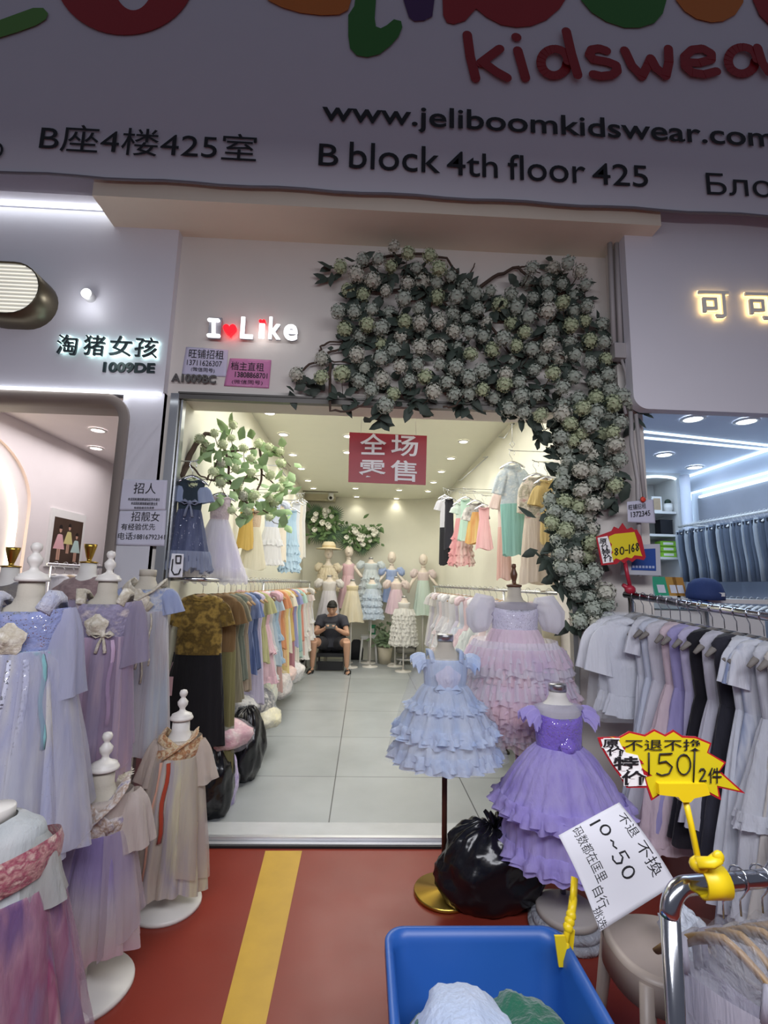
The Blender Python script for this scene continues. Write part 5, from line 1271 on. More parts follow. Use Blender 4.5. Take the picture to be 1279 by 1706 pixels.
for i, (nm, c1, kind, L, hw, bag) in enumerate(colsC):
    q = Vector(r0) + d_ * (.03 + i * .058); rz = ang + g.uniform(-.18, .12)
    if i: dup(hang2, q, rz, None, 'hangers on the lane rail')
    else: hang2.location = q; hang2.rotation_euler = (0, 0, rz); hang2['group'] = 'hangers on the lane rail'
    if i < 2:
        L = .5; sp = garment('plain', L, .2, C1(*c1), None, 'wide', i, .2); sp.update(drp=.3, pl=.26, r0=.06, r1=.095, slf=.3, zw=.1)
        t_ = dress('hanging_blouse', f'{nm}, {ORD[i]} from the pillar on the lane rail', 'blouse', (q.x - .06, q.y, q.z - .12 - L), rz - .15, sp, 'garments on the lane rail', i)
        b = MB(); skirt_geo(b, L + .03, -.03, .12, .24, .25, 5, .08, random.Random(i), rows=8, n=50, pw=.5); b.build('plastic_cover', film('crinkled plastic', alpha=.15), t_)
        continue
    hang(kind, q, rz, f'{nm}, {ORD[i]} from the pillar on the lane rail', 'garments on the lane rail', C1(*c1, a=.93, t=.3), None, L, hw, 'wide' if i in (2, 11, 12) else 'none', sw=.15)
# ------------------------------------------------------------------ outfits hung on the walls
def wall_frame(label, corners, m=alu):
    """square steel display frame standing out from the wall"""
    P = [Vector(p) for p in corners]; o = thing('wall_rail_frame', label, 'wall rail', P[0]); B = P[0].copy()
    b = MB(); b.tube([p - B for p in P], .007, 6); b.build('rail', m, o); return o
hangw = make_hanger('steel hanger', chrome, chrome, w=.1, hook=.06)
hangw.location = (0, 0, -5)
def wall_dress(label, px, ptop, pwaist, phem, Y, halfpx, m1, m2, rz, kind='plain', sleeve='none', group=None, seed=0, hook=None, swpx=None, **kw):
    x = xat(px, ptop, Y); zt, zw_, zh = zat(px, ptop, Y), zat(px, pwaist, Y), zat(px, phem, Y)
    L = zt - zh; hw = halfpx / FPX * Y; sw = (swpx / FPX * Y) if swpx else .12
    sp = garment(kind, L, hw, m1, m2, sleeve, seed, sw)
    sp['zw'] = zw_ - zh; sp['sflat'] = kw.get('sflat', .4); sp.update(kw)
    d = dress('hanging_dress', label, 'dress', (x, Y, zh), rz, sp, group, seed)
    h = dup(hangw, (x, Y, zt + .1), rz, 'hanger holding the ' + ' '.join(label.split(',')[0].split(' hanging')[0].split()[:10]), 'hangers on the walls')
    xw = XL if x < 0 else XR
    k = thing('wall_hook', 'wall arm holding the ' + ' '.join(label.split(',')[0].split(' hanging')[0].split()[:10]), 'wall hook', (xw, Y, zt + .122), 0, 'wall arms holding the outfits')
    b = MB(); b.tube([(0, 0, 0), (x - xw, 0, 0), (x - xw + (.03 if xw < 0 else -.03), 0, .012)], .004, 6); b.build('arm', alu, k)
    return d
GL, GR = 'outfits on the wall by the leafy branch', 'outfits on the pastel outfit wall'
navy = cloth('navy tulle with stars', ['555d7c', '454d6a', '6a7292'], .95, .15, glit=.35); navyb = cloth('dark green bodice', ['27333c', '34424c'], 1, .05); greyfr = cloth('grey blue frill', ['8f98b4', 'a3abc2'], .9, .3)
wall_dress('navy star-dotted tulle dress, hanging nearest the doorway under the branch', 320, 800, 852, 938, 3.0, 37, navyb, navy, .25, 'plain', 'short', GL, 1, hem_ruffle=.12, trim=greyfr, slm=cloth('grey blue sleeve', ['8f9fc0', 'a8b4cc'], 1, .2), r0=.045, r1=.055, pl=.1, swpx=22, bow=.1, bowm=greyfr, bowz=.05, ramp=.02)
wall_dress('long white-lilac party gown with flowers at its neckline, second under the branch', 368, 828, 868, 960, 3.32, 46, cloth('blush lace', ['d9c6cf', 'e4d6d9', 'c8b6c4'], 1, .2, mode='blotch'), cloth('white lilac tulle', ['e2e0ec', 'efedf4', 'dadcec'], .9, .4), .3, 'plain', 'none', GL, 2, swpx=18, hem_ruffle=.1, under=cloth('white lining', 'e4e2ec', 1, .2), folds=8)
wall_dress('cream sequin dress, hanging third under the branch', 425, 850, 880, 948, 4.4, 22, cloth('champagne lace', ['d0bfa8', 'c0a58a'], 1, .1, mode='blotch'), cloth('cream tulle', ['dcd6bf', 'e8e3d0'], .9, .35), .3, 'plain', 'none', GL, 3, swpx=12)
wall_dress('mustard yellow dress, mostly behind the cream sequin dress', 412, 845, 870, 915, 4.35, 14, C1('c8a552', 'd6b76a'), None, .3, 'plain', 'none', GL, 4, swpx=12)
wall_dress('white dress with blue collar, hanging fourth under the branch', 455, 835, 880, 942, 5.0, 20, cloth('blue white top', ['b6c6e2', 'dfe2ea'], 1, .2), cloth('white voile', ['dedfe2', 'e9e9ea'], .92, .3), .35, 'tulle', 'puff', GL, 5, swpx=14)
wall_dress('frilled pale blue dress with many tiers, hanging fifth under the branch', 487, 850, 870, 935, 5.7, 14, C1('a9c9e0', 'bcd6e8'), C1('a9c9e0', 'c4dcec'), .5, 'fluffy', 'none', GL, 6, swpx=9)
for i, (px, Y, c) in enumerate(((472, 5.3, ('e6dccb', 'efe7d8')), (494, 6.4, ('d8dde6', 'e4e7ec')), (499, 7.1, ('e8e0d0', 'f0eadf')), (504, 7.8, ('dfe3ea', 'ebe6da')))):
    wall_dress(['ivory dress hanging between the white and the tiered blue dress', 'pale silver dress just beyond the tiered blue dress', 'ivory lace dress second beyond the tiered blue dress', 'white dress hanging last on the wall by the vent'][i], px, 840 - 2 * i, 870, 935 - i * 2, Y, 10, C1(*c), None, .6, 'plain', 'none', GL, 7 + i, swpx=8)
for i, (Y0, Y1) in enumerate(((5.0, 5.6), (6.3, 7.0))):
    z = 2.55 - .03 * i
    wall_frame(['steel wall frame above the tiered blue dress', 'steel wall frame farther along toward the vent'][i], [(XL, Y0, z + .12), (XL + .25, Y0, z + .12), (XL + .25, Y1, z + .12), (XL, Y1, z + .12)])
# the wall of pastel outfits
mint = C1('8fc4b8', 'a2d0c4'); blou = cloth('pale floral voile', ['dfe4e2', 'c2cfd6', 'e8ebe6'], .95, .3, mode='blotch', scale=6)
floral = cloth('cream floral print', ['e6dcc8', 'b9b59c', 'efe7d6', 'd0a9a0'], 1, .2, mode='blotch', scale=6); beige = cloth('cream pleats', ['e2d5c2', 'ecdfd0', 'd9cbb8'], 1, .3)
wall_dress('pale voile blouse over mint wide trousers, hanging from the diamond chain', 853, 775, 842, 925, 3.75, 18, blou, mint, -.35, 'set', 'short', GR, 21, swpx=17, ww=.1, pl=.2)
wall_dress('cream floral blouse with long pleated cream skirt, hanging nearest the flower pillar', 893, 795, 866, 972, 3.5, 30, floral, beige, -.35, 'set', 'short', GR, 22, swpx=22, pl=.24, folds=14)
wall_dress('yellow blouse half behind the cream floral blouse', 912, 800, 850, 905, 3.4, 14, C1('dcc27e', 'e6d096'), None, -.4, 'set', 'short', GR, 23, swpx=13)
wall_dress('blush top and long dusty pink skirt behind the mint trousers', 838, 812, 880, 965, 4.1, 12, C1('e2ccc4', 'ead8d0'), C1('d8a99c', 'e4c6bc'), -.4, 'set', 'short', GR, 24, swpx=10)
wall_dress('yellow and rust checked dress with dark collar, middle of the pastel wall', 792, 838, 855, 905, 5.0, 18, cloth('black white yoke', ['26252c', 'dcd8d2'], 1, .1, mode='blotch'), cloth('yellow rust skirt', ['e0c97a', 'd29a62', 'e8d690'], 1, .2), -.4, 'plain', 'short', GR, 25, swpx=12)
wall_dress('pink satin dress beside the yellow and rust dress', 806, 845, 868, 915, 4.8, 15, C1('e2aeb2', 'ebc3c4'), None, -.4, 'plain', 'none', GR, 26, swpx=10)
wall_dress('white and pink fluffy dress below the mint cape', 768, 838, 865, 930, 5.5, 17, C1('cfe0d6', 'dce9e0'), cloth('coral pink frills', ['e29aa0', 'ecb4b4', 'f0dcd4'], 1, .3), -.4, 'fluffy', 'short', GR, 27, swpx=11)
wall_dress('mint green dress behind the coral pink frilled dress', 775, 832, 858, 900, 5.3, 13, C1('bcdccc', 'cce6d8'), None, -.4, 'plain', 'none', GR, 28, swpx=9)
wall_dress('white shirt with black trousers, far end of the pastel wall', 741, 828, 880, 941, 6.6, 9, C1('dcdce4', 'c9c9d2'), C1('26262c', '323238'), -.4, 'set', 'short', GR, 29, swpx=9)
wall_dress('black jacket beside the white shirt at the far end of the pastel wall', 748, 832, 870, 915, 6.3, 8, C1('2a2a32', '3a3a44'), None, -.4, 'set', 'none', GR, 30, swpx=8)
def fr(label, q): wall_frame(label, [at(x, y, X=X_) for x, y, X_ in q])
fr('tall steel wall frame nearest the flower pillar', ((831, 728, XR), (840, 730, 1.25), (856, 706, 1.25), (850, 707, XR)))
fr('steel wall frame above the yellow and rust dress', ((764, 800, XR), (768, 800, 1.28), (812, 761, 1.28), (805, 762, XR)))
fr('steel wall frame at the far end above the white shirt', ((736, 832, XR), (738, 832, 1.3), (757, 817, 1.3), (752, 817, XR)))
o = thing('hanging_chain', 'thin wire chain with diamond links above the voile blouse', 'chain', at(853, 770, Y=3.75)); B = Vector(o.location)
b = MB()
dz = lambda y: Vector(at(853, y, Y=3.75)) - B
b.tube([dz(706), dz(735)], .003, 5); b.tube([dz(735), dz(740) + Vector((.022, 0, 0)), dz(746), dz(740) - Vector((.022, 0, 0)), dz(735)], .003, 5); b.tube([dz(746), dz(752)], .003, 5); b.build('wire_links', alu, o)

for ch in list(hangw.children): bpy.data.objects.remove(ch)
bpy.data.objects.remove(hangw)

# ------------------------------------------------------------------ dressed forms against the back wall
G3 = 'dressed stands along the back wall'
skinm = mat('pale mannequin', 'e0d3c4', .5)
def back(label, px, ps, pw, ph, Y, hwpx, c1, c2, kind='tulle', head=None, sleeve='puff', hat=None, seed=0, swpx=11, arms=False):
    x = xat(px, ph, Y); zh, zt, zw_ = zat(px, ph, Y), zat(px, ps, Y), zat(px, pw, Y)
    sw = swpx / FPX * Y; sp = garment(kind, zt - zh, hwpx / FPX * Y, C1(*c1, a=.95, t=.25), C1(*c2, a=.95, t=.25) if c2 else None, sleeve, seed, sw)
    sp.update(zw=zw_ - zh, flat=.7, sflat=.85, pr=.07, pl=.12)
    if kind == 'tiers': 
        L = zw_ - zh; hw = hwpx / FPX * Y
        sp.update(tiers=[(L * .75, hw * .7, .07), (L * .5, hw * .82, .07), (L * .26, hw * .92, .07), (.03, hw, .07)], nf=20, layers=2, n=80)
    if kind == 'fluffytier':
        L = zt - zh; hw = hwpx / FPX * Y
        sp.update(fluff=[(L * (.78 - .1 * k), hw * (.72 + .04 * k), .11) for k in range(8)], fmats=[C1(*(c2 or c1))], nf=18, ramp=.012)
    dress('display_dress', label + ' dress on a stand at the back wall', 'dress', (x, Y, zh), 0, sp, G3, seed)
    f = dress_form('mannequin wearing the ' + label + ' dress', (x, Y, 0), zt + .1, sw * .85, skinm, 'plate', silverm if not head else skinm, whitepaint, whitepaint, .14, 'mannequins along the back wall', th=min(.5, (zt - zh) * .7), name='mannequin')
    if head:
        b = MB(); zc_ = zt + .22; b.ball((0, 0, zc_), .1, 16, (.82, .95, 1.12)); b.tube([(0, -.085, zc_ - .01), (0, -.105, zc_ - .03)], [.012, .016], 6); b.build('head', skinm, f)
    if arms:
        for s in (-1, 1):
            b = MB(); b.tube([(s * sw * .85, 0, zt - .06), (s * (sw + .1), -.02, zt - .22), (s * (sw + (.16 if s < 0 else .14)), -.06, zt - .4 if s < 0 else zt - .26)], [.035, .03, .022], 10); b.build('arm', skinm, f)
    if hat:
        h = thing('sun_hat', 'wide-brimmed straw hat on the mannequin in the cream blouse', 'hat', (x, Y, zt + .29))
        b = MB(); b.lathe([(.24, 0), (.23, .012), (.13, .03), (.125, .09), (.09, .14), (.001, .15)], n=28); b.build('straw', mat('straw', 'ddcfae', .8, bump=.3, bscale=90), h)
        b = MB(); b.lathe([(.132, .03), (.13, .07)], n=28, caps=False); b.build('hat_band', mat('hat band', 'cdb98f', .7), h)
back('cream frilled blouse', 545, 941, 952, 978, 9.0, 17, ('e6d8ba', 'efe4cc'), None, 'fluffytier', True, 'puff', True, 31)
back('puffy-sleeved white', 546, 968, 985, 1032, 8.7, 19, ('e2dcd8', 'ece8e4'), ('dcd8e0', 'e8e5ea'), 'plain', None, 'puff', None, 32, 13)
back('pink sleeveless', 578, 938, 960, 1012, 9.1, 17, ('ecc4cc', 'f2d4da'), None, 'plain', True, 'none', None, 33, arms=True)
back('cream yellow', 585, 975, 985, 1036, 8.6, 20, ('e0d0a6', 'e8dcbc'), ('e4d8b8', 'ece3cc'), 'plain', None, 'none', None, 34)
back('tall tiered silver-blue', 616, 938, 950, 1000, 9.1, 20, ('d2dde2', 'dfe7ea'), None, 'tiers', None, 'puff', None, 35, 13)
back('tiered ice-blue', 618, 972, 982, 1029, 8.7, 19, ('d8e6e0', 'c8d8e2'), ('c3d2e2', 'd3deea'), 'tiers', None, 'none', None, 36)
back('cornflower blue', 651, 948, 962, 1003, 9.1, 15, ('a3b9e6', 'b8c9ec'), None, 'plain', True, 'puff', None, 37, arms=True)
back('pink and cream puff-sleeved', 659, 970, 983, 1022, 8.8, 17, ('e8d4cc', 'f0e2dc'), ('e6c9d6', 'eed8e0'), 'plain', None, 'puff', None, 38)
back('white cloud-frilled', 672, 1003, 1014, 1070, 8.3, 20, ('e2e0da', 'ecebe6'), None, 'fluffytier', None, 'none', None, 39)
back('mint and blush long', 704, 952, 968, 1025, 9.0, 17, ('e8d6d4', 'f0e2e0'), ('d2e6da', 'e0eee6'), 'plain', True, 'puff', None, 40, arms=True)
# ------------------------------------------------------------------ the man on the low chair at the back
def remesh(o, vox, sm=2):
    """one continuous skin over the joined shapes"""
    a = o.modifiers.new('skin', 'REMESH'); a.mode = 'VOXEL'; a.voxel_size = vox; a.use_smooth_shade = True
    if sm:
        c = o.modifiers.new('soften', 'SMOOTH'); c.factor = .5; c.iterations = sm
    dg = bpy.context.evaluated_depsgraph_get(); me = bpy.data.meshes.new_from_object(o.evaluated_get(dg))
    o.modifiers.clear(); o.data = me
    for p in me.polygons: p.use_smooth = True
    return o
YM = 8.3
xm = xat(550, 1112, YM)
man = thing('person', 'person in dark t-shirt and shorts sitting bent over a phone on a low chair', 'person', (xm, YM, 0))
skin = mat('skin', 'c59a80', .5, var=.05); hairm = mat('black hair', '14110f', .5, bump=.5, bscale=120); shirt = mat('charcoal t-shirt', '3b3c45', .85, bump=.2, bscale=30); shortm = mat('dark shorts', '3a3a40', .85, bump=.2, bscale=30); sandal = mat('black sandal', '17171a', .6)
V = Vector
b = MB()
b.tube([(0, .12, .38), (0, .13, .55), (0, .08, .72), (0, .02, .86), (0, .0, .93)], [.14, .14, .155, .15, .08], 16, flat=.75)       # trunk, bent forward
b.tube([(0, .0, .9), (0, -.05, .98)], [.055, .05], 10)
hc = V((0, -.085, 1.06))
b.ball(hc, .1, 18, (.78, .92, 1.12)); b.ball(hc + V((0, -.045, -.065)), .055, 12, (.85, .8, .85))
b.tube([hc + V((0, -.088, .0)), hc + V((0, -.108, -.035))], [.008, .016], 8)          # nose
b.ball(hc + V((0, -.092, -.072)), .018, 8, (1.3, .5, .5))
for s in (-1, 1): b.ball(hc + V((s * .078, .0, -.01)), .024, 8, (.4, .8, 1.2))         # ears
hands = {-1: V((-.075, -.3, .735)), 1: V((.075, -.3, .735))}
for s in (-1, 1):
    sh_, el, wr = V((s * .19, .02, .84)), V((s * .27, -.1, .60)), V((s * .1, -.27, .70))
    b.tube([sh_ + V((-s * .05, 0, .0)), sh_, sh_.lerp(el, .5), el, el.lerp(wr, .3), wr], [.06, .06, .047, .042, .042, .028], 12)
    hip, kn, an = V((s * .1, .14, .4)), V((s * .27, -.27, .50)), V((s * .28, -.22, .09))
    b.tube([hip, hip.lerp(kn, .5), kn], [.1, .088, .062], 14)
    b.tube([kn, kn.lerp(an, .3), kn.lerp(an, .65), an], [.06, .058, .045, .034], 12)
    b.tube([an + V((0, .05, -.045)), an + V((s * .01, -.05, -.05)), an + V((s * .025, -.15, -.06)), an + V((s * .03, -.19, -.062))], [.035, .042, .042, .025], 10, flat=.6)
    h = hands[s]
    b.tube([wr, wr.lerp(h, .5), h + V((0, .0, 0))], [.027, .034, .036], 10, flat=.55)   # palm
    for k, (L_, dz) in enumerate(((.05, .026), (.056, .008), (.052, -.01), (.042, -.026))):
        p0 = h + V((0, -.005, dz)); p1 = p0 + V((-s * .012, -L_ * .55, .002)); p2 = p1 + V((-s * .03, -L_ * .1, 0)); p3 = p2 + V((-s * .014, L_ * .3, 0))
        b.tube([p0, p1, p2, p3], [.0105, .01, .0095, .008], 8)
    b.tube([wr.lerp(h, .5) + V((-s * .02, -.01, .02)), h + V((-s * .035, -.01, .035)), h + V((-s * .05, -.028, .03))], [.013, .012, .009], 8)  # thumb
body = remesh(b.build('body', skin, man), .009, 2)
b = MB(); b.ball(hc + V((0, .012, .022)), .108, 20, (.82, .95, 1.08)); hr = b
b.tube([hc + V((-.066, -.06, .062)), hc + V((-.02, -.09, .075)), hc + V((.04, -.086, .073)), hc + V((.07, -.056, .06))], [.018, .022, .022, .016], 8)
hair = b.build('hair', hairm, man)
me = hair.data
for v in me.vertices: v.co += (v.co - hc).normalized() * (.014 * mnoise.noise(v.co * 40) - .004)
for v in me.vertices:                                                                # hairline: short at the face and neck
    if v.co.z < hc.z + .035 and v.co.y < hc.y - .035: v.co += (hc + V((0, .03, .03)) - v.co) * .45
    if v.co.z < hc.z - .05: v.co += (hc + V((0, .02, 0)) - v.co) * .4
for s in (-1, 1):
    b = MB(); b.ball(hc + V((s * .034, -.086, .004)), .007, 8, (1.3, .5, .4)); b.build('eye', mat('eye dark', '1c1513', .3), man)
    b = MB(); b.tube([hc + V((s * .017, -.093, .024)), hc + V((s * .05, -.081, .026))], .0025, 6); b.build('eyebrow', hairm, man)
b = MB(); b.tube([hc + V((-.022, -.098, -.074)), hc + V((.022, -.098, -.074))], .003, 6); b.build('lips', mat('lips', '9a5f55', .5), man)
b = MB()
b.tube([(0, .125, .36), (0, .135, .55), (0, .08, .73), (0, .015, .86), (0, -.005, .915)], [.165, .16, .175, .17, .085], 24, flat=.78)
for s in (-1, 1): b.tube([(s * .1, .03, .85), (s * .19, .02, .835), (s * .235, -.045, .72)], [.085, .085, .07], 14)
remesh(b.build('t_shirt', shirt, man), .014, 2)
b = MB()
for s in (-1, 1): b.tube([(s * .06, .16, .39), (s * .13, .06, .43), (s * .22, -.15, .48)], [.125, .115, .095], 16)
remesh(b.build('shorts', shortm, man), .014, 1)
for s in (-1, 1):
    b = MB(); an = V((s * .28, -.22, .09))
    b.tube([an + V((0, .06, -.083)), an + V((s * .015, -.05, -.083)), an + V((s * .032, -.2, -.083))], [.04, .045, .04], 12, flat=.18)
    for yy in (-.02, -.1, -.15): b.tube([an + V((s * .02 + .048 * math.cos(a), yy, -.075 + .05 * math.sin(a))) for a in np.linspace(0, PI, 9)], .011, 6, flat=.6)
    b.build('sandal', sandal, man)
o = thing('mobile_phone', 'dark phone held sideways in both hands of the seated person', 'phone', (xm, YM - .335, .75))
b = MB(); b.box((0, 0, 0), (.165, .012, .085), M=Matrix.Rotation(-.5, 3, 'X')); b.build('case', blackp, o)
b = MB(); b.box((0, .0065, .0035), (.138, .002, .064), M=Matrix.Rotation(-.5, 3, 'X')); b.build('screen', emit('phone screen', 'aebccf', .5), o)
o = thing('low_chair', 'low black reclining chair beneath the seated person', 'chair', (xm, YM + .12, 0))
b = MB(); b.box((0, 0, .26), (.46, .4, .06)); b.build('seat', blackp, o)
b = MB(); b.box((0, .25, .48), (.46, .05, .5), M=Matrix.Rotation(-.25, 3, 'X')); b.build('backrest', blackp, o)
for s in (-1, 1):
    b = MB(); b.tube([(s * .22, -.22, .02), (s * .22, -.18, .25), (s * .22, .22, .25), (s * .22, .26, .02)], .015, 8); b.build('leg', darkalu, o)
b = MB(); b.box((0, -.2, .09), (.44, .03, .14)); b.build('front_panel', blackp, o)

NECK = V((0, -.02, .97)); BOW = Matrix.Rotation(math.radians(24), 3, 'X')
for ch in man.children:
    nm_ = ch.name.split('.')[0]
    for v in ch.data.vertices:
        k = 1.0 if nm_ in ('hair', 'eye', 'eyebrow', 'lips') else max(0, min(1, (v.co.z - .95) / .05)) if nm_ == 'body' else 0
        if k: v.co = v.co.lerp(NECK + BOW @ (v.co - NECK), k)

# ------------------------------------------------------------------ things on the floor at the back
def A0(px, py): return at(px, py, Z=0)
p = A0(613, 1103); o = thing('white_stool', 'white four-legged stool beside the seated person', 'stool', p)
b = MB(); b.box((0, 0, .47), (.3, .28, .03)); b.box((0, 0, .44), (.26, .24, .04)); b.build('seat', whitep, o)
for sx in (-1, 1):
    for sy in (-1, 1):
        b = MB(); b.tube([(sx * .12, sy * .11, .45), (sx * .155, sy * .14, 0)], [.022, .018], 8); b.build('leg', whitep, o)
o2 = thing('card_stand', 'small green and white card stand on the white stool', 'card stand', (p[0] + .06, p[1], .486))
b = MB(); b.box((0, 0, .1), (.13, .012, .2), M=Matrix.Rotation(.15, 3, 'X')); b.build('card', mat('green card', '2f9a68', .4), o2); b = MB(); b.box((0, -.008, .09), (.08, .004, .08), M=Matrix.Rotation(.15, 3, 'X')); b.build('white_panel', whitep, o2); b = MB(); b.box((0, 0, .008), (.14, .07, .016)); b.build('foot', whitep, o2)
p = A0(597, 1100); o = thing('black_handbag', 'black bag standing on the floor between the seated person and the stool', 'bag', (p[0] - .05, p[1] + .1, 0))
b = MB(); b.rings([[(.16 * k * math.copysign(abs(math.cos(a)) ** .6, math.cos(a)), .09 * k * math.copysign(abs(math.sin(a)) ** .6, math.sin(a)), z) for a in np.linspace(0, 2 * PI, 24, endpoint=False)] for z, k in ((0, 1), (.2, 1.05), (.38, .85), (.44, .6))], True, True); b.build('body', mat('black bag cloth', '222228', .6, var=.3, bump=.3), o)
for s in (-1, 1):
    b = MB(); b.tube([(-.08, s * .03, .4), (-.06, s * .03, .56), (.06, s * .03, .56), (.08, s * .03, .4)], .01, 6); b.build('handle', blackp, o)
p = at(641, 1100, Y=9.05) * np.array([1, 1, 0]); o = thing('potted_plant', 'green leafy plant in a pale pot next to the white stool', 'plant', p)
b = MB(); b.lathe([(.1, 0), (.14, .3), (.135, .3), (.001, .27)], n=20); b.build('pot', mat('pale pot', 'c9c0ab', .6), o)
b = MB(); r_ = random.Random(2)
for _ in range(170): leaf(b, (r_.gauss(0, .1), r_.gauss(0, .07), .36 + abs(r_.gauss(0, .13))), (r_.uniform(-1, 1), r_.uniform(-1, .3), r_.uniform(-.6, 1)), (0, -1, r_.uniform(-1, 1)), r_.uniform(.08, .15), .025)
b.build('leaves', mat('plant leaf', '7d9270', .6, var=.4), o)
p = A0(675, 1106); o = thing('swivel_stool', 'low grey padded swivel seat with curved back and white ring base', 'stool', p)
gp = mat('grey padding', '8b8a86', .7)
b = MB(); b.lathe([(.001, .2), (.17, .2), (.19, .22), (.19, .25), (.17, .27), (.001, .275)], n=28); b.build('seat', gp, o)
b = MB(); b.rings([[(.2 * math.cos(a) * k, .2 * math.sin(a) * k, z) for a in np.linspace(-.35, PI * 1.05, 20)] for k, z in ((1, .25), (1.05, .42), (1.02, .5), (.9, .5), (.9, .26))], closed=False); b.build('backrest', gp, o)
b = MB(); b.tube([(.17 * math.cos(a), .17 * math.sin(a), .09) for a in np.linspace(0, 2 * PI, 28)], .014, 8); b.tube([(0, 0, .05), (0, 0, .2)], .025, 10); b.build('ring_base', whitep, o)
for a in np.linspace(.3, 2 * PI + .3, 5, endpoint=False):
    b = MB(); b.tube([(0, 0, .1), (.18 * math.cos(a), .18 * math.sin(a), .06)], .014, 6); b.ball((.18 * math.cos(a), .18 * math.sin(a), .026), .026, 8); b.build('leg', whitep, o)

# ------------------------------------------------------------------ bags and packed clothes along the rail
def blob_geo(b, c, size, seed, amp=.16, n=30, m=18, fold=6.0, flatbottom=True, crease=False):
    R = []; c = Vector(c)
    for j in range(m + 1):
        v = -PI / 2 + PI * min(max(j / m, .01), .99); ring = []
        for i in range(n):
            a = 2 * PI * i / n; d = V((math.cos(v) * math.cos(a), math.cos(v) * math.sin(a), math.sin(v)))
            cr = .028 * math.sin(15 * a + 4 * mnoise.noise(d * 2 + V((seed, 3, 0)))) * (.3 + .7 * max(0, d.z)) if crease else 0
            k = 1 + cr + amp * mnoise.noise(d * 1.5 + V((seed, 0, 0))) + amp * .5 * mnoise.noise(d * fold + V((0, seed, 0))) + amp * .3 * abs(mnoise.noise(d * fold * 2.2 + V((0, 0, seed))))
            q = V((d.x * size[0], d.y * size[1], d.z * size[2])) * k
            if flatbottom: q.z = max(q.z, -size[2] * .8)
            ring.append(c + q)
        R.append(ring)
    b.rings(R, True, True)
binbag = mat('black bin liner', '141419', .22, var=.1, bump=.55, bscale=11)
def black_bag(label, loc, size, seed, knot=None):
    o = thing('black_plastic_bag', label, 'plastic bag', (loc[0], loc[1], 0)); b = MB()
    blob_geo(b, (0, 0, size[2] * .8), size, seed, .17, 90, 40, 2.6, crease=True); b.build('bag', binbag, o)
    if knot:
        b = MB()
        for k in range(5):
            a = k * 1.3; b.tube([V(knot), V(knot) + V((.06 * math.cos(a), .06 * math.sin(a), .02 + .02 * k))], [.03, .012], 6, flat=.4)
        b.build('gathered_neck', binbag, o)
    return o
def pz(px, py, Y): return tuple(float(t) for t in at(px, py, Y=Y))
q1, q2 = pz(352, 1320, 3.28), pz(408, 1245, 3.85)
black_bag('black bag of clothes standing nearest the cream and gold gown inside the doorway', (q1[0], q1[1], 0), (.14, .16, .25), 3)
black_bag('black bag of clothes lying behind the pink plastic pack on the shop floor', (q2[0], q2[1], 0), (.14, .2, .28), 5)
black_bag('black bag of clothes slumped on the red floor behind the gold disc base', (.63, 2.42, 0), (.25, .15, .195), 9, (.03, .0, .33))
packs = [('pink tulle clothes in clear plastic on the nearest black bag', pz(372, 1224, 3.34), (.17, .15, .1), ('d79aa6', 'e4b6bd', 'efdcd8')), ('rosy clothes in clear plastic at the back of the top of the bags', pz(345, 1196, 3.55), (.17, .15, .08), ('d9b3b4', 'e8cdc9')), ('lilac clothes in clear plastic hanging between the two black bags', pz(380, 1305, 3.42), (.06, .09, .17), ('b7a4d6', 'cdbde2', '8f79c0')),
         ('striped clothes in plastic behind the pink pack', pz(395, 1178, 4.0), (.14, .18, .08), ('b6b9bd', 'd9d5cf', '6d7078')), ('white and dark clothes in plastic past the second black bag', pz(425, 1178, 4.45), (.17, .25, .16), ('c9c6c0', '5b5d66', 'dedad3')), ('cream flat plastic pack on the floor past the second black bag', pz(447, 1196, 4.3), (.1, .2, .07), ('d9d2b0', 'e6e0c6')),
         ('mint and cream clothes in plastic under the middle of the rail', pz(432, 1150, 4.95), (.17, .27, .2), ('cfd6c4', 'dfdccb', 'b9c8bb')), ('folded grey clothes in plastic near the pink shoes pack', pz(462, 1143, 5.4), (.15, .24, .14), ('b5adab', 'd0c8c4', '8f8a90')), ('rose coloured plastic pack farther along under the rail', pz(470, 1124, 5.8), (.16, .22, .09), ('dcb8b0', 'e8cdc4')), ('white plastic pack farthest along under the rail', pz(487, 1120, 6.3), (.14, .22, .13), ('d8d2d0', 'e6e2e0'))]
for i, (lab, c, s_, cols) in enumerate(packs):
    o = thing('packed_clothes', lab, 'packed clothes', (c[0], c[1], max(0, c[2] - s_[2] * .82)), 0, 'clothes packed in plastic beneath the rail'); dzz = c[2] - o.location.z
    b = MB(); blob_geo(b, (0, 0, dzz), s_, 10 + i, .22, 34, 20, 6); b.build('clothes', cloth('packed ' + cols[0], list(cols), 1, .1, mode='blotch', scale=4), o)
    b = MB(); blob_geo(b, (0, 0, dzz), [q * 1.06 for q in s_], 30 + i, .25, 30, 18, 8); b.build('plastic_wrap', film('crinkled plastic', alpha=.15), o)
# small shoes under the rail's far end
for i, (px, py) in enumerate(((492, 1108), (500, 1103))):
    p = A0(px, py); o = thing('shoe_pair', ['dark shoes under the far end of the rail', 'second pair of dark shoes under the rail, nearer the seated person'][i], 'shoes', p)
    for s in (-1, 1):
        b = MB(); b.tube([(s * .05, .1, .04), (s * .05, 0, .045), (s * .05, -.1, .03)], [.035, .038, .03], 10, flat=.8); b.build('shoe', mat('dark shoe', '2c2626', .5), o)

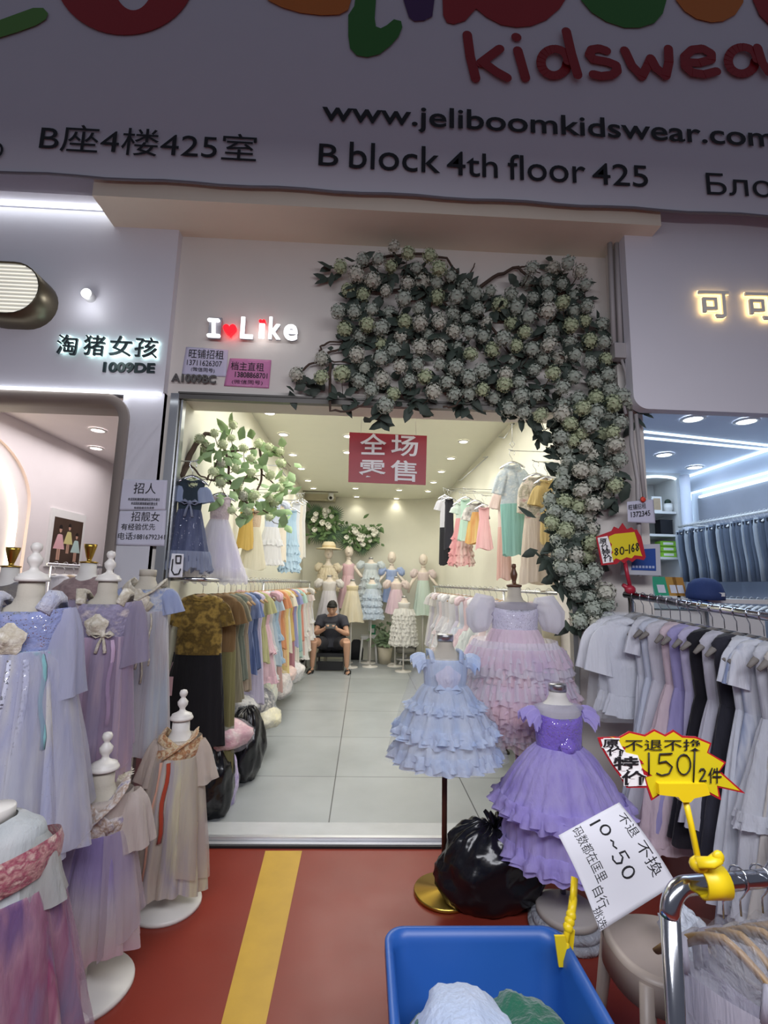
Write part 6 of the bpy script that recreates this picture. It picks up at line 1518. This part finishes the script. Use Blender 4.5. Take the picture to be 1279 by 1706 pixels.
# ------------------------------------------------------------------ lane foreground: bin, paper sign, stool, stacked bases
ZB = .5
c0, c1, c2, c3 = [V(at(x, y, Z=ZB)) for x, y in ((640, 1537), (922, 1527), (1012, 1712), (646, 1760))]
o = thing('blue_bin', 'deep blue plastic bin with clothes in it in front of the purple dress', 'storage bin', ((c0.x + c1.x) / 2, 1.25, 0)); B = V(o.location)
xa, xb, yb = .085, .585, 1.5; ya = .98
cxm, cym = (xa + xb) / 2 - B.x, (ya + yb) / 2 - B.y
def rr_ring(hx, hy, r, z, n=8):
    P = []
    for sx, sy, a0 in ((1, 1, 0), (-1, 1, 90), (-1, -1, 180), (1, -1, 270)):
        for i in range(n + 1):
            a = math.radians(a0 + 90 * i / n); P.append((cxm + sx * (hx - r) + r * math.cos(a), cym + sy * (hy - r) + r * math.sin(a), z))
    return P
hx, hy = (xb - xa) / 2, (yb - ya) / 2
b = MB(); b.rings([rr_ring(hx * .8, hy * .8, .04, .0), rr_ring(hx * .82, hy * .82, .05, .02), rr_ring(hx - .02, hy - .02, .05, ZB - .03), rr_ring(hx - .015, hy - .015, .05, ZB - .025), rr_ring(hx, hy, .055, ZB - .03), rr_ring(hx, hy, .055, ZB - .004), rr_ring(hx - .003, hy - .003, .052, ZB), rr_ring(hx - .016, hy - .016, .045, ZB), rr_ring(hx - .026, hy - .026, .045, ZB - .03), rr_ring(hx * .8, hy * .8, .04, .03)], True, True); b.build('tub', mat('blue plastic', '265aa8', .38, var=.04), o)
def cloth_pile(label, c, s_, seed, m, amp=.25):
    o = thing('folded_garment', label, 'garment', (c[0], c[1], c[2] - s_[2] * .8)); b = MB(); blob_geo(b, (0, 0, s_[2] * .8), s_, seed, amp, 48, 26, 4); b.build('cloth', m, o); return o
cloth_pile('crumpled pale blue-white garment lying in the blue bin', (.26, 1.2, .40), (.13, .19, .1), 4, cloth('pale blue cotton', ['b9c8e2', 'c8d4ea'], 1, .1), .16)
cloth_pile('dark green garment in the blue bin, on the stool side of the pale one', (.42, 1.24, .36), (.12, .17, .1), 7, cloth('dark green cotton', ['1d5a45', '256a52'], 1, .05), .25)
cloth_pile('dark green garment bunched near the front wall of the bin under the pale one', (.17, 1.2, .34), (.08, .17, .1), 8, cloth('dark green cotton', ['1d5a45', '256a52'], 1, .05), .25)
o = thing('plastic_pouch', 'clear crinkled plastic pouch in the corner of the blue bin', 'plastic bag', (.165, 1.2, .2)); b = MB(); blob_geo(b, (0, 0, .1), (.04, .12, .13), 3, .35, 30, 20, 6); b.build('pouch', film('crinkled plastic 2', alpha=.35), o)
yel = mat('yellow plastic', 'f2d21c', .38)
# paper sign in a yellow clip
P_ = [V(at(*q)) for q in ((1031, 1337, 1.62), (1126, 1472, 1.5), (999, 1552, 1.4), (930, 1392, 1.52))]
o = thing('paper_sign', 'white handwritten paper sign reading 10~50 held over the blue bin', 'sign', P_[2]); B = V(o.location)
tl, tr, br, bl_ = P_      # the writing's own top edge is the upper slanting edge
nP = (tr - tl).cross(bl_ - tl).normalized()
if nP.y > 0: nP = -nP
def pf(u, v, off=0.0):
    a = tl.lerp(tr, u); c = bl_.lerp(br, u); p = a.lerp(c, v)
    return p + nP * (.016 * math.sin(v * PI) * (1 - u) + .012 * math.sin(u * PI) + off)
b = MB(); b.sheet(lambda u, v: pf(u, v) - B, 20, 20); sh_ = b.build('sheet', paper, o); so = sh_.modifiers.new('thickness', 'SOLIDIFY'); so.thickness = .0012
def write(s, u0, v0, u1, v1, fat=0.0, par=None, f=None, m=ink, slant=0.0, name='handwriting'):
    """lettering laid on the sheet's own surface: from (u0, v0) to (u1, v1), v down the sheet"""
    v, fc, ed = glyphs(s, fat); lo, hi = v.min(0), v.max(0); f = f or pf; par = par or o
    vs = [Vector(f(u0 + (u1 - u0) * min(1.5, float((a[0] - lo[0]) / (hi[0] - lo[0]))) + slant * float((a[1] - lo[1]) / (hi[1] - lo[1])), v1 + (v0 - v1) * float((a[1] - lo[1]) / (hi[1] - lo[1])), .0016)) - Vector(par.location) for a in v]
    b = MB(); b.add(vs, fc, False); return b.build(name, m, par)
def scrawl(lines, w, par=None, f=None, m=ink, name='handwriting', off=.0018):
    f = f or pf; par = par or o; b = MB(); B_ = Vector(par.location)
    for ln in lines:
        P = [Vector(f(*q, off)) - B_ for q in ln]; Q = [P[0]]
        for a, c in zip(P, P[1:]): Q += [a.lerp(c, .5), c]
        b.tube(Q, w, 6)
    return b.build(name, m, par)
DG = {'0': [arc(.5, .5, .36, .48, 90, 450, 14)], '1': [[(.5, 0), (.5, 1)]], '2': [[(.12, .25), (.3, .03), (.6, .02), (.78, .2), (.6, .5), (.12, .98), (.9, .94)]],
      '5': [[(.85, .04), (.25, .06), (.2, .45), (.55, .38), (.85, .62), (.7, .92), (.35, 1), (.1, .9)]], '6': [[(.7, .02), (.3, .35), (.15, .7), (.35, .98), (.7, .95), (.82, .7), (.6, .52), (.25, .62)]],
      '8': [[(.72, .15), (.45, .02), (.2, .2), (.45, .45), (.8, .72), (.5, 1), (.18, .78), (.5, .48), (.75, .28), (.72, .15)]], '-': [[(.05, .5), (.95, .45)]], '~': [[(.05, .55), (.3, .35), (.6, .6), (.95, .4)]], '/': [[(.6, 0), (.4, 1)]]}
def digits(s, boxes, w, **k):
    L = []
    for ch, (u0, v0, u1, v1) in zip(s, boxes):
        for ln in DG[ch]: L.append([(u0 + (u1 - u0) * x, v0 + (v1 - v0) * y) for x, y in ln])
    return scrawl(L, w, **k)
write('不退', .12, .04, .40, .2); write('不換', .47, .04, .84, .22)
digits('10~50', [(.04, .44, .1, .6), (.12, .38, .26, .52), (.3, .4, .42, .52), (.44, .36, .58, .56), (.6, .38, .74, .54)], .0026)
write('码数都在匡里', .02, .70, .62, .84); write('自行', .64, .80, .84, .93); write('挑选', .8, .9, .99, 1.0)
o = thing('sign_clip', 'yellow jointed plastic clip on the bin rim holding the paper sign', 'clip', at(940, 1580, Y=1.42)); B = V(o.location)
pc = [V(at(x, y, Y=Y)) - B for x, y, Y in ((941, 1575, 1.42), (946, 1545, 1.43), (951, 1525, 1.44), (955, 1495, 1.47), (957, 1462, 1.49))]
b = MB(); b.tube(pc[:3], .009, 8); b.build('arm', yel, o)
b = MB(); 
for q in (pc[1], pc[2], pc[1].lerp(pc[2], .5)): b.ball(q, .014, 10)
b.build('joint', yel, o)
b = MB(); b.tube([pc[2], pc[3]], .011, 8); dd = (pc[4] - pc[3]).normalized(); b.tube([pc[3] - dd * .02, pc[4]], .017, 8, flat=.5); b.build('paper_grip', yel, o)
b = MB()
for k, s in ((0, -1), (1, 1)):
    b.slab([pc[0] + V((s * .018 - .014, -.012 + .02 * k, .03)), pc[0] + V((s * .018 + .014, -.012 + .02 * k, .03)), pc[0] + V((s * .006 + .016, -.01 + .02 * k, -.045)), pc[0] + V((s * .006 - .016, -.01 + .02 * k, -.045))], (0, -1, 0), .006)
b.ball(pc[0], .013, 8); b.build('spring_jaw', yel, o)
# burst-shaped price signs
redp = mat('red print', 'b01c28', .45); yelp = mat('yellow board', 'dcc81c', .45, var=.03); whitepr = mat('white print', 'f2f0ee', .5)
def zq(x, y): return (900 + x / 3.375, 1200 + y / 3.375)
def board(name, label, outer, inner, Y, zf, base):
    o = thing(name, label, 'price sign', base); B = V(o.location)
    b = MB(); b.slab([V(at(*zf(*q), Y=Y)) - B for q in outer], (0, -1, 0), .003); b.build('red_backing', redp, o)
    b = MB(); b.slab([V(at(*zf(*q), Y=Y)) - B + V((0, -.001, 0)) for q in inner], (0, -1, 0), .001); b.build('yellow_face', yelp, o)
    return o
out150 = [(322, 98), (425, 92), (440, 96), (500, 62), (588, 82), (640, 50), (702, 82), (748, 54), (800, 88), (876, 92), (962, 128), (944, 180), (1044, 236), (1010, 285), (1152, 412), (1000, 378), (1016, 450), (945, 412), (900, 432), (740, 416), (690, 408), (624, 452), (600, 380), (485, 380), (445, 312), (400, 250), (340, 150)]
in150 = [(390, 92), (440, 104), (502, 72), (588, 92), (640, 62), (702, 92), (748, 66), (796, 98), (872, 102), (950, 134), (934, 182), (1030, 240), (998, 287), (1120, 396), (990, 366), (1000, 430), (945, 400), (900, 420), (740, 404), (688, 396), (630, 436), (606, 372), (590, 320), (630, 312), (560, 262), (575, 232), (520, 190), (470, 190), (480, 150), (430, 140), (440, 118)]
Y1 = 1.1
s150 = board('price_sign', 'yellow burst price sign reading 150/2件 above the near chrome rail', out150, in150, Y1, zq, at(*zq(760, 420), Y=Y1))
def f150(u, v, off=0): return V(at(*zq(u, v), Y=Y1)) + V((0, -.0022 - off, 0))
def col_text(chars, f, par, edge=6):
    for ch, (x0, y0, x1, y1, sk) in chars:
        write(ch, x0 - edge, y0 - edge, x1 + edge, y1 + edge, fat=.05, par=par, f=lambda u, v, off=0: f(u, v, off - .0008), m=whitepr, slant=0, name='character_outline')
        write(ch, x0, y0, x1, y1, fat=.022, par=par, f=f, name='character')
def white_band(par, pts, Y, zf):
    B_ = V(par.location); b = MB(); b.slab([V(at(*zf(*q_), Y=Y)) - B_ + V((0, -.0018, 0)) for q_ in pts], (0, -1, 0), .001); b.build('white_band', whitepr, par)
white_band(s150, [(338, 106), (432, 99), (452, 140), (478, 180), (545, 196), (560, 240), (574, 290), (594, 366), (492, 370), (452, 304), (408, 248), (352, 152)], Y1, zq)
col_text([('原', (345, 104, 438, 150, 0)), ('价', (368, 148, 468, 196, 0)), ('特', (405, 200, 548, 276, 0)), ('价', (450, 280, 590, 362, 0))], f150, s150)
write('不退不换', 470, 104, 900, 168, par=s150, f=f150, fat=.006)
digits('150/', [(582, 178, 626, 304), (636, 178, 752, 306), (748, 186, 852, 304), (838, 168, 876, 354)], .0017, par=s150, f=f150)
digits('2', [(882, 268, 930, 340)], .0017, par=s150, f=f150); write('件', 936, 262, 1012, 352, par=s150, f=f150, fat=.01)
for dy in (236, 268): scrawl([[(566, dy), (572, dy + 4)]], .0016, par=s150, f=f150, m=redp, name='red_dot')
o = thing('sign_clip', 'yellow plastic clip on the near chrome rail carrying the 150 price sign', 'clip', at(1175, 1470, Y=1.06)); B = V(o.location)
q = lambda x, y, Y: V(at(*zq(x, y), Y=Y)) - B
b = MB(); b.slab([q(*p, Y1 - .012) for p in ((665, 358), (935, 358), (955, 420), (865, 440), (845, 462), (800, 462), (775, 432), (670, 420))], (0, -1, 0), .02); b.build('sign_holder', yel, o)
b = MB(); b.tube([q(815, 450, Y1), q(845, 580, Y1), q(888, 790, Y1 - .02)], .0065, 8); b.build('stalk', yel, o)
b = MB(); b.ball(q(890, 810, 1.07), .016, 12, (1.2, 1, 1)); b.tube([q(880, 800, 1.06), q(960, 800, 1.05), q(1000, 772, 1.05)], [.012, .012, .012], 8, flat=.6); b.ball(q(1000, 770, 1.05), .0125, 10, (1, .6, 1.1)); b.build('lever', yel, o)
pi_ = V(at(1185, 1469, Y=1.075)) - B
b = MB(); R_ = []
for a in np.linspace(PI * .55, -PI * .75, 14):
    R_.append([pi_ + V((sx, -.031 * math.cos(a), .031 * math.sin(a))) for sx in (-.026, .026)] )
b.rings(R_, closed=False); jw = b.build('jaw', yel, o); so = jw.modifiers.new('thickness', 'SOLIDIFY'); so.thickness = .006; so.offset = 1
def zr(x, y): return (860 + x / 3.053, 640 + y / 3.053)
o80 = [(404, 776), (484, 746), (496, 724), (520, 735), (540, 706), (562, 738), (585, 728), (600, 742), (612, 738), (636, 778), (658, 880), (648, 895), (610, 888), (590, 905), (570, 893), (548, 912), (530, 898), (510, 915), (432, 922)]
i80 = [(470, 775), (500, 762), (540, 758), (600, 752), (612, 790), (634, 862), (640, 875), (600, 870), (585, 886), (560, 880), (530, 895), (505, 885), (490, 900), (480, 870), (492, 855), (478, 840), (486, 815), (472, 800)]
Y2 = 2.68
s80 = board('price_sign', 'small red and yellow price sign reading 80-168 on the lane rail end', o80, i80, Y2, zr, at(*zr(552, 912), Y=Y2))
def f80(u, v, off=0): return V(at(*zr(u, v), Y=Y2)) + V((0, -.0022 - off, 0))
white_band(s80, [(412, 782), (462, 772), (474, 806), (484, 840), (482, 862), (492, 905), (440, 912)], Y2, zr)
col_text([('原', (420, 785, 458, 812, 0)), ('价', (428, 812, 466, 840, 0)), ('特', (432, 838, 476, 872, 0)), ('价', (440, 868, 486, 904, 0))], f80, s80, 3)
digits('80-168', [(494, 834, 520, 870), (522, 828, 548, 866), (550, 834, 566, 856), (568, 816, 578, 862), (582, 812, 600, 852), (602, 808, 624, 848)], .0032, par=s80, f=f80)
o = thing('sign_clip', 'red plastic stalk clip at the end of the lane rail under the 80-168 sign', 'clip', at(*zr(578, 1050), Y=2.7)); B = V(o.location)
redcl = mat('red plastic', 'a82338', .4)
q = lambda x, y, Y=2.7: V(at(*zr(x, y), Y=Y)) - B
b = MB(); b.tube([q(552, 905), q(562, 960), q(580, 1040)], .011, 8); b.build('stalk', redcl, o)
b = MB(); b.ball(q(578, 1045), .03, 10, (1.1, .8, .9)); b.tube([q(578, 1045), q(540, 1020)], [.018, .01], 6); b.tube([q(578, 1045), q(592, 1066)], [.018, .014], 6); b.build('grip', redcl, o)

# near chrome rail with garments in plastic
ra, rb = V(at(1113, 1478, Y=1.06)), V(at(1300, 1461, Y=1.2))
d2 = (rb - ra); d2.normalize()
o = thing('clothes_rail', 'thick shiny chrome clothes rail with rounded corner nearest the viewer', 'clothes rack', (ra.x, ra.y, 0)); B = V(o.location)
foot = V((ra.x, ra.y, .02))
bend = [ra + V((0, 0, -.055)) + (d2 * .055 + V((0, 0, 0))) + V((0, 0, .055 * math.sin(a))) - d2 * .055 * math.cos(a) for a in np.linspace(0, PI / 2, 9)]
b = MB(); b.tube([p - B for p in bend + [ra + d2 * .6, ra + d2 * 1.1]], .0185, 18); b.build('rail', chrome, o)
b = MB(); b.tube([foot - B, bend[0] - B + V((0, 0, .002))], .0185, 18); b.build('post', chrome, o)
b = MB(); b.tube([V((0, 0, .02)) + V((d2.y, -d2.x, 0)) * .28, V((0, 0, .02)) - V((d2.y, -d2.x, 0)) * .28], .0185, 12); b.build('foot_bar', chrome, o)
hang3 = make_hanger('light wooden hanger on the near chrome rail', chrome, mat('light hanger wood', '94774f', .45, var=.3, scale=20), w=.155, hook=.075)
for ch in hang3.children:
    if ch.name.startswith('shoulder_bar'): ch.scale = (1, 1.5, 1.35)
near = [('sheer white top in clear plastic', ('c9c8d6', 'd8d6e2')), ('dotted white-lilac top in plastic', ('bdb8cc', 'cfcbdc')), ('cream top in plastic', ('cdc7c4', 'dad5d2')), ('pale grey top in plastic', ('b9b9c6', 'c9c9d4')), ('white top', ('cfcfda', 'dcdce4'))]
a2 = math.atan2(d2.y, d2.x) + PI / 2
ORDN = ['foremost', 'second', 'third', 'fourth', 'fifth']
for i, (nm, c) in enumerate(near):
    p = ra + d2 * (.17 + .06 * i + (.02 if i > 1 else 0)) + V((0, 0, .004)); rz = a2 + (.15, -.05, .1, 0, .06)[i]
    if i: dup(hang3, p, rz, None, 'hangers on the near chrome rail')
    else: hang3.location = p; hang3.rotation_euler = (0, 0, rz); hang3['group'] = 'hangers on the near chrome rail'
    L = .5; sp = garment('plain', L, .15, C1(*c, t=.3), None, 'none', 3, .135); sp.update(top='tube', straps=1, strapw=.01)
    dd_ = dress('hanging_blouse', f'{nm}, {ORDN[i]} on the near chrome rail', 'top', (p.x, p.y, p.z - .15 - L), rz, sp, 'tops on the near chrome rail', 50 + i)
    b = MB(); skirt_geo(b, L + .05, -.05, .05, .17, .3, 6, .1, random.Random(i), rows=10, n=60, pw=.45); b.build('plastic_cover', film('garment film', 'e6e8f0', .16, .1), dd_)

# beige stool, stacked pale base, white plastic scrap
p = at(1058, 1575, Z=.45); o = thing('round_stool', 'beige plastic stool with rounded seat in front of the chrome rail', 'stool', (p[0] + .075, p[1], 0))
beige_p = mat('beige plastic', 'a89b92', .4)
b = MB()
def sq(h, r, z, n=40): return [(h * math.copysign(abs(math.cos(a)) ** r, math.cos(a)), h * math.copysign(abs(math.sin(a)) ** r, math.sin(a)), z) for a in np.linspace(0, 2 * PI, n, endpoint=False)]
b.rings([sq(.135, .8, .40), sq(.145, .8, .415), sq(.142, .8, .44), sq(.128, .8, .452), sq(.122, .8, .449), sq(.02, .8, .449)], False, True); b.rings([sq(.146, .8, .44), sq(.15, .8, .37), sq(.14, .8, .37)]); b.build('seat', beige_p, o)
for sx in (-1, 1):
    for sy in (-1, 1):
        b = MB(); b.tube([(sx * .1, sy * .1, .43), (sx * .125, sy * .125, .2), (sx * .14, sy * .14, 0)], [.03, .022, .018], 10, flat=.7); b.build('leg', beige_p, o)
o = thing('plastic_wrap', 'crumpled white plastic wrap lying on the edge of the beige stool', 'plastic bag', (p[0] + .11, p[1] - .05, .453)); b = MB(); blob_geo(b, (0, 0, .055), (.045, .075, .07), 6, .45, 30, 20, 7); b.build('wrap', film('white wrap', 'dfe6f2', .75, .25), o)
p = at(945, 1535, Z=.03); o = thing('stand_base', 'stacked pale round stand bases beside the blue bin', 'stand base', (p[0], p[1], 0))
for k, r in enumerate((.165, .15, .13)):
    b = MB(); b.lathe([(r, 0), (r, .02), (r * .92, .028), (.001, .03)], (0, 0, .03 * k), n=40); b.build('disc', film('clear plate', 'c9ccd4', .6) if k < 2 else mat('pale disc', 'b3aca4', .5), o)

# ------------------------------------------------------------------ denim shop stock
denim = [C1('5d687c', '7c8798', '4a5364'), C1('8a96a8', 'b0bac6'), C1('343c4a', '464f5e'), C1('b4bcc6', 'd0d6dc'), C1('667286', '8794a6'), C1('969ca4', 'b4b9c0')]
g = random.Random(31)
XJ = 3.9
def jeans_geo(L=.62):
    b = MB()
    b.rings([[(w * math.cos(a), t * math.sin(a) * (1 + .15 * math.sin(3 * a + z * 5)), z) for a in np.linspace(0, 2 * PI, 22, endpoint=False)] for z, w, t in ((0, .085, .016), (L * .3, .09, .018), (L * .6, .11, .02), (L * .85, .115, .02), (L, .1, .014))], True, True)
    return b
o = thing('folded_jeans', 'dark blue denim jeans hanging first on the upper rail, nearest the lane', 'jeans', (0, 0, 0), 0, 'jeans on the upper rail')
jeans_geo().build('trousers', denim[0], o); b = MB(); b.box((0, 0, .585), (.2, .036, .03)); b.build('waistband', denim[2], o); jean = o
zr_ = 2.24
jr0, jr1 = at(1166, 880, X=XJ), at(1290, 858, X=XJ)
JN = 24
for i in range(JN):
    y = 4.35 + 1.3 * i / (JN - 1); z = zr_ - .62 - .06
    m1 = denim[((0, 2), (4, 0), (3, 1))[i % 3][g.randrange(2)]]; rz = g.uniform(-.35, .1)
    if i == 0: o = jean; o.location = (XJ, y, z)
    else: o = dup(jean, (XJ, y, z), rz, f'{["dark", "mid-blue", "faded"][i % 3]} denim jeans, {ORD[i]} from the lane on the upper rail', None, {'trousers': m1})
rail_thing('white rail of the denim shop carrying the upper row of jeans', [(XJ, 4.2, zr_), (XJ, 5.75, zr_)], .014, [], whitep, 'wall_rail', [((XJ, 4.2, zr_), (XD, 4.2, zr_)), ((XJ, 5.6, zr_), (XD, 5.6, zr_))])
hj = make_hanger('white hanger of the upper row of jeans', whitep, whitep, w=.09, hook=.05)
for i in range(JN):
    y = 4.35 + 1.3 * i / (JN - 1); q = (XJ, y, zr_ + .002)
    if i: dup(hj, q, 0, None, 'hangers of the upper jeans row')
    else: hj.location = q; hj['group'] = 'hangers of the upper jeans row'
zr2 = 1.38
rail_thing('dark rail of the denim shop carrying the lower row of jeans', [(XJ - .1, 3.6, zr2), (XJ - .1, 5.7, zr2)], .014, [], darkalu, 'wall_rail', [((XJ - .1, 4.2, zr2), (XD, 4.2, zr2)), ((XJ - .1, 5.6, zr2), (XD, 5.6, zr2))])
for i in range(22):
    y = 3.75 + .085 * i
    dup(jean, (XJ - .1, y, zr2 - .72), g.uniform(-.1, .1), f'{["grey", "light", "dark", "pale"][i % 4]} jeans, {ORD[i]} from the lane on the lower rail', 'jeans on the lower rail', {'trousers': denim[(5, 3, 2, 1)[i % 4]]})
    dup(hj, (XJ - .1, y, zr2 + .002), 0, 'white hanger of the lower row of jeans', 'hangers of the lower jeans row')
p = at(1174, 985, Y=3.3); o = thing('baseball_cap', 'navy blue baseball cap on a stand beside the jeans', 'cap', p); navyc = mat('navy cotton', '2c3f72', .8, bump=.2)
b = MB(); b.lathe([(.115, -.06), (.12, -.02), (.1, .05), (.06, .085), (.001, .095)], n=28); b.build('crown', navyc, o)
b = MB(); b.rings([[(-.09 - r_ * .1, .09 * math.sin(a) , -.055 - .02 * r_ - .02 * abs(math.sin(a))) if False else (-.1 * math.cos(a * .9) - r_ * .085 * math.cos(a * .8), -.03 + .105 * math.sin(a), -.055 - .012 * r_ - .02 * math.sin(a) ** 2) for a in np.linspace(-1.3, 1.3, 16)] for r_ in (0, .5, 1)], closed=False); br_ = b.build('brim', navyc, o); so = br_.modifiers.new('thickness', 'SOLIDIFY'); so.thickness = .006
b = MB(); b.box((.03, -.112, -.02), (.05, .006, .025)); b.build('white_badge', whitep, o)
b = MB(); b.tube([(0, 0, -p[2] + .0), (0, 0, .05)], .012, 8); b.lathe([(.12, 0), (.12, .015), (.001, .02)], (0, 0, -p[2]), 20); b.build('stand', alu, o)
zc0 = at(1095, 988, Y=3.4)
o = thing('shop_counter', 'white counter behind the lane rail with payment cards on it', 'counter', (2.35, 3.55, 0)); b = MB(); b.box((0, 0, zc0[2] / 2 - .06), (1.0, .4, zc0[2] - .12)); b.build('cabinet', whitep, o); b = MB(); b.box((0, 0, zc0[2] - .045), (1.06, .46, .03)); b.build('counter_top', whitep, o)
for i, (px, c, w, lab) in enumerate(((1103, '3fae84', .1, 'green and white payment card stand on the white counter'), (1123, 'c8974a', .08, 'first amber payment card stand on the white counter, beside the green one'), (1135, 'c08a40', .08, 'second amber payment card stand on the white counter, farthest from the green one'))):
    x = xat(px, 990, 3.42); o = thing('card_stand', lab, 'card stand', (x, 3.42, zc0[2] - .03))
    b = MB(); b.box((0, .02, .075), (w, .012, .15), M=Matrix.Rotation(-.3, 3, 'X')); b.build('card', mat('card ' + c, c, .4), o); b = MB(); b.box((0, .012, .06), (w * .55, .012, .06), M=Matrix.Rotation(-.3, 3, 'X')); b.build('white_panel', paper, o); b = MB(); b.box((0, .04, .006), (w, .1, .012)); b.build('foot', whitep, o)

# ------------------------------------------------------------------ pink shop stock
XP = -2.95
rail_thing('steel clothes rail under the framed photograph in the pink shop', [(XP, 4.6, 1.56), (XP, 6.6, 1.56)], .012, [(XP, 4.65, 1.56), (XP, 6.55, 1.56)])
hp = make_hanger('thin hanger on the rail under the framed photograph', chrome, whitep, w=.15)
colsP = [('white', ('d8dbe4', 'e4e6ec')), ('floral beige', ('b59f86', 'd6c6ae')), ('dark blue sequinned', ('3b4a66', '8c9ab4', '2a3448')), ('navy', ('2d3850', '3c4966')), ('ivory', ('dcd6c8', 'e6e1d6')), ('grey blue', ('6c7a94', '8492ac')), ('steel blue', ('5b6a88', '7080a0')), ('slate', ('4a5468', '5b667c')), ('midnight blue', ('252f48', '33405c')), ('pale blue', ('a9b6cc', 'bac6d8')), ('cream', ('ded8ca', 'e8e3d8')), ('rose', ('c9a4a8', 'd6b6ba'))]
for i, (nm, c) in enumerate(colsP):
    y = 4.72 + .15 * i; q = (XP, y, 1.562)
    if i: dup(hp, q, .3, None, 'hangers in the pink shop')
    else: hp.location = q; hp.rotation_euler = (0, 0, .3); hp['group'] = 'hangers in the pink shop'
    hang('plain', q, .3, f'{nm} garment, {ORD[i]} from the front on the rail under the framed photograph', 'garments in the pink shop', C1(*c), None, .8, .17, 'short', sw=.14)
